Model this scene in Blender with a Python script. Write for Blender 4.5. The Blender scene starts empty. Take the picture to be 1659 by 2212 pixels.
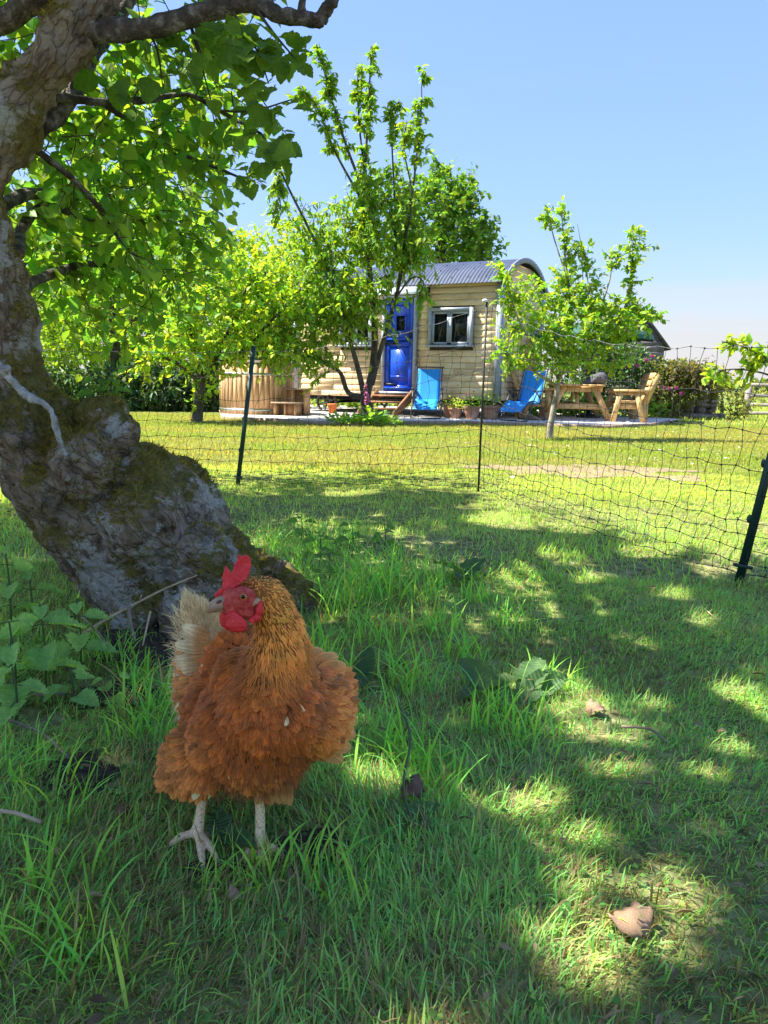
import bpy, math, random
import numpy as np
from mathutils import Matrix, Vector

random.seed(7)
RNG = np.random.default_rng(11)
PI = math.pi
sc = bpy.context.scene
COL = sc.collection

# ------------------------------------------------------------------ camera
FPX, CXP, CYP, EYE = 1661.0, 829.5, 1106.0, 0.69        # focal length and centre on a 1659 x 2212 frame
PITCH, ROLL = math.radians(9.94), math.radians(1.1)
c_f = np.array([0.0, math.cos(PITCH), -math.sin(PITCH)])
c_r0 = np.array([1.0, 0, 0]); c_u0 = np.cross(c_r0, c_f)
c_r = c_r0 * math.cos(ROLL) + c_u0 * math.sin(ROLL)
c_u = c_u0 * math.cos(ROLL) - c_r0 * math.sin(ROLL)
CAM = np.array([0.0, 0.0, EYE])
cd = bpy.data.cameras.new('camera'); cam = bpy.data.objects.new('camera', cd); COL.objects.link(cam)
cd.sensor_fit = 'VERTICAL'; cd.sensor_height = 24.0; cd.lens = FPX / 2212.0 * 24.0
cd.clip_start = 0.05; cd.clip_end = 6000
cam.matrix_world = Matrix(((c_r[0], c_u[0], -c_f[0], 0), (c_r[1], c_u[1], -c_f[1], 0), (c_r[2], c_u[2], -c_f[2], EYE), (0, 0, 0, 1)))
sc.camera = cam

# ------------------------------------------------------------------ sky, sun, exposure
SUN_EL = math.radians(56)
SUN_H = np.array([-0.997, 0.078])
SUN = np.array([SUN_H[0] * math.cos(SUN_EL), SUN_H[1] * math.cos(SUN_EL), math.sin(SUN_EL)])
w = bpy.data.worlds.new('World'); sc.world = w; w.use_nodes = True
nt = w.node_tree; nt.nodes.clear()
sky = nt.nodes.new('ShaderNodeTexSky'); sky.sky_type = 'NISHITA'; sky.sun_disc = False
sky.sun_elevation = SUN_EL; sky.sun_rotation = math.atan2(SUN_H[0], SUN_H[1])
sky.air_density = 1.0; sky.dust_density = 0.35; sky.ozone_density = 2.2; sky.altitude = 60
bg = nt.nodes.new('ShaderNodeBackground'); bg.inputs[1].default_value = 0.083
wo = nt.nodes.new('ShaderNodeOutputWorld')
def wmath(op, a, b=None, vec=False):
    x = nt.nodes.new('ShaderNodeVectorMath' if vec else 'ShaderNodeMath'); x.operation = op
    for i, v in enumerate((a, b)):
        if v is None: continue
        if hasattr(v, 'is_linked'): nt.links.new(v, x.inputs[i])
        else: x.inputs[i].default_value = v
    return x.outputs['Value'] if (vec and op == 'DOT_PRODUCT') else x.outputs[0]
# the whole sky alike: softer range from zenith to horizon, a little deeper blue
lum = wmath('DOT_PRODUCT', sky.outputs[0], (0.25, 0.62, 0.13), True)
inv = wmath('DIVIDE', 1.0, lum); hue = nt.nodes.new('ShaderNodeVectorMath'); hue.operation = 'SCALE'; nt.links.new(sky.outputs[0], hue.inputs[0]); nt.links.new(inv, hue.inputs['Scale'])
gam = nt.nodes.new('ShaderNodeGamma'); gam.inputs[1].default_value = 1.2; nt.links.new(hue.outputs[0], gam.inputs[0])
lev = wmath('MULTIPLY', wmath('POWER', lum, 0.42), 0.98)
tin = wmath('MULTIPLY', gam.outputs[0], (0.80, 0.735, 0.79), True)
out = nt.nodes.new('ShaderNodeVectorMath'); out.operation = 'SCALE'; nt.links.new(tin, out.inputs[0]); nt.links.new(lev, out.inputs['Scale'])
# thin pale cloud bank low down, all the way round
tc = nt.nodes.new('ShaderNodeTexCoord'); mpw = nt.nodes.new('ShaderNodeMapping'); mpw.inputs['Scale'].default_value = (1.4, 1.4, 14); nt.links.new(tc.outputs['Generated'], mpw.inputs[0])
cn = nt.nodes.new('ShaderNodeTexNoise'); cn.inputs['Scale'].default_value = 2.2; cn.inputs['Detail'].default_value = 5; nt.links.new(mpw.outputs[0], cn.inputs['Vector'])
sz = nt.nodes.new('ShaderNodeSeparateXYZ'); nt.links.new(tc.outputs['Generated'], sz.inputs[0])
hgt = wmath('ADD', wmath('MULTIPLY', cn.outputs[0], 0.14), wmath('MULTIPLY', sz.outputs[2], -1.0))
mr = nt.nodes.new('ShaderNodeMapRange'); mr.inputs[1].default_value = -0.045; mr.inputs[2].default_value = 0.02; mr.inputs[4].default_value = 0.8; nt.links.new(hgt, mr.inputs[0])
cm_ = nt.nodes.new('ShaderNodeMix'); cm_.data_type = 'RGBA'; nt.links.new(mr.outputs[0], cm_.inputs[0]); nt.links.new(out.outputs[0], cm_.inputs[6]); cm_.inputs[7].default_value = (1.40, 1.38, 1.46, 1)
cir = nt.nodes.new('ShaderNodeTexNoise'); cir.inputs['Scale'].default_value = 1.3; cir.inputs['Detail'].default_value = 7; cir.inputs['Roughness'].default_value = 0.6; mpc = nt.nodes.new('ShaderNodeMapping'); mpc.inputs['Scale'].default_value = (1.0, 1.0, 4.5); mpc.inputs['Rotation'].default_value = (0.2, 0.1, 0.5); nt.links.new(tc.outputs['Generated'], mpc.inputs[0]); nt.links.new(mpc.outputs[0], cir.inputs['Vector'])
cf = nt.nodes.new('ShaderNodeMapRange'); cf.inputs[1].default_value = 0.52; cf.inputs[2].default_value = 0.80; cf.inputs[4].default_value = 0.22; nt.links.new(cir.outputs[0], cf.inputs[0])
cw = nt.nodes.new('ShaderNodeMix'); cw.data_type = 'RGBA'; nt.links.new(cf.outputs[0], cw.inputs[0]); nt.links.new(cm_.outputs[2], cw.inputs[6]); cw.inputs[7].default_value = (1.30, 1.34, 1.52, 1)
nt.links.new(cw.outputs[2], bg.inputs[0]); nt.links.new(bg.outputs[0], wo.inputs[0])
sl = bpy.data.lights.new('sun', 'SUN'); sl.energy = 2.0; sl.angle = math.radians(0.53); sl.color = (1.0, 0.95, 0.86)
so = bpy.data.objects.new('sun', sl); COL.objects.link(so)
so.rotation_euler = Vector(SUN).to_track_quat('Z', 'Y').to_euler(); so.location = (-30, 3, 40)
sc.view_settings.view_transform = 'Standard'; sc.view_settings.look = 'None'
sc.view_settings.exposure = 2.85; sc.view_settings.gamma = 1.0
sc.render.engine = 'CYCLES'
sc.cycles.use_denoising = True
sc.cycles.max_bounces = 10; sc.cycles.diffuse_bounces = 7; sc.cycles.transmission_bounces = 7; sc.cycles.transparent_max_bounces = 8
sc.cycles.caustics_reflective = False; sc.cycles.caustics_refractive = False

# ------------------------------------------------------------------ picture point -> place
def ray(x, y): return c_f + c_r * ((x - CXP) / FPX) - c_u * ((y - CYP) / FPX)
def at(x, y, Y):
    d = ray(x, y); return CAM + d * (Y / d[1])
def base_z(Y):
    t = np.clip((np.asarray(Y, float) - 5) / 7, 0, 1); return -0.12 * t * t * (3 - 2 * t)
def gnd(x, y):
    d = ray(x, y); z = 0.0
    for _ in range(25):
        p = CAM + d * ((EYE - z) / -d[2]); z = float(base_z(p[1]))
    return p
def proj(P):
    q = np.asarray(P, float) - CAM; wz = q @ c_f
    return CXP + FPX * (q @ c_r) / wz, CYP - FPX * (q @ c_u) / wz, wz
def pxm(Y): return Y / FPX                       # metres of one picture unit at distance Y
def V3(*a): return np.array(a, float)
def unit(v):
    v = np.asarray(v, float); n = np.linalg.norm(v, axis=-1, keepdims=True); return v / np.maximum(n, 1e-9)

# ------------------------------------------------------------------ numpy value noise
def _hash(i, j, k, s):
    h = (i * 374761393 + j * 668265263 + k * 2147483647 + s * 974634777) & 0xffffffff
    h = ((h ^ (h >> 13)) * 1274126177) & 0xffffffff
    return ((h ^ (h >> 16)) & 0xffff) / 65535.0
def vnoise(P, scale=1.0, seed=0):
    P = np.asarray(P, float) * scale; I = np.floor(P).astype(np.int64); f = P - I; f = f * f * (3 - 2 * f)
    out = 0
    for a in (0, 1):
        for b in (0, 1):
            for c in (0, 1):
                wgt = (f[:, 0] if a else 1 - f[:, 0]) * (f[:, 1] if b else 1 - f[:, 1]) * (f[:, 2] if c else 1 - f[:, 2])
                out = out + wgt * _hash(I[:, 0] + a, I[:, 1] + b, I[:, 2] + c, seed)
    return out
def fbm(P, scale=1.0, seed=0, octv=3):
    o = 0; a = 0.5
    for k in range(octv): o = o + a * vnoise(P, scale * 2 ** k, seed + k); a *= 0.5
    return o / (1 - 0.5 ** octv)
def ground_z(x, y):
    x = np.atleast_1d(np.asarray(x, float)); y = np.atleast_1d(np.asarray(y, float))
    P = np.stack([x, y, np.zeros_like(x)], 1)
    near = np.clip(1 - (y - 3) / 6, 0.25, 1)
    b = (fbm(P, 2.2, 3, 3) - 0.5) * 0.07 * near
    hen = np.clip(np.hypot(x + 0.18, y - 1.0) / 0.35, 0, 1)
    far = np.clip((22 - y) / 8, 0, 1)
    return base_z(y) + b * hen * far

# ------------------------------------------------------------------ mesh helpers
def world_loc(o):
    l = Vector((0, 0, 0))
    while o is not None: l = l + o.location; o = o.parent
    return np.array(l)
def mesh_obj(name, V, F, material, parent=None, cols=None, uvs=None, smooth=False, local=False, link=True):
    V = np.asarray(V, np.float32)
    if parent is not None and not local: V = V - world_loc(parent).astype(np.float32)
    me = bpy.data.meshes.new(name)
    Fs = F if isinstance(F, list) else [F]
    Fs = [np.asarray(a, np.int32) for a in Fs if len(a)]
    loops = np.concatenate([a.ravel() for a in Fs]); tot = np.concatenate([np.full(len(a), a.shape[1], np.int32) for a in Fs])
    me.vertices.add(len(V)); me.vertices.foreach_set('co', V.ravel())
    me.loops.add(len(loops)); me.loops.foreach_set('vertex_index', loops)
    st = np.zeros(len(tot), np.int32); st[1:] = np.cumsum(tot)[:-1]
    me.polygons.add(len(tot)); me.polygons.foreach_set('loop_start', st)
    if smooth: me.polygons.foreach_set('use_smooth', np.ones(len(tot), bool))
    me.update(calc_edges=True)
    if cols is not None:
        a = me.attributes.new('Col', 'FLOAT_COLOR', 'POINT')
        c = np.ones((len(V), 4), np.float32); c[:, :3] = cols; a.data.foreach_set('color', c.ravel())
    if uvs is not None:
        a = me.attributes.new('fuv', 'FLOAT2', 'POINT'); a.data.foreach_set('vector', np.asarray(uvs, np.float32).ravel())
    me.validate(clean_customdata=False)
    me.materials.append(material)
    o = bpy.data.objects.new(name, me)
    if link: COL.objects.link(o)
    if parent is not None: o.parent = parent
    return o
def tag(o, label=None, cat=None, group=None, kind=None):
    if label: o['label'] = label
    if cat: o['category'] = cat
    if group: o['group'] = group
    if kind: o['kind'] = kind
    return o
def thing(name, label, cat, loc=(0, 0, 0), rotz=0.0, group=None):
    o = bpy.data.objects.new(name, None); COL.objects.link(o)
    o.location = [float(v) for v in loc]; o.rotation_euler = (0, 0, rotz); o.empty_display_size = 0.1
    return tag(o, label, cat, group)
def copy_obj(o, parent, loc=None, rot=None, scale=None):
    c = o.copy(); COL.objects.link(c); c.parent = parent
    if loc is not None: c.location = loc
    if rot is not None: c.rotation_euler = rot
    if scale is not None: c.scale = scale
    return c

class MB:
    """collects faces; build() makes ONE mesh object"""
    def __init__(s): s.v = []; s.f3 = []; s.f4 = []; s.n = 0
    def add(s, V, F4=(), F3=()):
        V = np.asarray(V, float).reshape(-1, 3); s.v.append(V)
        if len(F4): s.f4.append(np.asarray(F4, int) + s.n)
        if len(F3): s.f3.append(np.asarray(F3, int) + s.n)
        s.n += len(V); return s
    def box(s, c, size, R=None):
        h = np.asarray(size, float) / 2
        V = np.array([[x, y, z] for x in (-1, 1) for y in (-1, 1) for z in (-1, 1)]) * h
        if R is not None: V = V @ np.asarray(R).T
        return s.add(V + np.asarray(c), [[0, 1, 3, 2], [4, 6, 7, 5], [0, 4, 5, 1], [2, 3, 7, 6], [0, 2, 6, 4], [1, 5, 7, 3]])
    def bar(s, p0, p1, wd, ht, up=(0, 0, 1)):
        p0 = np.asarray(p0, float); p1 = np.asarray(p1, float); d = p1 - p0; L = np.linalg.norm(d); d = d / L
        x = unit(np.cross(d, up)); z = np.cross(x, d)
        return s.box((p0 + p1) / 2, (wd, L, ht), np.stack([x, d, z], 1))
    def tube(s, P, R, n=8, cap=True):
        V, F4, F3 = tube(P, R, n, cap); return s.add(V, F4, F3)
    def lathe(s, prof, c=(0, 0, 0), n=16):
        prof = np.asarray(prof, float); a = np.arange(n) * 2 * PI / n
        V = np.concatenate([np.stack([r * np.cos(a), r * np.sin(a), np.full(n, z)], 1) for r, z in prof]) + np.asarray(c)
        F = [[k * n + i, k * n + (i + 1) % n, (k + 1) * n + (i + 1) % n, (k + 1) * n + i] for k in range(len(prof) - 1) for i in range(n)]
        return s.add(V, F)
    def ball(s, c, r, n=10, m=7, R=None):
        r = np.broadcast_to(np.asarray(r, float), (3,))
        V = [[0, 0, 1]]
        for k in range(1, m):
            t = PI * k / m
            V += [[math.sin(t) * math.cos(2 * PI * i / n), math.sin(t) * math.sin(2 * PI * i / n), math.cos(t)] for i in range(n)]
        V += [[0, 0, -1]]; V = np.array(V) * r
        if R is not None: V = V @ np.asarray(R).T
        F4 = [[1 + k * n + i, 1 + (k + 1) * n + i, 1 + (k + 1) * n + (i + 1) % n, 1 + k * n + (i + 1) % n] for k in range(m - 2) for i in range(n)]
        F3 = [[0, 1 + i, 1 + (i + 1) % n] for i in range(n)] + [[1 + (m - 2) * n + (i + 1) % n, 1 + (m - 2) * n + i, 1 + (m - 1) * n] for i in range(n)]
        return s.add(V + np.asarray(c), F4, F3)
    def prism(s, poly, O, ax, ay, az, depth):
        """closed outline (a,b) in plane ax,ay through O, pushed depth along az (convex outline)"""
        poly = np.asarray(poly, float); n = len(poly); O = np.asarray(O, float)
        ax, ay, az = (np.asarray(q, float) for q in (ax, ay, az))
        A = O + poly[:, :1] * ax + poly[:, 1:2] * ay; V = np.concatenate([A, A + az * depth])
        F4 = [[i, (i + 1) % n, n + (i + 1) % n, n + i] for i in range(n)]
        F3 = [[0, i + 1, i] for i in range(1, n - 1)] + [[n, n + i, n + i + 1] for i in range(1, n - 1)]
        return s.add(V, F4, F3)
    def build(s, name, material, parent=None, smooth=False, local=False):
        Fs = []
        if s.f4: Fs.append(np.concatenate(s.f4))
        if s.f3: Fs.append(np.concatenate(s.f3))
        return mesh_obj(name, np.concatenate(s.v), Fs, material, parent, smooth=smooth, local=local)

def tube(P, R, n=8, cap=True):
    P = np.asarray(P, float); m = len(P); R = np.broadcast_to(np.asarray(R, float), (m,))
    T = np.empty_like(P); T[1:-1] = P[2:] - P[:-2]; T[0] = P[1] - P[0]; T[-1] = P[-1] - P[-2]; T = unit(T)
    ref = V3(0, 0, 1) if abs(T[0, 2]) < 0.9 else V3(1, 0, 0)
    a = np.arange(n) * 2 * PI / n; V = []
    x = unit(np.cross(T[0], ref))
    for k in range(m):
        x = unit(x - T[k] * (x @ T[k])); y = np.cross(T[k], x)
        V.append(P[k] + R[k] * (np.cos(a)[:, None] * x + np.sin(a)[:, None] * y))
    V = np.concatenate(V)
    F4 = [[k * n + i, k * n + (i + 1) % n, (k + 1) * n + (i + 1) % n, (k + 1) * n + i] for k in range(m - 1) for i in range(n)]
    F3 = []
    if cap:
        V = np.concatenate([V, P[:1], P[-1:]]); b = m * n
        F3 = [[b, (i + 1) % n, i] for i in range(n)] + [[b + 1, (m - 1) * n + i, (m - 1) * n + (i + 1) % n] for i in range(n)]
    return V, F4, F3
def smooth_line(P, k=4):
    """Catmull-Rom through the given rows (any number of columns)"""
    P = np.asarray(P, float); Q = np.concatenate([2 * P[:1] - P[1:2], P, 2 * P[-1:] - P[-2:-1]]); out = []
    for i in range(1, len(Q) - 2):
        for t in np.arange(k) / k:
            a, b, c, d = Q[i - 1], Q[i], Q[i + 1], Q[i + 2]
            out.append(0.5 * (2 * b + (c - a) * t + (2 * a - 5 * b + 4 * c - d) * t * t + (3 * b - a - 3 * c + d) * t ** 3))
    out.append(P[-1]); return np.array(out)
def remesh(mb, voxel, smooth=6):
    """one continuous skin round everything collected in mb"""
    o = mb.build('tmp', bpy.data.materials.get('tmp') or bpy.data.materials.new('tmp'))
    m = o.modifiers.new('r', 'REMESH'); m.mode = 'VOXEL'; m.voxel_size = voxel
    if smooth:
        m2 = o.modifiers.new('s', 'SMOOTH'); m2.factor = 0.5; m2.iterations = smooth
    dg = bpy.context.evaluated_depsgraph_get(); e = o.evaluated_get(dg); me = e.to_mesh()
    V = np.empty(len(me.vertices) * 3, np.float32); me.vertices.foreach_get('co', V); V = V.reshape(-1, 3).astype(float)
    N = np.empty(len(me.vertices) * 3, np.float32); me.vertices.foreach_get('normal', N); N = N.reshape(-1, 3).astype(float)
    F = [list(p.vertices) for p in me.polygons]
    e.to_mesh_clear(); d = o.data; bpy.data.objects.remove(o); bpy.data.meshes.remove(d)
    F4 = np.array([f for f in F if len(f) == 4], int).reshape(-1, 4); F3 = np.array([f for f in F if len(f) == 3], int).reshape(-1, 3)
    return V, N, F4, F3
def sample_surface(V, F4, N, n, rng):
    A = V[F4[:, 0]]; B = V[F4[:, 1]]; C = V[F4[:, 2]]; D = V[F4[:, 3]]
    area = np.linalg.norm(np.cross(C - A, D - B), axis=1); i = rng.choice(len(F4), n, p=area / area.sum())
    u = rng.random((n, 1)); v = rng.random((n, 1))
    P = (A[i] * (1 - u) + B[i] * u) * (1 - v) + (D[i] * (1 - u) + C[i] * u) * v
    NN = unit(N[F4[i]].mean(1)); return P, NN
def stamp(T, F, pos, X, Y, Z, scale, cols, uv=None, colgrad=None):
    """place template T (k,3) at n frames; returns V, F, cols, uvs"""
    T = np.asarray(T, float); k = len(T); n = len(pos); sclv = np.broadcast_to(np.asarray(scale, float).reshape(-1, 1) if np.ndim(scale) < 2 else scale, (n, 3) if np.ndim(scale) == 2 else (n, 1))
    S = T[None] * sclv[:, None, :] if sclv.shape[1] == 3 else T[None] * sclv[:, :, None]
    V = pos[:, None] + S[..., :1] * X[:, None] + S[..., 1:2] * Y[:, None] + S[..., 2:3] * Z[:, None]
    off = (np.arange(n) * k)[:, None, None]
    Fs = [(np.asarray(f, int)[None] + off).reshape(-1, np.asarray(f).shape[1]) for f in (F if isinstance(F, list) else [F])]
    Cc = np.repeat(np.asarray(cols, float), k, 0).reshape(n, k, 3)
    if colgrad is not None: Cc = Cc * np.asarray(colgrad)[None, :, None]
    U = None if uv is None else np.tile(np.asarray(uv, float), (n, 1))
    return V.reshape(-1, 3), Fs, Cc.reshape(-1, 3), U
def frames(d, up=None, rng=RNG, roll=None):
    """Y along d, Z roughly towards up"""
    d = unit(d); n = len(d)
    if up is None: up = rng.normal(size=(n, 3))
    X = np.cross(d, up); bad = np.linalg.norm(X, axis=1) < 1e-4; X[bad] = np.cross(d[bad], V3(1, 0.2, 0.1)); X = unit(X); Z = np.cross(X, d)
    if roll is not None:
        c = np.cos(roll)[:, None]; s_ = np.sin(roll)[:, None]; X, Z = X * c + Z * s_, Z * c - X * s_
    return X, d, Z

# ------------------------------------------------------------------ materials
def new_mat(name):
    m = bpy.data.materials.new(name); m.use_nodes = True; n = m.node_tree; n.nodes.clear()
    o = n.nodes.new('ShaderNodeOutputMaterial'); p = n.nodes.new('ShaderNodeBsdfPrincipled')
    n.links.new(p.outputs[0], o.inputs[0]); return m, n, p, o
def nd(n, t, **kw):
    x = n.nodes.new(t)
    for k, v in kw.items():
        if k in x.inputs: x.inputs[k].default_value = v
        else: setattr(x, k, v)
    return x
def ramp(n, src, stops, interp='LINEAR'):
    r = n.nodes.new('ShaderNodeValToRGB'); r.color_ramp.interpolation = interp
    e = r.color_ramp.elements
    while len(e) < len(stops): e.new(0.5)
    for q, (p, c) in zip(e, stops): q.position = p; q.color = (c[0], c[1], c[2], 1) if not np.isscalar(c) else (c, c, c, 1)
    n.links.new(src, r.inputs[0]); return r.outputs[0]
def mixc(n, fac, a, b, mode='MIX'):
    m = n.nodes.new('ShaderNodeMix'); m.data_type = 'RGBA'; m.blend_type = mode
    for s_, v in ((m.inputs[0], fac), (m.inputs[6], a), (m.inputs[7], b)):
        if hasattr(v, 'links') or hasattr(v, 'is_linked'): n.links.new(v, s_)
        elif np.isscalar(v): s_.default_value = v
        else: s_.default_value = (v[0], v[1], v[2], 1)
    return m.outputs[2]
def coords(n, scale=(1, 1, 1), kind='Object'):
    t = n.nodes.new('ShaderNodeTexCoord'); mp = n.nodes.new('ShaderNodeMapping'); mp.inputs['Scale'].default_value = scale
    n.links.new(t.outputs[kind], mp.inputs[0]); return mp.outputs[0]
def noise(n, vec, scale, detail=4, rough=0.55):
    t = nd(n, 'ShaderNodeTexNoise', Scale=scale, Detail=detail, Roughness=rough); n.links.new(vec, t.inputs['Vector']); return t.outputs[0]
def bump(n, p, h, strength=0.3, dist=0.01):
    b = nd(n, 'ShaderNodeBump', Strength=strength, Distance=dist); n.links.new(h, b.inputs['Height']); n.links.new(b.outputs[0], p.inputs['Normal'])
def mat_noise(name, c1, c2, scale=6, rough=0.7, bmp=0.3, stretch=(1, 1, 1), dist=0.01, c3=None, spec=0.3, metal=0.0, objvar=0.0):
    m, n, p, o = new_mat(name); v = coords(n, stretch); t = noise(n, v, scale)
    st = [(0.3, c1), (0.7, c2)] if c3 is None else [(0.25, c1), (0.5, c2), (0.75, c3)]
    c = ramp(n, t, st)
    if objvar:
        oi = n.nodes.new('ShaderNodeObjectInfo')
        k = ramp(n, oi.outputs['Random'], [(0, 1 - objvar), (1, 1 + objvar * 0.4)]); c = mixc(n, 1.0, c, k, 'MULTIPLY')
    n.links.new(c, p.inputs['Base Color']); p.inputs['Roughness'].default_value = rough
    p.inputs['Specular IOR Level'].default_value = spec; p.inputs['Metallic'].default_value = metal
    if bmp: bump(n, p, noise(n, v, scale * 4, 3), bmp, dist)
    return m
def mat_leaf(name, trans=0.4, rough=0.5, spec=0.35, tint=(1.5, 1.35, 0.45), veins=False):
    m, n, p, o = new_mat(name)
    a = nd(n, 'ShaderNodeAttribute', attribute_name='Col')
    n.links.new(a.outputs[0], p.inputs['Base Color']); p.inputs['Roughness'].default_value = rough; p.inputs['Specular IOR Level'].default_value = spec
    t = n.nodes.new('ShaderNodeBsdfTranslucent'); n.links.new(mixc(n, 1.0, a.outputs[0], tint, 'MULTIPLY'), t.inputs[0])
    mx = n.nodes.new('ShaderNodeMixShader'); mx.inputs[0].default_value = trans
    n.links.new(p.outputs[0], mx.inputs[1]); n.links.new(t.outputs[0], mx.inputs[2]); n.links.new(mx.outputs[0], o.inputs[0])
    return m
def mat_plain(name, c, rough=0.5, metal=0.0, spec=0.5, bmp=0.0, scale=40):
    m, n, p, o = new_mat(name)
    v = coords(n); t = noise(n, v, scale * 0.25)
    n.links.new(ramp(n, t, [(0.3, [q * 0.82 for q in c]), (0.7, [min(q * 1.08, 1) for q in c])]), p.inputs['Base Color'])
    p.inputs['Roughness'].default_value = rough; p.inputs['Metallic'].default_value = metal; p.inputs['Specular IOR Level'].default_value = spec
    if bmp: bump(n, p, noise(n, v, scale), bmp, 0.004)
    return m
LEAF = mat_leaf('leaf_green', 0.55, 0.5, 0.35, (1.42, 1.32, 0.45))
LEAF_DARK = mat_leaf('leaf_dark', 0.25)
GRASS = mat_leaf('grass_blade', 0.5, 0.55, 0.2, (1.35, 1.25, 0.6))
PETAL = mat_leaf('petal', 0.35, 0.6, 0.2, (1.2, 1.0, 1.1))
BARK = mat_noise('bark_grey', (0.035, 0.028, 0.02), (0.13, 0.11, 0.085), 9, 0.9, 0.7, (1, 1, 0.5), 0.02)
TWIG = mat_noise('twig_bark', (0.04, 0.03, 0.02), (0.10, 0.08, 0.055), 14, 0.85, 0.3)
# ================================================================== ground
def graded(a, b, n, k):
    t = np.linspace(-1, 1, n); return a + (b - a) * (np.sinh(k * t) / np.sinh(k) + 1) / 2
gx = np.sinh(np.linspace(-8.0, 8.0, 241)); gx = gx / gx[-1] * 1500
gx = np.sort(np.concatenate([gx[np.abs(gx) > 6.2], np.linspace(-6, 6, 150)]))
gy = np.concatenate([np.linspace(-6, -0.5, 20), np.linspace(-0.4, 7, 130), np.linspace(7.2, 24, 60), 24 + np.geomspace(1, 3000, 40)])
GX, GY = np.meshgrid(gx, gy)
GZ = ground_z(GX.ravel(), GY.ravel())
nx, ny = len(gx), len(gy)
idx = np.arange(nx * ny).reshape(ny, nx)
GF = np.stack([idx[:-1, :-1], idx[:-1, 1:], idx[1:, 1:], idx[1:, :-1]], -1).reshape(-1, 4)
m, n, p, o = new_mat('soil_and_turf')
v = coords(n); big = noise(n, v, 0.9, 5); fine = noise(n, v, 30, 5); mid = noise(n, v, 7, 4)
soil = ramp(n, fine, [(0.3, (0.07, 0.07, 0.03)), (0.5, (0.21, 0.22, 0.085)), (0.75, (0.38, 0.36, 0.17))])
turf = ramp(n, fine, [(0.3, (0.08, 0.10, 0.02)), (0.55, (0.17, 0.19, 0.035)), (0.8, (0.28, 0.27, 0.07))])
far_turf = ramp(n, big, [(0.3, (0.13, 0.18, 0.03)), (0.7, (0.20, 0.23, 0.05))])
sep = n.nodes.new('ShaderNodeSeparateXYZ'); n.links.new(v, sep.inputs[0])
fy = nd(n, 'ShaderNodeMapRange'); fy.inputs[1].default_value = 2.8; fy.inputs[2].default_value = 5.4; n.links.new(sep.outputs[1], fy.inputs[0])
c1 = mixc(n, fy.outputs[0], soil, turf)
fy2 = nd(n, 'ShaderNodeMapRange'); fy2.inputs[1].default_value = 16; fy2.inputs[2].default_value = 30; n.links.new(sep.outputs[1], fy2.inputs[0])
c2 = mixc(n, fy2.outputs[0], c1, far_turf)
n.links.new(c2, p.inputs['Base Color']); p.inputs['Roughness'].default_value = 0.95; p.inputs['Specular IOR Level'].default_value = 0.1
bump(n, p, fine, 0.8, 0.02); LAWN = m
tag(mesh_obj('lawn_ground', np.stack([GX.ravel(), GY.ravel(), GZ], 1), GF, LAWN, smooth=True), kind='structure')

# bare earth scrape worn into the lawn
BARE = (1.56, 6.0, 0.78, 0.50)
def bare_mask(x, y):
    P = np.stack([x, y, 0 * x], 1); q = np.hypot((x - BARE[0]) / BARE[2], (y - BARE[1]) / BARE[3])
    return q + (fbm(P, 3.4, 41) - 0.5) * 1.7
bx_, by_ = np.meshgrid(np.linspace(-1.3, 1.3, 60), np.linspace(-1.3, 1.3, 40))
X_ = BARE[0] + bx_.ravel() * BARE[2]; Y_ = BARE[1] + by_.ravel() * BARE[3]
M_ = bare_mask(X_, Y_); ii = np.arange(len(X_)).reshape(40, 60)
FB = np.stack([ii[:-1, :-1], ii[:-1, 1:], ii[1:, 1:], ii[1:, :-1]], -1).reshape(-1, 4)
FB = FB[(M_[FB] < 1.0).all(1)]
EARTH = mat_noise('dry_earth', (0.22, 0.155, 0.085), (0.35, 0.27, 0.15), 18, 0.95, 0.8, dist=0.02)
tag(mesh_obj('bare_soil_patch', np.stack([X_, Y_, ground_z(X_, Y_) + 0.004], 1), FB, EARTH, smooth=True), kind='structure')

# ================================================================== gravel terrace with timber edge
GRAVEL_Z = -0.075
front = [gnd(*q)[:2] for q in ((478, 905), (560, 909), (640, 914), (760, 920), (870, 916), (1000, 916), (1180, 921), (1300, 925), (1400, 921), (1445, 914))]
back = [(-4.6, 21), (-4.0, 21), (-3, 21), (-2, 21), (0, 21), (1.5, 21), (3, 21), (4.4, 20), (5.6, 17.8), (6.4, 16.6)]
GR = mat_noise('pale_gravel', (0.50, 0.45, 0.39), (0.74, 0.69, 0.62), 60, 0.9, 0.7, dist=0.02, c3=(0.84, 0.80, 0.74))
V = []; nF = len(front)
for (a, b) in zip(front, back):
    V += [[a[0], a[1], -0.2], [a[0], a[1], GRAVEL_Z], [b[0], b[1], GRAVEL_Z]]
F = []
for i in range(nF - 1):
    a, b = 3 * i, 3 * i + 3; F += [[a, b, b + 1, a + 1], [a + 1, b + 1, b + 2, a + 2]]
terrace = tag(mesh_obj('gravel_terrace', V, np.array(F), GR), kind='structure')
EDGE = mat_noise('edging_timber', (0.24, 0.17, 0.11), (0.42, 0.31, 0.21), 8, 0.85, 0.3, (3, 3, 3))
for i in range(nF - 1):
    a = V3(*front[i], -0.105); b = V3(*front[i + 1], -0.105); d = unit(b - a) * 0.004
    q = MB().bar(a + d + V3(0, -0.016, 0), b - d + V3(0, -0.016, 0), 0.024, 0.085)
    q.build('edging_board', EDGE, terrace)

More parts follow.
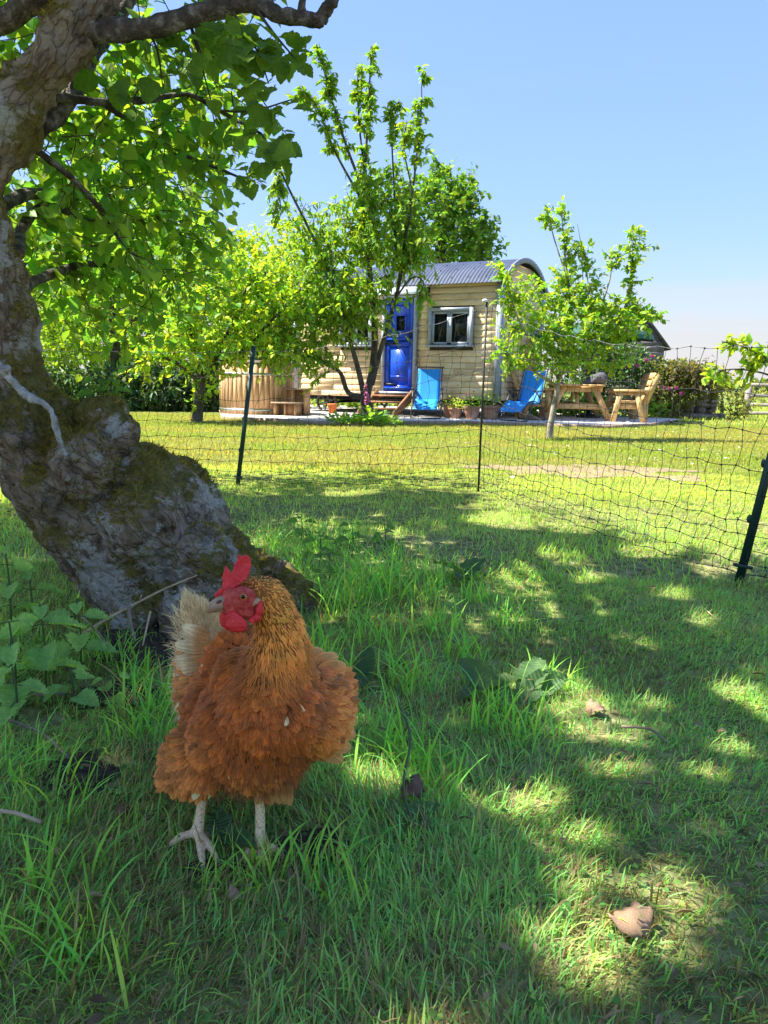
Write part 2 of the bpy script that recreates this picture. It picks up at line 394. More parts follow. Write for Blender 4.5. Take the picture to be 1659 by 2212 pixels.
# ================================================================== shepherd's hut
TH = math.radians(28); HW, HL, HB, HE = 2.6, 4.75, 0.40, 2.69    # width, length, cladding bottom, eaves
HUT = thing('shepherds_hut', "pale timber shepherd's hut with blue stable door and grey curved corrugated roof", 'hut', (2.1526, 15.0, -0.12), -TH)
m, n, p, o = new_mat('pine_cladding'); v = coords(n, (0.7, 8, 8)); g = noise(n, v, 6, 6, 0.6)
oi = n.nodes.new('ShaderNodeObjectInfo')
c = ramp(n, g, [(0.25, (0.66, 0.46, 0.24)), (0.5, (0.80, 0.62, 0.37)), (0.75, (0.86, 0.71, 0.47))])
kn = nd(n, 'ShaderNodeTexVoronoi', Scale=3.2); n.links.new(coords(n, (0.9, 2, 2.2)), kn.inputs['Vector'])
knot = ramp(n, kn.outputs['Distance'], [(0.02, 0.25), (0.10, 1.0)])
c = mixc(n, 1.0, c, knot, 'MULTIPLY')
c = mixc(n, 1.0, c, ramp(n, oi.outputs['Random'], [(0, (0.80, 0.77, 0.72)), (1, (1.06, 1.05, 1.03))]), 'MULTIPLY')
n.links.new(c, p.inputs['Base Color']); p.inputs['Roughness'].default_value = 0.55; p.inputs['Specular IOR Level'].default_value = 0.35
bump(n, p, g, 0.15, 0.004); PINE = m
GREYPAINT = mat_plain('grey_blue_paint', (0.36, 0.40, 0.46), 0.45, bmp=0.1); VERGE = mat_plain('dark_verge_paint', (0.24, 0.26, 0.30), 0.5)
WHITEPAINT = mat_plain('white_paint', (0.75, 0.76, 0.76), 0.4)
BLUE = mat_plain('royal_blue_paint', (0.016, 0.085, 0.62), 0.28, bmp=0.08)
BLACK = mat_plain('black_iron', (0.012, 0.012, 0.013), 0.5)
STEEL = mat_plain('polished_steel', (0.6, 0.6, 0.6), 0.25, 1.0)
m, n, p, o = new_mat('dark_glass'); p.inputs['Base Color'].default_value = (0.012, 0.016, 0.012, 1); p.inputs['Roughness'].default_value = 0.03; p.inputs['Specular IOR Level'].default_value = 0.2; GLASS = m
INSIDE = mat_plain('dark_interior', (0.05, 0.035, 0.02), 0.8)
ROOF = mat_noise('grey_tin', (0.085, 0.10, 0.135), (0.14, 0.155, 0.20), 3, 0.38, 0.05, metal=0.35, spec=0.5)

def hp(name, mb, mt, parent=None, smooth=False): return mb.build(name, mt, parent or HUT, smooth, local=True)
# solid inner body, recessed behind the boards
q = MB(); arcN = 16
Rr = (HW * HW / 4 + 0.46 ** 2) / (2 * 0.46); zc = HE + 0.46 - Rr
def arc_z(y): return zc + np.sqrt(np.maximum(Rr * Rr - (y - HW / 2) ** 2, 0))
ys = np.linspace(0.03, HW - 0.03, arcN); prof = [(0.03, HB)] + [(y, float(arc_z(y)) - 0.03) for y in ys] + [(HW - 0.03, HB)]
q.prism(prof, (-HL + 0.03, 0, 0), (0, 1, 0), (0, 0, 1), (1, 0, 0), HL - 0.06); hp('inner_shell', q, INSIDE)
NB = 19; bh = (HE - HB) / NB
board_prof = [(0.0, 0), (-0.006, 0.0), (-0.014, 0.012), (-0.018, 0.035), (-0.018, bh * 0.74), (-0.004, bh - 0.003), (0.0, bh - 0.003)]
openings = [(-2.54, -1.77, 0.0, 2.43), (-1.49, -0.56, 1.45, 2.17), (-3.56, -2.76, 1.45, 2.13)]
def front_boards():
    for k in range(NB):
        z0, z1 = HB + k * bh, HB + (k + 1) * bh; spans = [(-HL + 0.07, -0.07)]
        for (a, b, c0, c1) in openings:
            if z1 > c0 + 0.02 and z0 < c1 - 0.02:
                new = []
                for (s0, s1) in spans:
                    if b <= s0 or a >= s1: new.append((s0, s1)); continue
                    if a > s0: new.append((s0, a))
                    if b < s1: new.append((b, s1))
                spans = new
        for (s0, s1) in spans:
            if s1 - s0 < 0.03: continue
            cuts = [s0] + ([s0 + (s1 - s0) * (0.3 + 0.4 * ((k * 37) % 11) / 11.0)] if s1 - s0 > 1.5 else []) + [s1]
            for c0, c1 in zip(cuts[:-1], cuts[1:]): hp('cladding_board', MB().prism(board_prof, (c0 + 0.002, 0.03, z0), (0, 1.0, 0), (0, 0, 1), (1, 0, 0), c1 - c0 - 0.004), PINE)
front_boards()
# end wall: rows that follow the arch
z = HB
while z < HE + 0.40:
    y0, y1 = 0.05, HW - 0.05
    if z + bh > HE - 0.02:
        h = math.sqrt(max(Rr * Rr - (z + bh * 0.9 - zc) ** 2, 0)); y0, y1 = max(0.05, HW / 2 - h + 0.02), min(HW - 0.05, HW / 2 + h - 0.02)
    if y1 - y0 > 0.2:
        bp = [(-a, b) for a, b in board_prof][::-1]
        hp('cladding_board', MB().prism(bp, (-0.03, y0, z), (1, 0, 0), (0, 0, 1), (0, 1, 0), y1 - y0), PINE)
    z += bh
# corner trims
for (x, y) in ((0.0, 0.0), (-HL, 0.0), (0.0, HW)):
    hp('corner_trim', MB().box((x + (-0.03 if x == 0 else 0.03), y + (0.03 if y == 0 else -0.03), (HB + HE) / 2 - 0.01), (0.12, 0.12, HE - HB + 0.02)), GREYPAINT)
# corrugated roof
nl, na = 540, 26; over = 0.09
sx = np.linspace(-HL - over, over, nl); th0 = math.asin((HW / 2 + 0.12) / Rr); an = np.linspace(-th0, th0, na)
S_, A_ = np.meshgrid(sx, an); rr = Rr + 0.035 + 0.009 * np.sin(2 * PI * S_ / 0.076)
RV = np.stack([S_, HW / 2 + rr * np.sin(A_), zc + rr * np.cos(A_)], -1).reshape(-1, 3); ii = np.arange(nl * na).reshape(na, nl)
RF = np.stack([ii[:-1, :-1], ii[:-1, 1:], ii[1:, 1:], ii[1:, :-1]], -1).reshape(-1, 4)
roof = mesh_obj('roof', RV, RF, ROOF, HUT, smooth=True, local=True)
for x in (over - 0.015, -HL - over + 0.015):
    P = [(x, HW / 2 + (Rr + 0.01) * math.sin(a), zc + (Rr + 0.01) * math.cos(a)) for a in np.linspace(-th0, th0, 24)]
    mesh_v = MB()
    for a, b in zip(P[:-1], P[1:]): mesh_v.bar(a, b, 0.03, 0.10, up=unit(V3(0, a[1] - HW / 2, a[2] - zc)))
    mesh_v.build('verge_trim', VERGE, roof, local=True)
for r_ in (0.25, 0.62, 1.0):
    a = -th0 * (1.02 - r_ * 0.55)
    for k in range(14):
        x = -HL + 0.1 + k * 0.36; rq = Rr + 0.045
        MB().ball((x, HW / 2 + rq * math.sin(a), zc + rq * math.cos(a)), 0.013, 6, 4).build('roof_screw', BLACK, roof, local=True)
# door
fr = MB()
for x in (-2.515, -1.795): fr.box((x, -0.005, 1.47), (0.06, 0.09, 1.92))
fr.box((-2.155, -0.005, 2.405), (0.66, 0.088, 0.055)); fr.box((-2.155, -0.02, 0.50), (0.82, 0.13, 0.05)); hp('door_frame', fr, GREYPAINT)
def door_leaf(name, z0, z1):
    q = MB(); q.box((-2.155, 0.012, (z0 + z1) / 2), (0.652, 0.03, z1 - z0))
    for x in (-2.43, -1.88): q.box((x, -0.010, (z0 + z1) / 2), (0.10, 0.014, z1 - z0))
    for zz in (z0 + 0.06, z1 - 0.06): q.box((-2.155, -0.010, zz), (0.448, 0.013, 0.12))
    return hp(name, q, BLUE)
up = door_leaf('upper_door', 1.565, 2.372); lo = door_leaf('lower_door', 0.535, 1.555)
q = MB()
for (x, zz, a, b) in ((-2.123, 2.05, 0.22, 0.03), (-2.123, 1.73, 0.22, 0.03)): q.box((x, -0.024, zz), (a, 0.03, b))
for x in (-2.233, -2.013): q.box((x, -0.024, 1.89), (0.03, 0.028, 0.30))
q.build('window_frame', BLUE, up, local=True)
MB().box((-2.123, -0.008, 1.89), (0.19, 0.012, 0.30)).build('pane', GLASS, up, local=True)
MB().box((-2.155, -0.03, 1.575), (0.66, 0.05, 0.028)).build('weather_bar', BLUE, lo, local=True)
MB().box((-2.155, -0.04, 0.60), (0.60, 0.05, 0.035)).build('weather_bar', BLUE, lo, local=True)
MB().box((-2.155, -0.022, 0.83), (0.36, 0.012, 0.03)).build('panel_moulding', BLUE, lo, local=True)
for zz, leaf in ((1.66, up), (1.49, lo), (0.67, lo), (2.28, up)): MB().box((-2.35, -0.024, zz), (0.30, 0.010, 0.04)).build('strap_hinge', BLACK, leaf, local=True)
for zz in (1.63, 1.50): MB().ball((-2.50, -0.055, zz), (0.02, 0.015, 0.05), 8, 6).build('hinge_pin', BLACK, lo, local=True)
q = MB(); q.box((-1.90, -0.028, 1.66), (0.04, 0.015, 0.16)); q.tube([(-1.90, -0.03, 1.69), (-1.90, -0.07, 1.69), (-1.97, -0.075, 1.69)], 0.01, 6); q.build('handle', BLACK, up, local=True)
MB().box((-2.19, -0.03, 1.635), (0.05, 0.02, 0.035)).build('bolt', STEEL, up, local=True)
# windows
def hut_window(x0, x1, z0, z1):
    wroot = MB()
    for x in (x0 + 0.03, x1 - 0.03): wroot.box((x, -0.02, (z0 + z1) / 2), (0.06, 0.10, z1 - z0))
    wroot.box(((x0 + x1) / 2, -0.02, z1 - 0.03), (x1 - x0 - 0.12, 0.098, 0.06)); wo_ = hp('window', wroot, GREYPAINT)
    MB().box(((x0 + x1) / 2, -0.045, z0 - 0.012), (x1 - x0 + 0.06, 0.15, 0.035)).build('sill', GREYPAINT, wo_, local=True)
    xm = x0 + (x1 - x0) * 0.47
    for (a, b) in ((x0 + 0.06, xm), (xm, x1 - 0.06)):
        q = MB(); t = 0.05
        for x in (a + t / 2, b - t / 2): q.box((x, -0.012, (z0 + z1) / 2), (t, 0.05, z1 - z0 - 0.1))
        for zz in (z0 + 0.04, z1 - 0.09): q.box(((a + b) / 2, -0.012, zz), (b - a - 2 * t, 0.048, t))
        q.build('casement', GREYPAINT, wo_, local=True)
        MB().box(((a + b) / 2, 0.0, (z0 + z1) / 2 - 0.02), (b - a - 2 * t + 0.01, 0.008, z1 - z0 - 0.14)).build('pane', GLASS, wo_, local=True)
hut_window(-1.49, -0.56, 1.45, 2.17); hut_window(-3.56, -2.76, 1.45, 2.13)
# porch canopy with wrought brackets
can = [(-0.02, 2.60), (-0.20, 2.57), (-0.42, 2.50), (-0.62, 2.40)]
q = MB()
for (a, b) in zip(can[:-1], can[1:]): q.bar((-2.155, a[0], a[1]), (-2.155, b[0], b[1]), 1.32, 0.02)
m, n, p, o = new_mat('clear_canopy_sheet'); p.inputs['Base Color'].default_value = (0.85, 0.9, 0.93, 1); p.inputs['Roughness'].default_value = 0.2
t = n.nodes.new('ShaderNodeBsdfTranslucent'); t.inputs[0].default_value = (0.85, 0.9, 0.93, 1); mx = n.nodes.new('ShaderNodeMixShader'); mx.inputs[0].default_value = 0.5
n.links.new(p.outputs[0], mx.inputs[1]); n.links.new(t.outputs[0], mx.inputs[2]); n.links.new(mx.outputs[0], o.inputs[0])
canopy = hp('porch_canopy', q, m)
for x in (-2.79, -1.52):
    q = MB(); q.bar((x, -0.01, 2.58), (x, -0.01, 2.28), 0.03, 0.02, up=(0, 1, 0)); q.tube([(x, a, b - 0.03) for a, b in can], 0.013, 6)
    arc = [(x, -0.02 - 0.55 * math.sin(t), 2.30 + 0.13 * (1 - math.cos(t)) * 0.5) for t in np.linspace(0, 1.4, 8)]
    q.tube([(x, -0.02, 2.30), (x, -0.14, 2.36), (x, -0.34, 2.42), (x, -0.58, 2.395)], 0.010, 6)
    for k in range(5):
        t = 0.12 + k * 0.095; q.tube([(x, -t, 2.545 - 0.25 * t * t), (x, -t * 0.85, 2.31 + t * 0.23)], 0.008, 5)
    q.build('bracket', BLACK, canopy, local=True)
# running gear
q = MB()
for y in (0.45, HW - 0.45): q.box((-HL / 2, y, HB - 0.05), (HL - 0.1, 0.08, 0.10))
hp('chassis', q, BLACK)
IRON = mat_noise('weathered_iron', (0.06, 0.055, 0.05), (0.16, 0.145, 0.13), 12, 0.7, 0.3)
def hut_wheel(x, y, r=0.235):
    q = MB(); t = np.linspace(0, 2 * PI, 25); ring = [(x + r * math.cos(a), y, r + 0.02 + r * math.sin(a)) for a in t]
    for a, b in zip(ring[:-1], ring[1:]): q.bar(a, b, 0.07, 0.03, up=unit(V3((a[0] + b[0]) / 2 - x, 0, (a[2] + b[2]) / 2 - r - 0.02)))
    wobj = hp('wheel', q, IRON)
    for k in range(6):
        a = k * PI / 3 + 0.3; MB().bar((x, y, r + 0.02), (x + (r - 0.01) * math.cos(a), y, r + 0.02 + (r - 0.01) * math.sin(a)), 0.03, 0.022, up=(0, 1, 0)).build('spoke', IRON, wobj, local=True)
    MB().tube([(x, y - 0.06, r + 0.02), (x, y + 0.06, r + 0.02)], 0.045, 10).build('hub', IRON, wobj, local=True)
for x in (-3.97, -0.8):
    for y in (0.12, HW - 0.12): hut_wheel(x, y)
    hp('axle', MB().tube([(x, 0.1, 0.255), (x, HW - 0.1, 0.255)], 0.03, 8), BLACK)
for (x, y) in ((-0.12, 0.12), (-HL + 0.12, 0.12)): hp('jack_leg', MB().box((x, y, HB / 2 + 0.02), (0.07, 0.07, HB - 0.04)), GREYPAINT)

# ---------------------------------------------------------------- steps up to the door
OAK = mat_noise('reddish_step_timber', (0.20, 0.095, 0.045), (0.38, 0.20, 0.10), 9, 0.7, 0.25, (4, 1, 4), objvar=0.15)
st = thing('door_steps', 'reddish timber steps leading up to the blue door', 'steps', (2.1526, 15.0, GRAVEL_Z + 0.004), -TH)
dz = -0.12 - GRAVEL_Z
for x in (-2.60, -1.80):
    q = MB(); q.bar((x, -0.85, 0.0), (x, -0.06, 0.42), 0.045, 0.20, up=(0, 0, 1)); o = q.build('stringer', OAK, st, local=True)
    v = np.array([list(k.co) for k in o.data.vertices]); v[:, 2] = np.maximum(v[:, 2], 0.0)
    for k, c in zip(o.data.vertices, v): k.co = c
for k in range(3):
    t = 0.22 + 0.29 * k; MB().box((-2.20, -0.85 + 0.79 * t, 0.055 + 0.42 * t), (0.755, 0.19, 0.035)).build('tread', OAK, st, local=True)

# ---------------------------------------------------------------- hot tub
CEDAR = mat_noise('cedar_staves', (0.44, 0.24, 0.11), (0.68, 0.44, 0.24), 7, 0.65, 0.2, (5, 5, 0.6), objvar=0.28)
TUBC = V3(-2.62, 15.75, GRAVEL_Z + 0.002)
tub = thing('hot_tub', 'round cedar hot tub of upright staves with metal hoops beside the hut', 'hot tub', TUBC)
NS, TR, THt = 44, 0.72, 0.98
for k in range(NS):
    a0 = 2 * PI * k / NS; w_ = 2 * TR * math.tan(PI / NS) - 0.005
    Rm = np.stack([V3(-math.sin(a0), math.cos(a0), 0), V3(math.cos(a0), math.sin(a0), 0), V3(0, 0, 1)], 1)
    hh = THt - 0.012 * ((k * 7) % 3)
    MB().box((TR * math.cos(a0), TR * math.sin(a0), hh / 2), (w_, 0.04 + 0.004 * ((k * 5) % 3), hh), Rm).build('stave', CEDAR, tub, local=True)
HOOP = mat_plain('galvanised_hoop', (0.42, 0.42, 0.36), 0.35, 0.8)
for z0 in (0.06, 0.75):
    MB().lathe([(TR + 0.020, z0), (TR + 0.030, z0), (TR + 0.030, z0 + 0.05), (TR + 0.020, z0 + 0.05)], n=48).build('hoop', HOOP, tub, local=True)
lid = MB().lathe([(0.0, THt + 0.005), (TR + 0.035, THt + 0.005), (TR + 0.035, THt + 0.035), (0.0, THt + 0.04)], n=44).build('lid', mat_noise('grey_lid_board', (0.3, 0.27, 0.23), (0.48, 0.43, 0.37), 6, 0.8, 0.2), tub, local=True)
MB().box((0, 0, THt + 0.055), (1.3, 0.09, 0.03)).build('lid_batten', EDGE, lid, local=True)
ts = thing('tub_steps', 'two box steps of brown timber in front of the hot tub', 'steps', (-1.87, 15.15, GRAVEL_Z + 0.002), -0.35)
for k, (y, h_, nm) in enumerate(((0.25, 0.50, 'upper_tread'), (-0.15, 0.24, 'lower_tread'))):
    MB().box((0.02, y, h_), (0.56, 0.32, 0.03)).build(nm, EDGE, ts, local=True)
    MB().box((0, y + 0.03, (h_ - 0.016) / 2), (0.03, 0.25, h_ - 0.016)).build('support', CEDAR, ts, local=True)
    for x in (-0.22, 0.22): MB().box((x, y + 0.03, (h_ - 0.016) / 2), (0.035, 0.25, h_ - 0.016)).build('side_panel', CEDAR, ts, local=True)
    MB().box((0.1, y - 0.05, (h_ - 0.016) / 2), (0.2, 0.03, h_ - 0.02)).build('riser', OAK, ts, local=True)

# ---------------------------------------------------------------- blue loungers
m, n, p, o = new_mat('blue_sling_mesh'); v = coords(n, (1, 1, 1)); wv = nd(n, 'ShaderNodeTexWave', Scale=60.0); n.links.new(v, wv.inputs['Vector'])
n.links.new(ramp(n, wv.outputs[0], [(0, (0.008, 0.24, 0.64)), (1, (0.012, 0.31, 0.76))]), p.inputs['Base Color']); p.inputs['Roughness'].default_value = 0.55
SLING = m; TUBE_M = mat_plain('dark_grey_tube', (0.05, 0.055, 0.065), 0.4, 0.3)
def lounger(loc, rz, label):
    L = thing('garden_lounger', label, 'lounger', loc, rz, 'blue reclining loungers on the gravel')
    w2 = 0.27
    def sling(name, pts, ribs):
        P = smooth_line(pts, 8); Vv = []
        for k, (y, z) in enumerate(P):
            sag = 0.012
            for j in range(7):
                u_ = -1 + 2 * j / 6; Vv.append([u_ * (w2 - 0.03), y, z - sag * (1 - u_ * u_) + ribs * 0.004 * (k % 2)])
        ii = np.arange(len(P) * 7).reshape(-1, 7); Fq = np.stack([ii[:-1, :-1], ii[:-1, 1:], ii[1:, 1:], ii[1:, :-1]], -1).reshape(-1, 4)
        o = mesh_obj(name, Vv, Fq, SLING, L, smooth=True, local=True); s_ = o.modifiers.new('t', 'SOLIDIFY'); s_.thickness = 0.004; return o
    sling('back_sling', [(0.18, 0.34), (0.26, 0.52), (0.36, 0.78), (0.44, 1.02)], 0)
    sling('seat_sling', [(0.17, 0.34), (0.0, 0.365), (-0.22, 0.40)], 1)
    sling('leg_sling', [(-0.23, 0.40), (-0.40, 0.31), (-0.58, 0.20)], 1)
    def U(name, pts, r=0.0125):
        P = [(-w2, y, z) for (y, z) in pts] + [(w2, y, z) for (y, z) in pts[::-1]]; return MB().tube(smooth_line(P, 3), r, 8).build(name, TUBE_M, L, True, local=True)
    U('back_frame', [(0.17, 0.36), (0.30, 0.62), (0.45, 1.03), (0.462, 1.05)])
    U('leg_frame', [(0.17, 0.345), (-0.22, 0.405), (-0.58, 0.19), (-0.59, 0.18)])
    for s_ in (-1, 1):
        x = s_ * (w2 + 0.03)
        MB().tube(smooth_line([(x, -0.42, 0.015), (x, -0.30, 0.22), (x, -0.08, 0.52), (x, 0.02, 0.60)], 3), 0.012, 8).build('leg', TUBE_M, L, True, local=True)
        MB().tube(smooth_line([(x, 0.38, 0.015), (x, 0.22, 0.28), (x, 0.05, 0.50), (x, -0.1, 0.585)], 3), 0.012, 8).build('leg', TUBE_M, L, True, local=True)
        MB().box((x, 0.06, 0.605), (0.055, 0.42, 0.022)).build('armrest', TUBE_M, L, local=True)
        MB().ball((x * 0.97, 0.10, 0.50), (0.03, 0.04, 0.04), 8, 6).build('recline_lock', BLACK, L, local=True)
    for y in (-0.42, 0.38): MB().tube([(-w2 - 0.03, y, 0.015), (w2 + 0.03, y, 0.015)], 0.012, 8).build('floor_bar', TUBE_M, L, True, local=True)
    ties = MB()
    for s_ in (-1, 1):
        for k in range(14):
            t = k / 13; ties.tube([(s_ * (w2 - 0.035), 0.19 + 0.245 * t, 0.37 + 0.62 * t), (s_ * w2, 0.195 + 0.245 * t, 0.385 + 0.62 * t)], 0.004, 4)
    ties.build('lacing', SLING, L, local=True); L.scale = (0.93, 0.93, 0.93)
    return L
g1 = gnd(912, 911); lounger((0.80, 15.10, GRAVEL_Z), -0.12, 'blue reclining lounger beside the timber door steps')
lounger((2.62, 14.75, GRAVEL_Z), -0.66, 'blue reclining lounger near the picnic table, turned sideways')

# ---------------------------------------------------------------- pots with flowers by the hut wall
TERRA = mat_noise('terracotta', (0.30, 0.13, 0.07), (0.46, 0.25, 0.16), 5, 0.8, 0.2, c3=(0.55, 0.42, 0.33))
SOILM = mat_plain('potting_soil', (0.03, 0.02, 0.014), 0.95)
LT = np.array([[0, 0, 0], [-0.5, 0.35, 0.07], [0, 0.33, 0], [0.5, 0.35, 0.07], [-0.40, 0.70, 0.03], [0, 0.68, -0.03], [0.40, 0.70, 0.03], [0, 1.0, -0.14]])
LTF = [np.array([[1, 2, 5, 4], [2, 3, 6, 5]]), np.array([[0, 2, 1], [0, 3, 2], [4, 5, 7], [5, 6, 7]])]
LS = np.array([[0, 0, 0], [-0.5, 0.5, 0.08], [0.5, 0.5, 0.08], [0, 1.0, -0.08], [0, 0.5, 0]]); LSF = np.array([[0, 4, 1], [0, 2, 4], [1, 4, 3], [4, 2, 3]])
def leaf_cols(n, c, var=0.3, rng=RNG, yel=0.25):
    c = np.asarray(c, float); k = (1 + (rng.random((n, 1)) - 0.5) * 2 * var); h = (rng.random((n, 1)) - 0.5) * 2 * yel
    out = c[None] * k * 2.9 * V3(0.97, 0.98, 1.0); out[:, :1] *= (1 + h); out[:, 2:] *= (1 - 0.5 * h); return np.clip(out, 0.003, 1)
def tuft(center, r, h, n, size, c, width=0.45, rng=RNG, up=0.6, flat=False):
    """leafy mound: leaves from a low centre spreading outwards"""
    a = rng.random(n) * 2 * PI; q = np.sqrt(rng.random(n)); z = rng.random(n) ** 0.8
    P = np.stack([q * r * np.cos(a), q * r * np.sin(a), z * h * (1 - 0.5 * q * q)], 1) + np.asarray(center)
    d = np.stack([np.cos(a) * (0.4 + q), np.sin(a) * (0.4 + q), np.full(n, up)], 1) + rng.normal(size=(n, 3)) * 0.35
    X, Yv, Z = frames(d, np.tile(V3(0, 0, 1), (n, 1)) + rng.normal(size=(n, 3)) * 0.3)
    s_ = size * (0.6 + 0.8 * rng.random(n)); sc3 = np.stack([s_ * width, s_, s_], 1)
    return stamp(LT, LTF, P, X, Yv, Z, sc3, leaf_cols(n, c))
def join(parts):
    V = []; F3 = []; F4 = []; C = []; off = 0
    for (v, fs, c, _) in parts:
        V.append(v); C.append(c)
        for f in fs: (F4 if f.shape[1] == 4 else F3).append(f + off)
        off += len(v)
    return np.concatenate(V), ([np.concatenate(F4)] if F4 else []) + ([np.concatenate(F3)] if F3 else []), np.concatenate(C)
def flower_pot(loc, r, h, leafc, n, fl, label):
    T = thing('flower_pot', label, 'flower pot', loc, group='terracotta pots along the hut wall')
    MB().lathe([(0, 0.0), (r * 0.68, 0.0), (r * 0.93, h * 0.55), (r, h * 0.8), (r * 1.06, h * 0.82), (r * 1.08, h), (r * 0.95, h), (r * 0.92, h * 0.85)], n=20).build('pot', TERRA, T, True, local=True)
    MB().lathe([(0, h * 0.88), (r * 0.93, h * 0.88)], n=16).build('soil', SOILM, T, local=True)
    v, f, c = join([tuft((0, 0, h * 0.85), r * 1.15, r * 1.7, n, 0.06, leafc, 0.5)])
    mesh_obj('foliage', v, f, LEAF, T, cols=c, local=True)
    for (x, y, z, s_) in fl:
        a = np.arange(6) * PI / 3; d = np.stack([np.cos(a), np.sin(a), 0.35 + 0 * a], 1); X, Yv, Z = frames(d, np.tile(V3(0, 0, 1), (6, 1)))
        v, fs, c, _ = stamp(LS, LSF, np.tile(V3(x, y, z), (6, 1)), X, Yv, Z, np.tile([s_ * 0.8, s_, s_], (6, 1)), np.tile([0.62, 0.03, 0.36], (6, 1)))
        mesh_obj('flower', v, fs, PETAL, T, cols=c, local=True)
        MB().tube([(x * 0.4, y * 0.4, h * 0.8), (x, y, z)], 0.004, 4).build('stem', TWIG, T, local=True)
    return T
flower_pot((1.36, 15.12, GRAVEL_Z), 0.13, 0.20, (0.16, 0.20, 0.04), 110, [], 'small terracotta pot of feathery pale foliage, leftmost by the wall')
flower_pot((1.66, 14.96, GRAVEL_Z), 0.155, 0.25, (0.10, 0.18, 0.03), 120, [(-0.13, -0.05, 0.47, 0.06), (-0.20, -0.05, 0.40, 0.055), (0.02, 0, 0.52, 0.06), (-0.06, -0.12, 0.45, 0.05)], 'terracotta pot with bright pink flowers between two other pots')
flower_pot((2.02, 15.02, GRAVEL_Z), 0.185, 0.27, (0.12, 0.19, 0.04), 150, [], 'largest terracotta pot, nearest the grey hut corner')
flower_pot((1.25, 15.42, GRAVEL_Z), 0.12, 0.26, (0.12, 0.17, 0.04), 80, [(0.04, 0, 0.42, 0.04)], 'upright dark terracotta pot half hidden behind the small one')
op = thing('orange_pot', 'small empty orange plant pot in front of the hut wheel', 'flower pot', (-1.12, 16.2, GRAVEL_Z))
MB().lathe([(0, 0), (0.07, 0), (0.10, 0.16), (0.11, 0.16), (0.11, 0.2), (0.095, 0.2), (0.08, 0.03), (0, 0.03)], n=16).build('pot', mat_plain('orange_clay', (0.62, 0.17, 0.04), 0.7), op, True, local=True)

# ---------------------------------------------------------------- picnic table, benches, parasol
LARCH = mat_noise('golden_larch', (0.52, 0.30, 0.11), (0.74, 0.48, 0.20), 7, 0.65, 0.2, (2, 2, 2), objvar=0.2)
TZ = GRAVEL_Z
def ptable(loc, rz):
    T = thing('picnic_table', 'golden timber picnic table with crossed legs between the two benches', 'table', loc, rz)
    for k in range(6): MB().box((-0.40 + 0.16 * k, 0, 0.685), (0.148, 1.5, 0.036)).build('top_plank', LARCH, T, local=True)
    for y in (-0.58, 0.58):
        MB().box((0, y, 0.61), (0.9, 0.045, 0.11)).build('top_rail', LARCH, T, local=True)
        MB().box((0, y, 0.27), (0.98, 0.045, 0.10)).build('lower_rail', LARCH, T, local=True)
        for s_ in (-1, 1): MB().bar((s_ * 0.28, y - 0.047 if y < 0 else y + 0.047, 0.66), (s_ * 0.60, y - 0.047 if y < 0 else y + 0.047, 0.03), 0.045, 0.11, up=(1, 0, 0)).build('leg', LARCH, T, local=True)
    for s_ in (-1, 1): MB().bar((0, s_ * 0.55, 0.29), (0, s_ * 0.1, 0.65), 0.05, 0.09).build('brace', LARCH, T, local=True)
    return T
def bench(loc, rz, label):
    B = thing('garden_bench', label, 'bench', loc, rz, 'golden timber benches facing across the picnic table')
    for k in range(3): MB().box((-0.17 + 0.155 * k, 0, 0.385), (0.145, 1.35, 0.035)).build('seat_plank', LARCH, B, local=True)
    for y in (-0.62, 0.62):
        e = 0.047 * (1 if y > 0 else -1)
        MB().box((-0.02, y, 0.30), (0.62, 0.045, 0.10)).build('seat_rail', LARCH, B, local=True)
        MB().box((-0.04, y + e, 0.60), (0.62, 0.10, 0.045)).build('armrest', LARCH, B, local=True)
        MB().box((-0.04, y, 0.545), (0.56, 0.044, 0.06)).build('arm_rail', LARCH, B, local=True)
        MB().bar((-0.22, y + e, 0.575), (-0.34, y + e, 0.0), 0.045, 0.10, up=(1, 0, 0)).build('leg', LARCH, B, local=True)
        MB().bar((0.08, y + e, 0.575), (0.22, y + e, 0.0), 0.045, 0.10, up=(1, 0, 0)).build('leg', LARCH, B, local=True)
        MB().bar((0.24, y, 0.0), (0.24, y, 0.34), 0.05, 0.13, up=(1, 0, 0)).build('back_leg', LARCH, B, local=True)
        MB().bar((0.235, y, 0.34), (0.44, y, 0.92), 0.05, 0.12, up=(1, 0, 0)).build('back_post', LARCH, B, local=True)
    for k in range(4):
        t = 0.22 + 0.24 * k; MB().bar((0.19 + 0.205 * t, -0.66, 0.34 + 0.58 * t), (0.19 + 0.205 * t, 0.66, 0.34 + 0.58 * t), 0.03, 0.12, up=unit(V3(0.2, 0, 0.58))).build('back_slat', LARCH, B, local=True)
    return B
ptable((3.82, 15.80, TZ), -0.10)
bench((4.82, 15.55, TZ), -0.16, 'golden timber bench with slatted back on the right of the picnic table')
bench((2.98, 15.95, TZ), PI - 0.08, 'golden timber bench behind the sideways blue lounger')
GCLOTH = mat_noise('grey_cloth', (0.07, 0.07, 0.08), (0.15, 0.147, 0.16), 8, 0.9, 0.3)
q = MB(); q.ball((0, 0, 0.10), (0.17, 0.15, 0.11), 14, 9); q.ball((-0.17, -0.03, 0.04), (0.12, 0.12, 0.05), 12, 7); q.ball((0.1, 0.05, 0.13), (0.13, 0.14, 0.13), 12, 7)
v, nn, f4, f3 = remesh(q, 0.018, 3); v = v + nn * ((fbm(v, 12, 5) - 0.5) * 0.05)[:, None]; v[:, 2] = np.maximum(v[:, 2], 0.002)
tag(mesh_obj('grey_jacket', v, [f4, f3] if len(f3) else [f4], GCLOTH, smooth=True), 'crumpled grey jacket lying on the picnic table', 'jacket').location = (4.16, 15.45, TZ + 0.705)
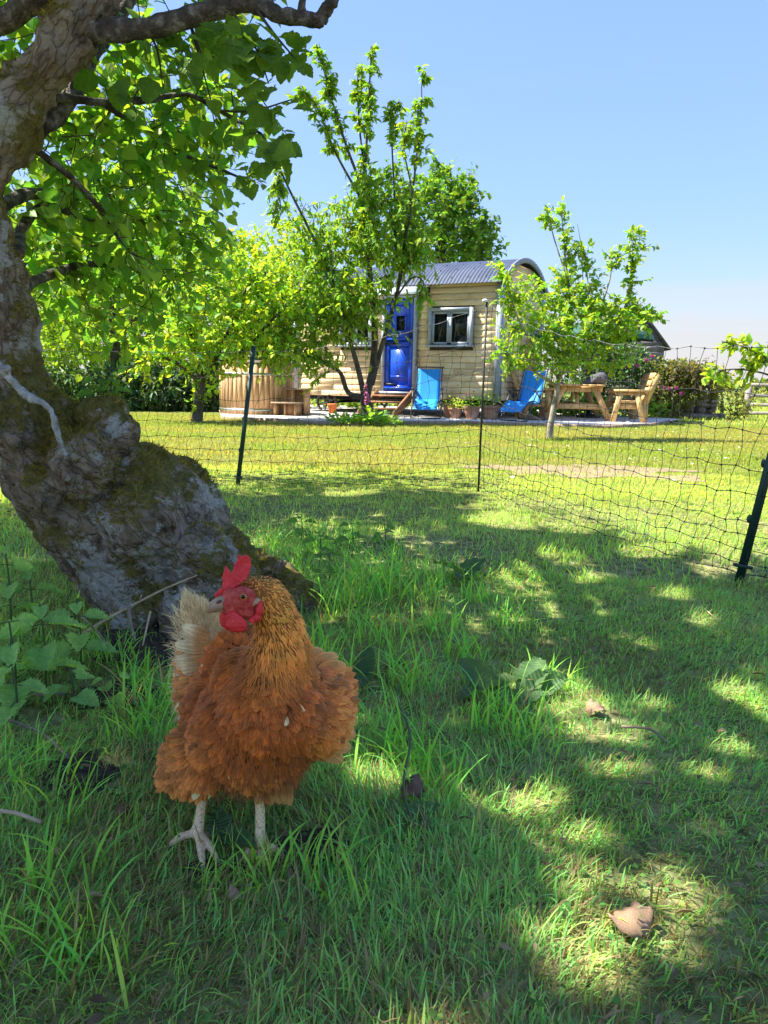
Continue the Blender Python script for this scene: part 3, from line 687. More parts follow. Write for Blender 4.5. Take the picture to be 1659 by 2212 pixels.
PG = mat_plain('parasol_green', (0.02, 0.12, 0.075), 0.7)
para = thing('parasol', 'green garden parasol on a black pole behind the pear tree', 'parasol', (4.32, 16.55, TZ))
MB().tube([(0, 0, 0.0), (0.02, 0, 2.10)], 0.022, 10).build('pole', BLACK, para, True, local=True)
MB().lathe([(0, 0.0), (0.25, 0.0), (0.25, 0.05), (0.06, 0.09), (0.04, 0.25), (0, 0.25)], n=20).build('base', BLACK, para, local=True)
cv = MB(); K = 8
for k in range(K):
    a0, a1 = 2 * PI * k / K, 2 * PI * (k + 1) / K; rim = 1.28; rz_ = 1.70
    A = V3(rim * math.cos(a0), rim * math.sin(a0), rz_); B_ = V3(rim * math.cos(a1), rim * math.sin(a1), rz_); M1 = (A + B_) / 2 + V3(0, 0, 0.03); T_ = V3(0.02, 0, 2.06)
    cv.add([T_, A, M1, B_, A - V3(0, 0, 0.10), M1 - V3(0, 0, 0.09), B_ - V3(0, 0, 0.10)], [[1, 4, 5, 2], [2, 5, 6, 3]], [[0, 1, 2], [0, 2, 3]])
co = cv.build('canopy', PG, para, local=True)
for k in range(K):
    a0 = 2 * PI * k / K; MB().tube([(0.02, 0, 2.04), (1.27 * math.cos(a0), 1.27 * math.sin(a0), 1.69)], 0.008, 5).build('rib', BLACK, co, local=True)

# ---------------------------------------------------------------- slate-grey shed behind
SLATE = mat_noise('weathered_grey_boards', (0.12, 0.11, 0.105), (0.27, 0.25, 0.235), 6, 0.85, 0.4, (1, 1, 6), objvar=0.25)
sA, sB, sC_ = at(1372, 655, 21), at(1428, 780, 21), at(1300, 800, 21)
shed = thing('grey_shed', 'weathered grey boarded shed with steep roof behind the shrubs', 'shed', (sA[0], 21, -0.12), -0.1)
Hs = sA[2] + 0.12; hw = 0.85; ez = Hs - 1.05
MB().prism([(-hw, 0), (hw, 0), (hw, ez), (0, Hs - 0.03), (-hw, ez)], (0, 0.03, 0), (1, 0, 0), (0, 0, 1), (0, 1, 0), 3.0).build('inner_shell', INSIDE, shed, local=True)
k = 0; z = 0.02
while z < Hs - 0.15:
    zt = z + 0.145; w_ = hw if zt < ez else hw * (Hs - zt) / (Hs - ez)
    w0 = hw if z < ez else hw * (Hs - z) / (Hs - ez)
    MB().prism([(-w0 + 0.01, 0), (w0 - 0.01, 0), (w_ - 0.01, 0.14), (-w_ + 0.01, 0.14)], (0, 0.0, z), (1, 0, 0), (0, -0.10, 1), (0, 1, 0), 0.03).build('wall_board', SLATE, shed, local=True); z += 0.145
DSL = mat_noise('dark_slate', (0.05, 0.055, 0.065), (0.11, 0.115, 0.125), 10, 0.6, 0.3)
for s_ in (-1, 1): MB().bar((0, -0.06, Hs), (0, 3.1, Hs), 0.001, 0.001); 
for s_ in (-1, 1):
    L_ = math.hypot(hw, Hs - ez) + 0.22; d = unit(V3(s_ * hw, 0, ez - Hs)); c_ = V3(0, 1.52, Hs + 0.03) + d * L_ / 2
    MB().box(c_, (L_, 3.2, 0.05), np.stack([d, V3(0, 1, 0), np.cross(d, V3(0, 1, 0))], 1)).build('roof_slope', DSL, shed, local=True)

# ---------------------------------------------------------------- post and rail fence at the right, far hedge
RAILW = mat_noise('silvered_rail', (0.22, 0.19, 0.16), (0.42, 0.38, 0.33), 7, 0.85, 0.3, (1, 5, 5), objvar=0.15)
f0 = gnd(1612, 899); fence = thing('rail_fence', 'silvered timber post and rail fence at the far right of the lawn', 'fence', f0)
for k in range(4): MB().box((0.75 * 0 + k * 1.8, 0.06 * k, 0.42), (0.13, 0.12, 0.95)).build('post', RAILW, fence, local=True)
for z in (0.80, 0.53, 0.30, 0.09):
    for k in range(3): MB().bar((0.02 + 1.8 * k, -0.085 + 0.06 * k, z - 0.012 * k), (1.8 * (k + 1) - 0.03, -0.085 + 0.06 * (k + 1), z - 0.012 * (k + 1)), 0.035, 0.085).build('rail', RAILW, fence, local=True)
b1, b2 = at(1438, 880, 19), at(1590, 884, 19)
RED = mat_noise('reddish_gate_rail', (0.25, 0.12, 0.07), (0.40, 0.22, 0.14), 8, 0.8, 0.2)
gate = thing('field_gate', 'low reddish timber gate beyond the stone heap', 'gate', (b2[0] - 1.2, 20.5, -0.12))
for z in (0.25, 0.5, 0.78): MB().box((0.55, 0, z), (1.5, 0.035, 0.09)).build('rail', RED, gate, local=True)
for x in (-0.2, 1.3): MB().box((x, 0.04, 0.45), (0.1, 0.04, 0.9)).build('stile', RED, gate, local=True)
# ================================================================== foliage machinery
def twig_leaves(P, D, L, npl, size, width, col, rng, droop=0.35, small=False, spread=0.9, var=0.3, yel=0.3, uplight=0.0):
    """P,D,L: twig foot, direction, length; npl leaves on each. Returns stamped leaves and the twig lines"""
    n = len(P); D = unit(D)
    t = (np.arange(npl)[None] + rng.random((n, npl))) / npl; t = 0.12 + 0.88 * t
    curve = rng.normal(size=(n, 3)) * 0.18; curve[:, 2] -= droop * 0.5
    pos = P[:, None] + D[:, None] * (L[:, None] * t)[..., None] + curve[:, None] * (L[:, None] * t * t)[..., None]
    side = rng.normal(size=(n, npl, 3)); d = D[:, None] * 0.55 + unit(side) * spread + V3(0, 0, -droop)
    pos = pos.reshape(-1, 3); d = d.reshape(-1, 3); m = len(pos)
    X, Yv, Z = frames(d, np.tile(V3(0, 0, 1), (m, 1)) + rng.normal(size=(m, 3)) * 0.45)
    s_ = size * (0.55 + 0.75 * rng.random(m)); sc3 = np.stack([s_ * width * (0.8 + 0.4 * rng.random(m)), s_, s_ * (0.6 + rng.random(m))], 1)
    c = leaf_cols(m, col, var, rng, yel)
    out = stamp(LS if small else LT, LSF if small else LTF, pos, X, Yv, Z, sc3, c)
    tip = P + D * L[:, None] + curve * L[:, None]; mid = P + D * (L * 0.5)[:, None] + curve * (L * 0.25)[:, None]
    return out, (P, mid, tip)
def twig_mesh(lines, r):
    A, B, C = lines; n = len(A); d = unit(C - A); X, Yv, Z = frames(d); a = np.arange(3) * 2 * PI / 3
    V = []
    for Q, k in ((A, 1.0), (B, 0.75), (C, 0.3)):
        V.append(Q[:, None] + r * k * (np.cos(a)[None, :, None] * X[:, None] + np.sin(a)[None, :, None] * Z[:, None]))
    V = np.stack(V, 1).reshape(-1, 3)
    f = np.array([[k * 3 + i, k * 3 + (i + 1) % 3, (k + 1) * 3 + (i + 1) % 3, (k + 1) * 3 + i] for k in range(2) for i in range(3)])
    return V, (f[None] + (np.arange(n) * 9)[:, None, None]).reshape(-1, 4)
def blob_pts(x, y, Y, rx, ry, rY, n, rng, shell=0.35):
    q = unit(rng.normal(size=(n, 3))) * (rng.random((n, 1)) ** shell)
    c = at(x, y, Y); k = pxm(Y)
    P = c + np.stack([q[:, 0] * rx * k, q[:, 1] * rY, q[:, 2] * ry * k], 1)
    return P, unit(q + V3(0, 0, 0.25) + rng.normal(size=(n, 3)) * 0.5)
def limb_line(pts, Y0, k=5): return smooth_line([at(x, y, Y0 + dY) for (x, y, dY) in pts], k)
def along(line, n, t0, rng):
    s_ = np.linspace(0, len(line) - 1.001, 200); s_ = s_[s_ >= t0 * (len(line) - 1)]
    q = rng.choice(s_, n) if len(s_) else np.zeros(n); i = q.astype(int); f = (q - i)[:, None]
    return line[i] * (1 - f) + line[i + 1] * f, unit(line[i + 1] - line[i])
def make_tree(name, label, Y0, limbs, blobs, col, size, width, twig=0.35, npl=8, droop=0.35, group=None, small=False, foot=None, seed=1, leaf=None, bark=None, var=0.3, yel=0.3, cat='tree', twr=0.006, shell=0.35):
    rng = np.random.default_rng(seed)
    lines = [limb_line(p, Y0) for (p, r0, r1, lf) in limbs]
    b = foot if foot is not None else (lines[0][0] if lines else at(blobs[0][0], blobs[0][1], Y0))
    T = thing(name, label, cat, (b[0], b[1], float(ground_z(b[0], b[1])[0])), group=group)
    parts = []; tw = []
    for i, ((p, r0, r1, lf), ln) in enumerate(zip(limbs, lines)):
        m_ = len(ln); jit = (np.stack([vnoise(ln, 3.0, 60 + i), vnoise(ln, 3.0, 61 + i), 0.5 + 0 * ln[:, 0]], 1) - 0.5) * min(r0, 0.05)
        q = MB().tube(ln + jit * np.linspace(0, 1, m_)[:, None], np.linspace(r0, r1, m_), 8); q.build('trunk' if i == 0 else 'branch', bark or BARK, T, True)
        if lf:
            nt_ = int(lf[0]); P, D = along(ln, nt_, lf[1], rng)
            d2 = D * lf[3] + unit(rng.normal(size=(nt_, 3))) * 0.8 if len(lf) > 3 else D * 0.7 + unit(rng.normal(size=(nt_, 3))) * 0.8
            L = np.full(nt_, lf[2]) * (0.6 + 0.8 * rng.random(nt_))
            o_, l_ = twig_leaves(P, d2, L, npl, size, width, col, rng, droop, small, var=var, yel=yel); parts.append(o_); tw.append(l_)
    for (x, y, dY, rx, ry, rY, n) in blobs:
        P, D = blob_pts(x, y, Y0 + dY, rx, ry, rY, n, rng, shell)
        ok = P[:, 2] > ground_z(P[:, 0], P[:, 1]) + 0.1; P = P[ok]; D = D[ok]
        L = twig * (0.5 + rng.random(len(P)))
        o_, l_ = twig_leaves(P - D * L[:, None] * 0.5, D, L, npl, size, width, col, rng, droop, small, var=var, yel=yel); parts.append(o_); tw.append(l_)
    v, f, c = join(parts); cr = mesh_obj('crown', v, f, leaf or LEAF, T, cols=c, smooth=False); cr['kind'] = 'stuff'
    tv = [twig_mesh(l, twr) for l in tw]; off = 0; Vs = []; Fs = []
    for a, b_ in tv: Vs.append(a); Fs.append(b_ + off); off += len(a)
    tg = mesh_obj('twigs', np.concatenate(Vs), np.concatenate(Fs), TWIG, T); tg['kind'] = 'stuff'
    return T

# ---------------------------------------------------------------- cherry tree in front of the hut
GR1 = (0.085, 0.155, 0.016); GR2 = (0.13, 0.19, 0.018); GR3 = (0.05, 0.11, 0.016); GDK = (0.022, 0.05, 0.012)
PALEBARK = mat_noise('pale_fruit_bark', (0.14, 0.12, 0.09), (0.40, 0.36, 0.29), 14, 0.9, 0.5, (1, 1, 0.6), 0.01)
make_tree('cherry_tree', 'tall many-stemmed cherry tree with drooping leaves in front of the blue door', 14.3, [
    ([(797, 912, 0), (796, 890, 0), (790, 868, 0), (793, 848, 0)], 0.11, 0.085, None),
    ([(793, 850, 0), (806, 790, 0.1), (809, 700, 0.1), (800, 600, 0), (792, 480, 0.1), (786, 380, 0.2), (796, 250, 0.1), (799, 100, 0.1)], 0.075, 0.010, (64, 0.55, 0.17, 0.8)),
    ([(788, 862, 0), (776, 805, -0.2), (760, 745, -0.3), (738, 660, -0.3), (700, 560, -0.2)], 0.06, 0.02, (24, 0.5, 0.6)),
    ([(786, 858, 0), (752, 848, -0.2), (736, 806, -0.3), (708, 788, -0.5), (665, 768, -0.6), (630, 762, -0.6)], 0.055, 0.015, (26, 0.5, 0.5)),
    ([(803, 830, 0), (818, 770, 0.2), (842, 690, 0.2), (865, 600, 0.1), (880, 480, 0), (903, 320, 0), (914, 155, 0)], 0.055, 0.008, (54, 0.52, 0.17, 0.8)),
    ([(788, 420, 0.2), (750, 320, 0), (716, 210, -0.1), (683, 95, -0.1)], 0.03, 0.008, (44, 0.25, 0.17, 0.8)),
    ([(792, 400, 0.1), (778, 290, 0.3), (772, 200, 0.3), (774, 150, 0.3)], 0.022, 0.007, (28, 0.35, 0.17, 0.8)),
    ([(780, 430, 0), (725, 330, -0.2), (690, 240, -0.4), (658, 195, -0.4)], 0.025, 0.008, (36, 0.3, 0.17, 0.8)),
    ([(720, 600, -0.2), (670, 500, -0.4), (630, 420, -0.5), (606, 372, -0.5), (603, 400, -0.55), (606, 465, -0.6)], 0.03, 0.007, (22, 0.55, 0.20, 0.7)),
    ([(855, 560, 0.1), (852, 420, 0.2), (846, 290, 0.2), (850, 225, 0.2)], 0.024, 0.007, (22, 0.55, 0.20, 0.9)),
    ([(870, 540, 0), (890, 430, -0.2), (872, 320, -0.3), (880, 260, -0.3)], 0.02, 0.006, (15, 0.6, 0.2, 0.9)),
    ([(850, 650, 0.1), (890, 600, 0), (915, 610, -0.1), (905, 640, -0.2)], 0.02, 0.006, (8, 0.5, 0.25)),
], [
    (735, 575, -0.1, 120, 95, 0.9, 130), (848, 505, 0.2, 88, 85, 0.8, 120), (780, 460, 0.1, 75, 60, 0.7, 80), (768, 640, -0.4, 80, 60, 0.7, 75),
    (700, 680, -0.4, 100, 50, 0.7, 75), (645, 745, -0.5, 75, 40, 0.6, 45), (640, 640, -0.2, 85, 70, 0.7, 55), (800, 385, 0.1, 42, 35, 0.4, 16), (855, 440, 0.1, 50, 45, 0.4, 22),
    (660, 470, -0.3, 60, 45, 0.5, 16), (900, 530, 0.2, 38, 48, 0.5, 24), (690, 520, -0.2, 50, 50, 0.4, 22), (600, 700, -0.3, 60, 50, 0.5, 30)],
    (0.082, 0.138, 0.013), 0.118, 0.42, 0.5, 14, 0.8, seed=3, var=0.35, yel=0.35, twr=0.006)

# ---------------------------------------------------------------- small pear tree on the lawn
make_tree('pear_tree', 'small pear tree with slim leaning trunk standing on the sunny lawn', 10.9, [
    ([(1186, 950, 0), (1189, 925, 0), (1197, 880, 0), (1203, 850, 0), (1206, 815, 0)], 0.048, 0.036, None),
    ([(1206, 820, 0), (1225, 770, 0.1), (1235, 690, 0.1), (1224, 580, 0), (1214, 465, 0)], 0.028, 0.007, (44, 0.45, 0.22, 0.8)),
    ([(1206, 815, 0), (1260, 760, -0.2), (1272, 660, -0.2), (1264, 545, -0.2)], 0.022, 0.006, (38, 0.4, 0.22, 0.8)),
    ([(1215, 790, 0), (1300, 740, 0.2), (1345, 680, 0.2), (1366, 590, 0.1), (1368, 508, 0.1)], 0.022, 0.006, (44, 0.42, 0.22, 0.8)),
    ([(1206, 815, 0), (1160, 760, -0.2), (1120, 690, -0.3), (1095, 620, -0.3), (1088, 590, -0.3)], 0.02, 0.006, (28, 0.4, 0.22)),
    ([(1300, 740, 0.1), (1350, 715, 0), (1390, 690, 0), (1418, 672, 0)], 0.022, 0.006, (16, 0.3, 0.2)),
    ([(1204, 835, 0), (1150, 800, -0.4), (1105, 770, -0.5), (1080, 762, -0.6)], 0.025, 0.007, (18, 0.35, 0.22)),
    ([(1225, 600, 0), (1198, 520, 0.1), (1184, 465, 0.1), (1183, 478, 0.1)], 0.012, 0.004, (8, 0.4, 0.16)),
    ([(1260, 620, 0), (1256, 540, 0), (1250, 500, 0), (1246, 480, 0)], 0.007, 0.003, None),
    ([(1300, 660, 0), (1318, 600, 0.1), (1322, 560, 0.1), (1330, 548, 0.1)], 0.014, 0.005, (10, 0.4, 0.18)),
    ([(1214, 468, 0), (1195, 455, 0), (1180, 438, 0)], 0.005, 0.003, None),
], [
    (1240, 700, 0, 130, 62, 0.7, 125), (1160, 690, -0.1, 75, 55, 0.5, 42), (1330, 690, 0.1, 70, 50, 0.5, 66), (1225, 770, -0.1, 95, 40, 0.5, 75), (1110, 755, -0.3, 45, 25, 0.3, 12),
    (1240, 620, 0, 60, 50, 0.4, 24), (1330, 770, 0, 45, 30, 0.3, 12), (1090, 720, -0.3, 25, 40, 0.3, 9), (1170, 620, 0, 60, 40, 0.4, 16)],
    (0.100, 0.158, 0.018), 0.076, 0.56, 0.24, 14, 0.3, seed=5, var=0.35, yel=0.4, twr=0.004, bark=PALEBARK)

# ---------------------------------------------------------------- young apple tree at the left edge of the lawn
make_tree('young_apple_tree', 'small yellow-green apple tree left of the hot tub', 13.2, [
    ([(425, 916, 0), (428, 885, 0), (432, 850, 0), (436, 820, 0)], 0.10, 0.08, (14, 0.3, 0.16)),
    ([(436, 825, 0), (470, 790, 0), (520, 760, 0.1), (580, 700, 0.1), (620, 660, 0.1)], 0.06, 0.012, (30, 0.3, 0.4)),
    ([(436, 822, 0), (420, 770, 0), (410, 700, 0.1), (430, 620, 0.2), (470, 570, 0.2)], 0.06, 0.012, (24, 0.35, 0.4)),
    ([(434, 830, 0), (390, 790, -0.2), (340, 770, -0.3), (300, 780, -0.4)], 0.04, 0.010, (24, 0.35, 0.35)),
    ([(450, 810, 0), (500, 700, 0.3), (530, 630, 0.3), (555, 590, 0.3)], 0.04, 0.010, (22, 0.4, 0.4)),
], [
    (470, 690, 0, 120, 70, 0.9, 110), (570, 690, 0.2, 85, 65, 0.7, 75), (380, 730, -0.2, 85, 50, 0.7, 60), (500, 600, 0.3, 110, 55, 0.8, 80), (440, 780, -0.2, 80, 35, 0.5, 34), (600, 760, 0, 60, 35, 0.5, 26), (400, 620, 0.2, 90, 55, 0.7, 60), (590, 610, 0.3, 60, 40, 0.6, 36)],
    (0.125, 0.185, 0.018), 0.11, 0.55, 0.42, 12, 0.3, seed=8, var=0.35, yel=0.4)

# ---------------------------------------------------------------- trees and hedge behind
bgrp = 'leafy trees behind the hut'
make_tree('field_maple', 'big dark green tree rising behind the hut roof', 24, [
    ([(960, 900, 0), (960, 800, 0), (955, 650, 0), (950, 520, 0)], 0.28, 0.15, None),
    ([(955, 650, 0), (1000, 560, 0), (1030, 480, 0)], 0.12, 0.04, None), ([(955, 650, 0), (900, 560, 0), (870, 470, 0)], 0.12, 0.04, None)],
    [(930, 475, 0, 85, 85, 2.0, 170), (1000, 520, 0.3, 70, 70, 1.8, 150), (960, 420, 0, 60, 55, 1.4, 80), (1005, 430, 0, 28, 50, 0.8, 34), (1040, 560, 0, 35, 40, 1.0, 50), (900, 550, 0.3, 110, 60, 1.8, 110), (1040, 500, 0, 22, 24, 0.6, 16), (945, 385, 0, 25, 25, 0.6, 14), (860, 420, 0, 60, 55, 1.4, 60)],
    (0.055, 0.105, 0.014), 0.17, 0.75, 0.6, 11, 0.25, bgrp, True, seed=11, var=0.4)
make_tree('hazel_tree', 'pale yellow-green bushy tree left of the hut roof', 22.5, [
    ([(560, 900, 0), (560, 780, 0), (565, 650, 0), (570, 560, 0)], 0.2, 0.08, None), ([(562, 700, 0), (500, 600, 0), (470, 550, 0)], 0.1, 0.03, None)],
    [(540, 590, 0, 110, 75, 1.6, 180), (650, 580, 0.2, 90, 90, 1.6, 170), (480, 560, 0, 60, 50, 1.2, 60), (640, 500, 0.2, 45, 30, 0.8, 26), (520, 525, 0, 55, 25, 0.8, 32), (700, 640, 0, 80, 80, 1.4, 110), (560, 690, 0, 150, 60, 1.4, 120)],
    (0.14, 0.19, 0.016), 0.15, 0.6, 0.55, 11, 0.25, bgrp, True, seed=12, var=0.35)
make_tree('hawthorn_tree', 'bright green bushy tree behind the old apple trunk', 18, [
    ([(250, 900, 0), (250, 780, 0), (240, 640, 0), (230, 540, 0)], 0.16, 0.06, None), ([(248, 740, 0), (330, 640, 0), (380, 570, 0)], 0.08, 0.03, None), ([(246, 720, 0), (150, 620, 0), (90, 560, 0)], 0.08, 0.03, None)],
    [(230, 620, 0, 160, 80, 1.4, 190), (350, 640, 0, 90, 80, 1.3, 110), (120, 600, 0, 100, 80, 1.3, 100), (250, 730, 0, 210, 55, 1.3, 240), (420, 560, 0, 60, 40, 1.0, 45), (120, 740, -0.3, 120, 60, 1.2, 130), (60, 520, 0, 70, 70, 1.0, 50), (330, 540, 0, 80, 40, 1.0, 60)],
    (0.115, 0.175, 0.018), 0.12, 0.6, 0.5, 10, 0.3, bgrp, True, seed=13, var=0.35)
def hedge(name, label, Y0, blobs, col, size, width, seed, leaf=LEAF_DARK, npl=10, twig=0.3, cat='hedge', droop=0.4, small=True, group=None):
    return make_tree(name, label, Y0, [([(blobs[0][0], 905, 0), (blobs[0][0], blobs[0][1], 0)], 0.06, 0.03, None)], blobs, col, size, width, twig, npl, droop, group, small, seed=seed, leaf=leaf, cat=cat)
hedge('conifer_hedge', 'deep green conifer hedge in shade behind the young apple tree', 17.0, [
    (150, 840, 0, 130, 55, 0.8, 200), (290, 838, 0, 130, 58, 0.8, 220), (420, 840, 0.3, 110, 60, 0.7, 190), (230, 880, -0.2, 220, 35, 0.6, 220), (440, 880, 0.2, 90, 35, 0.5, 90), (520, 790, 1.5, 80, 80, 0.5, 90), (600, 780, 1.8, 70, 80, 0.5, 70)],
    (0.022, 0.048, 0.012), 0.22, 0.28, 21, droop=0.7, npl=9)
hedge('boundary_trees', 'wall of bright trees closing the garden at the far left', 27, [
    (60, 690, 0, 170, 110, 1.5, 260), (260, 700, 0.5, 150, 110, 1.5, 260), (440, 710, 0, 130, 110, 1.5, 220), (600, 740, 0, 110, 90, 1.3, 150), (-120, 680, 0, 130, 110, 1.4, 120), (150, 830, 0, 300, 50, 1.0, 160), (500, 830, 0, 200, 50, 1.0, 120)], (0.075, 0.125, 0.016), 0.24, 0.7, 33, leaf=LEAF, cat='trees', twig=0.6)
hedge('rusty_shrub', 'rust-brown shrub top above the stone heap', 18.3, [(1500, 805, -0.6, 42, 26, 0.3, 70), (1455, 800, -0.6, 28, 22, 0.3, 34), (1520, 830, -0.7, 36, 20, 0.3, 40)], (0.066, 0.060, 0.024), 0.09, 0.55, 34, leaf=LEAF, cat='bush')
hedge('dark_laurel', 'dense dark evergreen bush behind the picnic table', 18.2, [
    (1290, 800, 0, 70, 80, 0.8, 170), (1350, 790, 0, 50, 65, 0.7, 110), (1240, 840, 0.2, 60, 60, 0.6, 90), (1395, 800, 0, 24, 45, 0.4, 36)], (0.030, 0.065, 0.014), 0.12, 0.5, 22, cat='bush')
hedge('bramble_bush', 'sunlit bramble bush sprawling over the stone heap', 17.9, [
    (1445, 845, 0, 58, 55, 0.6, 190), (1400, 880, -0.3, 45, 35, 0.5, 100), (1490, 812, 0.2, 60, 34, 0.5, 130), (1545, 822, 0.2, 38, 30, 0.4, 60), (1420, 805, 0.1, 40, 30, 0.4, 50), (1590, 880, -0.1, 30, 26, 0.4, 34), (1360, 905, -0.4, 60, 16, 0.4, 40), (1440, 790, 0, 20, 18, 0.2, 12)],
    (0.082, 0.092, 0.022), 0.09, 0.6, 23, leaf=LEAF, cat='bush')
hedge('far_hedgerow', 'low distant hedgerow along the field at the far right', 70, [
    (1450, 826, 0, 70, 7, 1.5, 60), (1560, 829, 0, 80, 7, 1.5, 70), (1660, 832, 0, 80, 7, 1.5, 70), (1760, 834, 0, 80, 7, 1.5, 60)], (0.09, 0.11, 0.04), 0.5, 0.7, 24, leaf=LEAF)
hedge('field_scrub', 'rough sunlit scrub behind the rail fence', 21, [
    (1560, 856, 0, 55, 16, 0.5, 60), (1650, 850, 0, 55, 14, 0.5, 60), (1740, 850, 0, 55, 14, 0.5, 50)], (0.12, 0.14, 0.04), 0.09, 0.5, 25, leaf=LEAF, cat='bush')
hedge('underhut_shrubs', 'leafy plants growing in the shade beyond the hut wheels', 19.5, [
    (700, 868, 0, 80, 22, 0.4, 90), (840, 870, 0, 90, 20, 0.4, 80), (980, 872, 0, 80, 18, 0.4, 60)], (0.10, 0.15, 0.02), 0.10, 0.5, 26, leaf=LEAF, cat='bush')
make_tree('sapling', 'young leafy sapling branch reaching in from the right edge', 7.5, [
    ([(1725, 985, 0), (1722, 900, 0), (1715, 830, 0), (1700, 790, 0)], 0.03, 0.018, None),
    ([(1710, 820, 0), (1660, 780, 0), (1610, 750, 0), (1560, 738, 0)], 0.015, 0.005, (16, 0.3, 0.14)),
    ([(1705, 800, 0), (1690, 740, 0), (1670, 700, 0.2), (1690, 660, 0.2)], 0.015, 0.005, None),
    ([(1715, 840, 0), (1660, 810, 0), (1600, 798, 0), (1545, 800, -0.1)], 0.012, 0.004, (12, 0.45, 0.12))],
    [(1655, 775, 0, 30, 25, 0.15, 8), (1700, 780, 0, 30, 60, 0.2, 12), (1530, 815, 0.1, 18, 10, 0.1, 3)], (0.11, 0.165, 0.016), 0.09, 0.6, 0.16, 6, 0.3, seed=31)

# ---------------------------------------------------------------- stones, foxgloves, bed at the foot of the cherry
STONE = mat_noise('field_stone', (0.17, 0.13, 0.10), (0.36, 0.30, 0.24), 9, 0.9, 0.5, c3=(0.46, 0.36, 0.28), objvar=0.3)
s0 = gnd(1505, 903); heap = thing('stone_heap', 'tumbled stack of brown field stones under the brambles', 'stones', (s0[0], s0[1], -0.12))
rs = np.random.default_rng(5); stone_me = []
for k in range(5):
    q = MB().ball((0, 0, 0), (0.16, 0.12, 0.06), 9, 6); v = q.v[0]; v = v * (0.75 + 0.5 * vnoise(v, 9, 50 + k))[:, None]
    ob = mesh_obj('stone', v, [np.concatenate(q.f4), np.concatenate(q.f3)], STONE, heap, local=True, smooth=False); stone_me.append(ob); ob.location = (-0.3 + 0.15 * k, -0.1, 0.05)
row = 0; z = 0.05
while z < 0.70:
    half = 0.62 - 0.28 * z; x = -half + 0.1 * rs.random()
    while x < half:
        for y in (0.0, 0.22):
            gap = (-0.12 < x < 0.12) and z > 0.55
            if not gap:
                o_ = copy_obj(stone_me[rs.integers(5)], heap, (x, y + rs.normal() * 0.03, z + rs.normal() * 0.01), (rs.normal() * 0.2, rs.normal() * 0.2, rs.random() * 1.2 - 0.6), (0.6 + 0.8 * rs.random(), 0.8 + 0.4 * rs.random(), 0.7 + 0.9 * rs.random()))
        x += 0.22 + 0.1 * rs.random()
    z += 0.10 + 0.03 * rs.random(); row += 1
FOX = (0.22, 0.03, 0.13)
def foxglove(base, h, lean, label, grp='tall pink foxgloves behind the table'):
    T = thing('foxglove', label, 'flower', base, group=grp); rng = np.random.default_rng(int(h * 1000) + int(abs(base[0]) * 100))
    top = V3(lean, 0, h); MB().tube([(0, 0, 0), top * 0.5 + V3(-lean * 0.1, 0, 0), top], [0.014, 0.011, 0.005], 6).build('stem', mat_fx, T, local=True)
    n = 34; t = 0.55 + 0.42 * rng.random(n); a = rng.random(n) * 2 * PI; P = top * t[:, None]; d = np.stack([np.cos(a), np.sin(a), -0.7 + 0 * a], 1)
    X, Yv, Z = frames(d, np.tile(V3(0, 0, 1), (n, 1))); s_ = 0.055 * (1.35 - t)[:, None] * np.array([[0.9, 1.2, 1.2]]) * 1.6
    v, f, c, _ = stamp(LT, LTF, P, X, Yv, Z, s_, leaf_cols(n, FOX, 0.25, rng, 0.1)); mesh_obj('flower_bells', v, f, PETAL, T, cols=c, local=True)
    v, f, c = join([tuft((0, 0, 0.03), 0.16, 0.25, 26, 0.22, (0.09, 0.16, 0.03), 0.4, rng)]); mesh_obj('leaves', v, f, LEAF, T, cols=c, local=True)
mat_fx = mat_plain('green_stem', (0.10, 0.17, 0.03), 0.7)
for (x, y, hgt, ln, lb) in ((1195, 745, 0, 0.02, 'short pink foxglove spire left of the pear trunk'), (1243, 765, 0, 0.0, 'pink foxglove spire just left of the parasol pole'), (1272, 740, 0, 0.02, 'tallest pink foxglove spire right of the parasol pole'), (1217, 800, 0, -0.03, 'low pink foxglove spire among green leaves by the pear trunk')):
    b = at(x, y, 17.0); foxglove((b[0], 17.0, GRAVEL_Z - 0.03), b[2] - GRAVEL_Z + 0.25, ln, lb)
b = at(786, 830, 13.0); FOX = (0.24, 0.07, 0.12); foxglove((b[0] + 0.12, 13.0, -0.12), b[2] + 0.16, -0.10, 'lone pale pink foxglove at the foot of the cherry tree', 'foxgloves at the cherry tree')
bed = gnd(800, 918); rng = np.random.default_rng(9)
bedT = thing('leafy_bed', 'low clump of leafy plants round the foot of the cherry tree', 'plants', (bed[0], bed[1], -0.12))
pr = []
for k in range(12):
    u_ = rng.normal(size=2); pr.append(tuft((u_[0] * 0.30, u_[1] * 0.2, 0.0), 0.15, 0.16, 40, 0.11, (0.10, 0.17, 0.03), 0.45, rng, 0.7))
v, f, c = join(pr); mesh_obj('foliage', v, f, LEAF, bedT, cols=c, local=True)['kind'] = 'stuff'
tp = thing('terrace_planting', 'leafy border plants along the back of the gravel', 'plants', (3.6, 17.2, -0.12))
pr = [tuft((x, rng.normal() * 0.15, 0.0), 0.22, 0.45, 60, 0.16, (0.09, 0.155, 0.025), 0.45, rng, 0.7) for x in np.linspace(-0.9, 2.4, 14)]
v, f, c = join(pr); mesh_obj('foliage', v, f, LEAF, tp, cols=c, local=True)['kind'] = 'stuff'
pf = MB(); pk = np.random.default_rng(4)
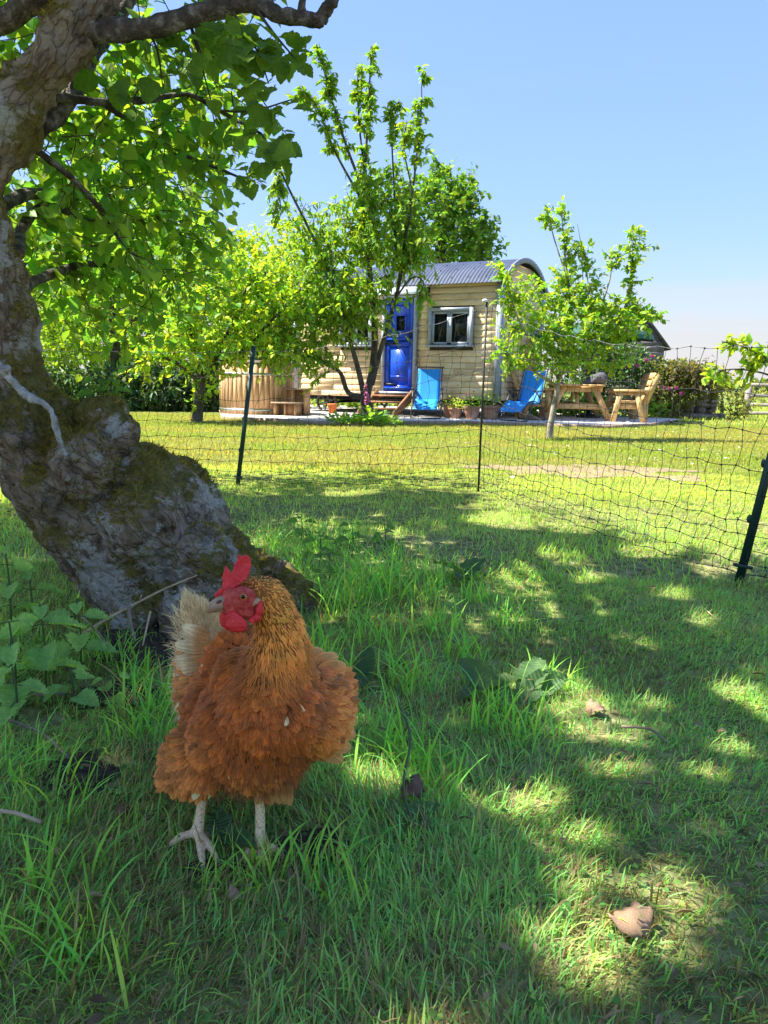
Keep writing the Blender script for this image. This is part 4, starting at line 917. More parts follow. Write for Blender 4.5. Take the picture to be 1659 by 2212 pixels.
for k, (x, y) in enumerate(((1408, 770), (1446, 840), (1460, 838), (1395, 778), (1330, 845), (1338, 852), (1470, 850), (1435, 838), (1290, 870), (1376, 790))):
    b = at(x, y, 17.2); a = np.arange(5) * 2 * PI / 5; d = np.stack([np.cos(a), np.full(5, -0.6), np.sin(a)], 1); X, Yv, Z = frames(d, np.tile(V3(0, -1, 0), (5, 1)))
    v, fs, c, _ = stamp(LS, LSF, np.tile(b, (5, 1)), X, Yv, Z, np.tile([0.05, 0.06, 0.05], (5, 1)), np.tile([0.6, 0.08, 0.3], (5, 1)))
    FL = tag(mesh_obj('campion_flower', v, fs, PETAL, cols=c), 'small pink campion flower ' + ('high beside the shed wall', 'left of a pair over the stone heap', 'right of a pair over the stone heap', 'below the parasol edge beside the shed', 'just above the grey jacket', 'touching the right shoulder of the grey jacket', 'lowest over the stone heap', 'nearest the bench back', 'under the picnic table top', 'between the bench back and the shed')[k], 'flower', 'pink campion flowers in the bushes')
# ================================================================== the old leaning apple tree
rngA = np.random.default_rng(21)
stations = [  # left edge, right edge (picture points), distance
    ((330, 1345), (690, 1330), 2.20), ((300, 1310), (600, 1262), 2.22), ((226, 1284), (548, 1185), 2.24), ((150, 1226), (505, 1120), 2.24), ((80, 1166), (440, 1062), 2.22),
    ((34, 1120), (330, 1000), 2.20), ((-8, 1050), (235, 925), 2.18), ((-60, 960), (150, 862), 2.15), ((-110, 850), (92, 790), 2.13), ((-125, 730), (78, 715), 2.10), ((-128, 620), (60, 620), 2.08),
    ((-125, 520), (30, 540), 2.06), ((-120, 420), (16, 455), 2.05), ((-105, 330), (36, 385), 2.04), ((-62, 240), (88, 300), 2.03), ((8, 172), (128, 205), 2.02), ((58, 92), (192, 120), 2.00), ((104, 0), (243, 15), 1.98), ((150, -120), (280, -90), 1.95), ((200, -260), (310, -230), 1.9)]
cl = []; cr_ = []
for (a, b, Y) in stations:
    A, B = at(*a, Y), at(*b, Y); cl.append((A + B) / 2); cr_.append(np.linalg.norm(B - A) / 2)
line = smooth_line(np.concatenate([np.array(cl), np.array(cr_)[:, None]], 1), 3)
q = MB().tube(line[:, :3], line[:, 3] * np.interp(np.arange(len(line)), [0, 12, 24, len(line)], [0.92, 0.88, 0.88, 0.80]), 20)
def knob(x, y, Y, r, sq=(1, 1, 1)): q.ball(at(x, y, Y), np.array(sq) * r * pxm(Y), 12, 8)
for a in ((225, 905, 2.10, 48), (240, 935, 2.08, 46), (250, 880, 2.12, 26), (175, 1000, 2.02, 80), (110, 1060, 2.05, 70), (395, 1045, 2.40, 52), (430, 1075, 2.38, 45), (375, 1035, 2.42, 36), (320, 1120, 2.02, 90), (440, 1200, 2.05, 80), (620, 1290, 2.2, 60), (560, 1330, 2.08, 60), (430, 1330, 2.02, 60), (320, 1330, 2.05, 40), (20, 900, 2.02, 60)): knob(*a)
def root(pts, r0, r1): P = smooth_line([at(*p) for p in pts], 4); q.tube(P, np.linspace(r0, r1, len(P)), 10)
root([(560, 1240, 2.25), (640, 1290, 2.25), (720, 1335, 2.25), (800, 1365, 2.3)], 0.075, 0.025)
root([(480, 1250, 2.1), (520, 1320, 2.02), (560, 1375, 1.95)], 0.10, 0.03)
root([(300, 1290, 2.1), (290, 1340, 2.05), (250, 1390, 1.95)], 0.07, 0.025)
root([(400, 1290, 2.05), (400, 1350, 1.98), (390, 1400, 1.9)], 0.08, 0.03)
TV, TN, T4, T3 = remesh(q, 0.0075, 3)
big_ = (fbm(TV, 7, 71, 3) - 0.5) * 0.06; med = (fbm(TV, 22, 75, 4) - 0.5) * 0.042; ridg = np.abs(vnoise(TV * V3(1, 1, 0.6), 34, 79) - 0.5) * -0.022 - np.abs(vnoise(TV, 70, 83) - 0.5) * 0.010
TV = TV + TN * (big_ + med + ridg)[:, None]
seg_s = np.concatenate([[0], np.cumsum(np.linalg.norm(np.diff(line[:, :3], axis=0), axis=1))])
dd = np.linalg.norm(TV[:, None] - line[None, :, :3], axis=2) - 0.5 * line[None, :, 3]; ni = dd.argmin(1); tang = unit(np.gradient(line[:, :3], axis=0))[ni]
rel = TV - line[ni, :3]; sa = seg_s[ni] + (rel * tang).sum(1); rad = rel - tang * (rel * tang).sum(1, keepdims=True); ex = unit(np.cross(tang, V3(0, 1, 0))); ey_ = np.cross(tang, ex)
BC = np.stack([(rad * ex).sum(1), (rad * ey_).sum(1), sa * 0.32], 1)
TV = TV + TN * (-np.abs(vnoise(BC, 26, 401) - 0.5) * 0.030 - np.abs(vnoise(BC, 60, 402) - 0.5) * 0.012 + 0.010)[:, None]
m, n, p, o = new_mat('old_apple_bark'); v = coords(n); bca = nd(n, 'ShaderNodeAttribute', attribute_name='barkco')
b1 = noise(n, bca.outputs['Vector'], 26, 7, 0.68); b2 = noise(n, v, 5, 4); b3 = noise(n, v, 70, 6, 0.78)
vb = nd(n, 'ShaderNodeTexVoronoi', Scale=27.0); vb.feature = 'DISTANCE_TO_EDGE'; wob = nd(n, 'ShaderNodeTexNoise', Scale=14.0, Detail=4.0); n.links.new(bca.outputs['Vector'], wob.inputs['Vector']); wm = nd(n, 'ShaderNodeVectorMath', operation='SCALE'); wm.inputs['Scale'].default_value = 0.11; n.links.new(wob.outputs['Color'], wm.inputs[0]); wa = nd(n, 'ShaderNodeVectorMath', operation='ADD'); n.links.new(bca.outputs['Vector'], wa.inputs[0]); n.links.new(wm.outputs[0], wa.inputs[1]); n.links.new(wa.outputs[0], vb.inputs['Vector'])
crk = ramp(n, vb.outputs['Distance'], [(0.0, 0.50), (0.07, 0.88), (0.25, 1.0)])
base = ramp(n, b1, [(0.28, (0.09, 0.060, 0.034)), (0.38, (0.34, 0.235, 0.145)), (0.50, (0.60, 0.45, 0.31)), (0.66, (0.80, 0.66, 0.49))])
base = mixc(n, 1.0, base, crk, 'MULTIPLY')
lich = nd(n, 'ShaderNodeTexNoise', Scale=5.0, Detail=9.0, Roughness=0.72); mpv = n.nodes.new('ShaderNodeMapping'); mpv.inputs['Location'].default_value = (3.1, 1.7, 0.4); n.links.new(v, mpv.inputs[0]); n.links.new(mpv.outputs[0], lich.inputs['Vector'])
lf = ramp(n, lich.outputs[0], [(0.535, 0.0), (0.56, 0.95)])
c = mixc(n, lf, base, ramp(n, b3, [(0.3, (0.44, 0.39, 0.30)), (0.48, (0.80, 0.75, 0.62)), (0.65, (0.92, 0.89, 0.78))]))
geo = n.nodes.new('ShaderNodeNewGeometry'); sx_ = n.nodes.new('ShaderNodeSeparateXYZ'); n.links.new(geo.outputs['True Normal'], sx_.inputs[0])
mo = nd(n, 'ShaderNodeTexNoise', Scale=4.5, Detail=7.0, Roughness=0.7); n.links.new(v, mo.inputs['Vector'])
ad = n.nodes.new('ShaderNodeMath'); ad.operation = 'MULTIPLY_ADD'; n.links.new(sx_.outputs[2], ad.inputs[0]); ad.inputs[1].default_value = 0.10; n.links.new(mo.outputs[0], ad.inputs[2])
mf = ramp(n, ad.outputs[0], [(0.50, 0.0), (0.56, 0.92)])
c = mixc(n, mf, c, ramp(n, b3, [(0.3, (0.08, 0.068, 0.012)), (0.5, (0.29, 0.235, 0.036)), (0.75, (0.54, 0.42, 0.08))]))
n.links.new(c, p.inputs['Base Color']); p.inputs['Roughness'].default_value = 0.9; p.inputs['Specular IOR Level'].default_value = 0.2
hm = n.nodes.new('ShaderNodeMath'); hm.operation = 'ADD'; n.links.new(b1, hm.inputs[0]); n.links.new(b3, hm.inputs[1]); hm2 = n.nodes.new('ShaderNodeMath'); hm2.operation = 'ADD'; n.links.new(hm.outputs[0], hm2.inputs[0]); n.links.new(crk, hm2.inputs[1]); bump(n, p, hm2.outputs[0], 1.0, 0.04)
OLDBARK = m
tb = at(480, 1310, 2.2)
APPLE = thing('old_apple_tree', 'old leaning apple tree with thick mossy lichened trunk behind the hen', 'tree', (tb[0], tb[1], 0.0))
tro = mesh_obj('trunk', TV, [T4] + ([T3] if len(T3) else []), OLDBARK, APPLE, smooth=True); at_ = tro.data.attributes.new('barkco', 'FLOAT_VECTOR', 'POINT'); at_.data.foreach_set('vector', BC.astype(np.float32).ravel())
# moss pile standing off the bark
P, N = sample_surface(TV, T4, TN, 26000, rngA)
mk = fbm(P, 5.5, 90, 4) + N[:, 2] * 0.12 + 0.06 * np.clip((P[:, 2] - 0.5), -1, 1); keep = (mk > 0.60); P, N = P[keep], N[keep]; nM = len(P)
d = N + rngA.normal(size=(nM, 3)) * 0.5; X, Yv, Z = frames(d); s_ = 0.008 + 0.012 * rngA.random(nM)
MT = np.array([[-0.16, 0, 0], [0.16, 0, 0], [0, 1, 0.2]]); v, f, c, _ = stamp(MT, np.array([[0, 1, 2]]), P, X, Yv, Z, s_, leaf_cols(nM, (0.095, 0.08, 0.014), 0.5, rngA, 0.2))
mesh_obj('moss', v, f, GRASS, APPLE, cols=c)['kind'] = 'stuff'
# limbs
LIMB = mat_noise('lichened_limb', (0.03, 0.024, 0.018), (0.10, 0.08, 0.062), 34, 0.9, 1.0, dist=0.012, c3=(0.34, 0.31, 0.27))
def limb(pts, r0, r1, rough=0.25, part='branch', mt=None):
    P = smooth_line([at(*p) for p in pts], 6); R = np.linspace(r0, r1, len(P)); V_, F4, F3 = tube(P, R, 10)
    ctr = np.repeat(P, 10, 0); body = V_[:len(ctr)]; dr = unit(body - ctr)
    V_[:len(ctr)] += dr * ((fbm(body, 45, 33) - 0.45) * np.repeat(R, 10) * rough * 4)[:, None]
    mesh_obj(part, V_, [np.array(F4), np.array(F3)], mt or LIMB, APPLE, smooth=True); return P
LA = limb([(190, 75, 2.0), (240, 66, 1.97), (316, 60, 1.93), (406, 36, 1.9), (496, 12, 1.88), (545, 8, 1.87), (590, 27, 1.86), (645, 38, 1.85), (690, 42, 1.84)], 0.025, 0.014)
limb([(690, 42, 1.84), (703, 20, 1.83), (716, 6, 1.83), (725, -8, 1.83)], 0.016, 0.009, 0.6); limb([(650, 38, 1.85), (652, 15, 1.84), (660, -25, 1.84)], 0.012, 0.007, 0.5); limb([(583, 22, 1.86), (585, 0, 1.86), (590, -30, 1.87)], 0.010, 0.006, 0.5); limb([(688, 44, 1.84), (696, 52, 1.83)], 0.012, 0.006, 0.5)
LB = limb([(80, 262, 2.08), (116, 212, 2.12), (216, 221, 2.2), (316, 216, 2.25), (406, 205, 2.3), (474, 239, 2.3), (564, 289, 2.25)], 0.013, 0.004)
LC = limb([(80, 280, 2.1), (150, 216, 2.2), (196, 120, 2.3), (260, 30, 2.4), (330, -90, 2.5)], 0.026, 0.016)
LD = limb([(60, 310, 2.1), (153, 383, 2.2), (216, 451, 2.3), (260, 520, 2.4), (300, 560, 2.5)], 0.010, 0.004)
LE = limb([(216, 221, 2.2), (316, 284, 2.35), (406, 338, 2.45), (487, 370, 2.5), (535, 392, 2.5)], 0.007, 0.003)
LF_ = limb([(10, 560, 2.1), (36, 545, 2.2), (50, 487, 2.35), (99, 446, 2.5), (180, 469, 2.7), (260, 480, 2.9), (350, 470, 3.0)], 0.020, 0.006)
LG = limb([(-60, 480, 2.1), (60, 420, 2.4), (170, 420, 2.8), (300, 400, 3.1), (420, 420, 3.3)], 0.02, 0.005)
LH = limb([(30, 640, 2.1), (90, 600, 2.5), (200, 570, 2.9), (330, 590, 3.3), (440, 600, 3.5)], 0.018, 0.005)
LI = limb([(100, -20, 2.0), (-20, 60, 2.1), (-80, 40, 2.2)], 0.03, 0.02)
# main boughs above the picture
limb([(250, -250, 1.92), (420, -700, 2.0), (700, -1200, 2.2), (900, -1500, 2.5)], 0.07, 0.03); limb([(250, -250, 1.92), (150, -700, 1.7), (-100, -1300, 1.5), (-200, -1900, 1.3)], 0.07, 0.03); limb([(240, -230, 1.92), (100, -500, 2.3), (-100, -800, 3.0), (-250, -900, 3.8)], 0.06, 0.025)
limb([(400, -650, 2.0), (300, -1300, 1.6), (500, -2600, 1.2)], 0.04, 0.015); limb([(420, -700, 2.0), (560, -900, 2.6), (640, -900, 3.3)], 0.035, 0.012)
# bare lichened twig hanging across the trunk
WTW = mat_noise('pale_twig', (0.10, 0.085, 0.065), (0.42, 0.40, 0.35), 34, 0.9, 1.0, dist=0.01, c3=(0.66, 0.63, 0.56))
limb([(-10, 780, 1.93), (22, 820, 1.92), (60, 858, 1.915), (104, 880, 1.91), (118, 910, 1.90), (128, 950, 1.90), (140, 985, 1.91)], 0.0095, 0.006, 0.7, 'dead_twig', WTW)
limb([(10, 806, 1.92), (14, 795, 1.90)], 0.010, 0.008, 0.7, 'dead_twig', WTW)
# leaves: crown in view
APC = (0.070, 0.130, 0.018)
parts = []; tw = []
def leafy(P, D, L, npl, size, col=APC, width=0.68, droop=0.35, small=False, var=0.3):
    o_, l_ = twig_leaves(P, D, L, npl, size, width, col, rngA, droop, small, var=var, yel=0.3); parts.append(o_); tw.append(l_)
def leafblob(x, y, Y, rx, ry, rY, n, size=0.052, npl=7, tw_=0.16, col=APC):
    P, D = blob_pts(x, y, Y, rx, ry, rY, n, rngA, 0.5); leafy(P, D, tw_ * (0.5 + rngA.random(n)), npl, size, col)
for a in ((320, 105, 2.25, 170, 45, 0.25, 16), (430, 150, 2.2, 130, 60, 0.3, 13), (250, 170, 2.4, 120, 60, 0.3, 15), (300, 250, 2.6, 150, 70, 0.4, 26), (430, 270, 2.7, 90, 60, 0.35, 13),
          (170, 330, 2.5, 110, 70, 0.35, 36), (300, 350, 2.8, 150, 70, 0.5, 38), (240, 430, 2.8, 130, 70, 0.5, 42), (390, 400, 3.0, 90, 60, 0.5, 20), (130, 480, 2.9, 110, 70, 0.5, 46), (300, 500, 3.2, 140, 60, 0.5, 60),
          (200, 580, 3.2, 140, 60, 0.6, 60), (360, 590, 3.5, 110, 50, 0.5, 36), (90, 640, 3.0, 90, 50, 0.5, 28), (260, 670, 3.5, 130, 40, 0.5, 34), (60, 60, 2.5, 90, 70, 0.4, 30), (20, 180, 2.6, 70, 70, 0.4, 18), (130, 560, 2.7, 70, 60, 0.3, 20), (170, 60, 2.6, 120, 60, 0.4, 24), (330, 20, 2.5, 120, 40, 0.4, 20)): leafblob(*a)
BK = (0.10, 0.165, 0.02)
for a in ((330, 300, 5.2, 170, 110, 0.7, 48), (200, 430, 5.0, 180, 110, 0.7, 80), (360, 480, 5.4, 120, 90, 0.7, 50), (420, 380, 5.4, 80, 70, 0.5, 20), (150, 600, 5.0, 150, 80, 0.7, 60), (330, 180, 5.2, 150, 60, 0.5, 36), (470, 250, 5.3, 60, 60, 0.4, 14)): leafblob(*a, size=0.055, npl=8, tw_=0.25, col=BK)
for ln, n_, t0 in ((LB, 18, 0.35), (LE, 14, 0.3), (LD, 14, 0.2), (LF_, 16, 0.3), (LG, 20, 0.3), (LH, 20, 0.3)):
    P, D = along(ln, n_, t0, rngA); leafy(P, D * 0.5 + unit(rngA.normal(size=(n_, 3))) * 0.8, np.full(n_, 0.10), 5, 0.055)
# unseen crown added to shade the foreground, gaps cut to place sun patches
gaps = [(1160, 1445, 40, 20), (1215, 1480, 55, 32), (1265, 1530, 60, 42), (1330, 1590, 75, 45), (1385, 1620, 40, 25), (1430, 1470, 38, 20), (1560, 1480, 60, 20), (1625, 1520, 55, 22), (1615, 1590, 50, 40), (1540, 1635, 32, 20), (1090, 1690, 60, 16), (1150, 1705, 45, 18), (1235, 1780, 50, 16), (1275, 1800, 30, 14),
        (1285, 1890, 42, 35), (1450, 1890, 42, 38), (1490, 1940, 40, 40), (1250, 1985, 85, 25), (1360, 2010, 105, 40), (1310, 2050, 70, 30), (930, 2195, 60, 24), (815, 1640, 50, 16), (860, 1655, 30, 12), (1215, 1190, 50, 9), (1285, 1224, 30, 7), (1120, 1112, 110, 10), (1240, 1120, 60, 8), (1060, 1098, 40, 6), (1400, 1170, 60, 8), (1560, 1200, 50, 8), (760, 1052, 60, 6), (1460, 1270, 25, 6), (1190, 1320, 18, 6), (1400, 1390, 30, 10), (970, 1235, 26, 7), (1120, 1250, 20, 6), (1230, 1345, 22, 6), (1530, 1330, 22, 7), (900, 1330, 16, 6)]
SHX = SUN[:2] / SUN[2]
v, f, c = join(parts)
# where the visible crown already throws its own shade
own = v[::4]; og = own[:, :2] - SHX[None] * own[:, 2:3]
shade_map, _, _ = np.histogram2d(og[:, 0], og[:, 1], bins=[60, 80], range=[[-3, 3], [-2, 6]])
bxs = [-3.6, -1.1, 0.2, 0.65, 0.9, 1.25, 1.5, 2.6]; bys = [4.7, 4.75, 4.5, 4.05, 3.5, 3.1, 2.95, 2.6]
nC = 20000
g = np.stack([rngA.random(nC) * 4.6 - 1.9, rngA.random(nC) * 6.3 - 1.0], 1)
edge = np.interp(g[:, 0], bxs, bys) + (vnoise(np.stack([g[:, 0], g[:, 1], 0 * g[:, 0]], 1), 2.2, 7) - 0.5) * 1.0
g = g[g[:, 1] < edge]; g = np.concatenate([g, np.array([0.02, 1.02]) + np.random.default_rng(5).normal(size=(260, 2)) * 0.13]); zz = 3.5 + 1.5 * rngA.random(len(g))  # extra leaf clump added to keep direct sun off the hen
P = np.concatenate([g + SHX[None] * zz[:, None], zz[:, None]], 1)
nP = len(P); D = unit(rngA.normal(size=(nP, 3)) + V3(0, 0, 0.3)); Lc = np.full(nP, 0.20)
(o_v, o_f, o_c, _), l_ = twig_leaves(P, D, Lc, 4, 0.090, 0.70, (0.06, 0.10, 0.016), rngA, 0.3, True)
kv = len(LS); ctr = o_v.reshape(-1, kv, 3).mean(1); gp = ctr[:, :2] - SHX[None] * ctr[:, 2:3]
gx_, gy_, gw = proj(np.concatenate([gp, np.zeros((len(gp), 1)) + 0.03], 1)); drop = np.zeros(len(ctr), bool)
for (a, b, rx, ry) in gaps:
    kx = 0.032 * FPX / np.maximum(gw, 0.2)          # clear of the gap by about a leaf
    drop |= (gw > 0.1) & (((gx_ - a) / (rx + kx)) ** 2 + ((gy_ - b) / (ry + kx * 0.45)) ** 2 < 1)
ix = np.clip(((gp[:, 0] + 3) / 6 * 60).astype(int), 0, 59); iy = np.clip(((gp[:, 1] + 2) / 8 * 80).astype(int), 0, 79); drop |= shade_map[ix, iy] > 14
keep = ~drop; vv = o_v.reshape(-1, kv, 3)[keep].reshape(-1, 3); cc = o_c.reshape(-1, kv, 3)[keep].reshape(-1, 3)
ff = (LSF[None] + (np.arange(keep.sum()) * kv)[:, None, None]).reshape(-1, 3)
SHADE_TREE = thing('added_shade_tree', 'added unseen tree left of the picture, its crown shaped to shade the foreground grass', 'tree', (-5.4, 1.6, 0.0))  # invented tree, out of view, there to cast the foreground shade
for pts, r0, r1, nm in (([(-5.4, 1.6, -0.1), (-5.3, 1.6, 1.2), (-4.9, 1.7, 2.4), (-4.1, 1.8, 3.6), (-3.6, 1.9, 4.7)], 0.24, 0.06, 'trunk'), ([(-4.9, 1.7, 2.4), (-4.0, 3.0, 3.6), (-3.5, 4.2, 4.3)], 0.10, 0.02, 'branch'), ([(-4.9, 1.7, 2.4), (-3.9, 0.5, 3.6), (-3.2, -0.4, 4.3)], 0.10, 0.02, 'branch'), ([(-4.1, 1.8, 3.6), (-2.6, 1.6, 4.2), (-1.4, 1.4, 4.6)], 0.08, 0.015, 'branch'), ([(-4.1, 1.8, 3.6), (-2.8, 2.8, 4.3), (-2.1, 3.4, 4.7)], 0.07, 0.015, 'branch')):
    Pl = smooth_line(pts, 5); MB().tube(Pl, np.linspace(r0, r1, len(Pl)), 10).build(nm, BARK, SHADE_TREE, True)
hc = mesh_obj('crown', vv, ff, LEAF, SHADE_TREE, cols=cc); hc['kind'] = 'stuff'
# the part of the old tree's own crown just above the picture
nU = 420; g = np.stack([rngA.random(nU) * 3.0 - 2.2, rngA.random(nU) * 3.6 + 0.9, 1.9 + 1.3 * rngA.random(nU)], 1); x, y, wz = proj(g); g = g[(y < -160) | (x < -160)]; D = unit(rngA.normal(size=(len(g), 3)) + V3(0, 0, 0.4))
(u_v, u_f, u_c, _), _l = twig_leaves(g, D, np.full(len(g), 0.18), 6, 0.062, 0.68, APC, rngA, 0.35, True); mesh_obj('upper_crown', u_v, u_f, LEAF, APPLE, cols=u_c)['kind'] = 'stuff'
mesh_obj('crown', v, f, LEAF, APPLE, cols=c)['kind'] = 'stuff'
Vs = []; Fs = []; off = 0
for l_ in tw:
    a, b = twig_mesh(l_, 0.0022); Vs.append(a); Fs.append(b + off); off += len(a)
mesh_obj('twigs', np.concatenate(Vs), np.concatenate(Fs), TWIG, APPLE)['kind'] = 'stuff'
# the nearest leaves one by one: broad apple leaves with a toothed rim
def broad_leaf(nm, teeth=9, wd=0.72, fold=0.10, wave=0.03, seed=0, heart=False, tooth=0.05):
    r = np.random.default_rng(seed); n_ = teeth * 2 + 1; t = np.linspace(0, 1, n_)
    half = wd / 2 * np.sin(PI * np.clip(t, 0, 1) ** (0.62 if heart else 0.8)) ** (0.8 if not heart else 0.75)
    half = np.maximum(half, 0.004); saw = np.where(np.arange(n_) % 2 == 1, 1 + tooth * 2, 1 - tooth); saw[0] = saw[-1] = 1
    zc = -0.16 * t ** 2; V_ = []
    for i in range(n_):
        h = half[i] * saw[i]; wv_ = wave * math.sin(i * 1.9 + seed); yo = t[i] - (0.05 if heart and i < 3 else 0) + (0.012 if i % 2 else 0)
        V_ += [[-h, yo, zc[i] + fold * h / wd * 2 + wv_], [-h * 0.5, t[i], zc[i] + fold * h / wd * 0.8 + wv_ * 0.4], [0, t[i], zc[i]], [h * 0.5, t[i], zc[i] + fold * h / wd * 0.8 - wv_ * 0.4], [h, yo, zc[i] + fold * h / wd * 2 - wv_]]
    F_ = [[5 * i + j, 5 * i + j + 1, 5 * i + j + 6, 5 * i + j + 5] for i in range(n_ - 1) for j in range(4)]
    return np.array(V_), np.array(F_)
m, n, p, o = new_mat('veined_leaf'); a = nd(n, 'ShaderNodeAttribute', attribute_name='Col'); oi = n.nodes.new('ShaderNodeObjectInfo'); v = coords(n)
wv = nd(n, 'ShaderNodeTexWave', Scale=3.6, Distortion=1.5, Detail=1.0); wv.bands_direction = 'Y'; n.links.new(v, wv.inputs['Vector'])
c = mixc(n, 1.0, a.outputs[0], ramp(n, oi.outputs['Random'], [(0, (0.75, 0.78, 0.8)), (0.6, (1, 1, 1)), (1, (1.25, 1.12, 0.9))]), 'MULTIPLY')
c = mixc(n, 1.0, c, ramp(n, noise(n, v, 5, 4), [(0.3, 0.78), (0.7, 1.12)]), 'MULTIPLY')
n.links.new(c, p.inputs['Base Color']); p.inputs['Roughness'].default_value = 0.55; p.inputs['Specular IOR Level'].default_value = 0.3; bump(n, p, wv.outputs[0], 0.35, 0.05)
t = n.nodes.new('ShaderNodeBsdfTranslucent'); n.links.new(mixc(n, 1.0, c, (1.45, 1.3, 0.45), 'MULTIPLY'), t.inputs[0]); mx = n.nodes.new('ShaderNodeMixShader'); mx.inputs[0].default_value = 0.5
n.links.new(p.outputs[0], mx.inputs[1]); n.links.new(t.outputs[0], mx.inputs[2]); n.links.new(mx.outputs[0], o.inputs[0]); VLEAF = m
protos = []
for k in range(4):
    v, f = broad_leaf('leaf', 8, 0.74 + 0.05 * k, 0.10 + 0.03 * k, 0.03, k, False, 0.03)
    ob = mesh_obj('leaf', v, f, VLEAF, APPLE, cols=np.tile(np.array(APC) * V3(2.2, 2.3, 2.2), (len(v), 1)), local=True, smooth=True); protos.append(ob)
used = [False] * 4
def put_leaf(protos, used, parent, pos, d, upv, size):
    d = unit(d); X = unit(np.cross(d, upv)); Z = np.cross(X, d); k = random.randrange(len(protos)); o_ = protos[k]
    if used[k]: o_ = o_.copy(); COL.objects.link(o_)
    used[k] = True; l = np.asarray(pos) - world_loc(parent)
    o_.matrix_basis = Matrix([[X[i] * size, d[i] * size, Z[i] * size, l[i]] for i in range(3)] + [[0, 0, 0, 1]]); return o_
near = [(500, 85, 1.84, 12, 60, 40), (555, 110, 1.82, 18, 60, 55), (600, 120, 1.80, 10, 30, 40), (575, 185, 1.80, 8, 30, 30), (640, 130, 1.80, 8, 25, 35), (590, 325, 1.85, 13, 38, 30), (430, 100, 1.95, 12, 60, 40), (330, 90, 2.0, 8, 80, 30), (535, 385, 2.3, 6, 25, 20), (610, 245, 2.0, 6, 30, 20), (460, 330, 2.4, 8, 60, 40), (350, 170, 2.1, 8, 90, 60), (230, 160, 2.1, 6, 50, 50), (540, 220, 2.1, 5, 30, 20), (440, 200, 2.15, 5, 50, 40)]
for (x, y, Y, n_, rx, ry) in near:
    hub = at(x, y - ry * 0.3, Y)
    for _ in range(n_):
        pos = at(x + random.gauss(0, rx * 0.45), y + random.gauss(0, ry * 0.45), Y + random.gauss(0, 0.04))
        d = unit(pos - hub + rngA.normal(size=3) * 0.03) + V3(0, -0.2, -0.35) + rngA.normal(size=3) * 0.3
        put_leaf(protos, used, APPLE, pos, d, V3(0, -0.55, 0.8) + rngA.normal(size=3) * 0.45, 0.042 + 0.024 * random.random())
for (pts) in ([(500, 12, 1.88), (520, 60, 1.85), (556, 110, 1.82), (580, 180, 1.81)], [(545, 8, 1.87), (590, 70, 1.82), (640, 130, 1.80)], [(564, 289, 2.25), (575, 305, 2.0), (592, 330, 1.86)], [(406, 36, 1.9), (425, 90, 1.94), (440, 130, 1.95)], [(474, 239, 2.3), (545, 240, 2.1), (630, 215, 2.0)], [(406, 36, 1.9), (430, 120, 1.97), (455, 215, 2.1)], [(316, 60, 1.93), (340, 110, 2.0), (352, 190, 2.1)]):
    P_ = smooth_line([at(*q_) for q_ in pts], 4); MB().tube(P_, np.linspace(0.004, 0.0015, len(P_)), 6).build('twig', TWIG, APPLE, True)
# ================================================================== electric poultry netting
NETB = mat_plain('net_twine_black', (0.010, 0.012, 0.011), 0.6); GPOST = mat_plain('green_plastic_post', (0.008, 0.045, 0.030), 0.45); PWHITE = mat_plain('white_insulator', (0.75, 0.75, 0.73), 0.5)
pL, pC, pR = gnd(513, 1047), gnd(1033, 1062), gnd(1597, 1252)
tL, tC, tR = at(548, 747, pL[1] + 0.10), at(1052, 652, pC[1] + 0.03), at(1725, 760, pR[1] + 0.03)
pF, tF_ = V3(-2.9, 4.9, 0.0), V3(-2.8, 4.95, 0.95)                    # next post to the left, behind the trunk
pN, tN = V3(2.6, 1.5, 0.0), V3(2.75, 1.45, 0.9)
FEN = thing('poultry_netting_fence', 'black electric poultry netting strung between thin posts across the lawn', 'fence', pC)
rows = {'F': [0.02, 0.04, 0.085, 0.15, 0.22, 0.30, 0.40, 0.53, 0.675, 0.83], 'L': [0.02, 0.04, 0.085, 0.15, 0.22, 0.30, 0.40, 0.53, 0.675, 0.83], 'C': [0.03, 0.08, 0.125, 0.176, 0.285, 0.385, 0.59, 0.75, 0.92, 1.13], 'R': [0.02, 0.06, 0.11, 0.16, 0.20, 0.30, 0.385, 0.52, 0.657, 0.83], 'N': [0.02, 0.06, 0.11, 0.16, 0.20, 0.30, 0.4, 0.54, 0.7, 0.88]}
posts = {'F': (pF, tF_), 'L': (pL, tL), 'C': (pC, tC), 'R': (pR, tR), 'N': (pN, tN)}
def net_pt(a, b, t, r, k):
    (a0, a1), (b0, b1) = posts[a], posts[b]
    def on(p0, p1, z): return p0 + (p1 - p0) * (z - p0[2]) / (p1[2] - p0[2])
    A = on(a0, a1, rows[a][r]); B = on(b0, b1, rows[b][r]); P = A * (1 - t) + B * t; s4 = 4 * t * (1 - t)
    fr = r / 9.0; sag = {'FL': 0.02, 'LC': 0.075, 'CR': 0.11, 'RN': 0.05}[a + b]
    P[2] -= s4 * sag * fr ** 0.7 * (P[2] + 0.1) * 0.9
    ph = k * 1.7 + r * 2.3
    if 0 < t < 1:
        wob = math.sin(ph) * 0.5 + math.sin(k * 0.6 + r * 0.9) * 0.7; dirv = unit(B - A)
        P += dirv * (0.012 * wob) + V3(0, -1, 0) * (0.02 * math.sin(k * 0.35 + r) * s4) + V3(0, 0, 1) * 0.006 * math.sin(k * 2.1 + r * 1.3)
        if a + b == 'CR': P += dirv * (-0.05 * s4 * (fr - 0.5)) + V3(-0.05, -0.07, 0) * s4 * (1 - fr) ** 2
    P[2] = max(P[2], float(ground_z(P[0], P[1])[0]) + 0.012)
    return P
def strand(P, r, name, mt): return MB().tube(P, r, 5, False).build(name, mt, FEN, True)
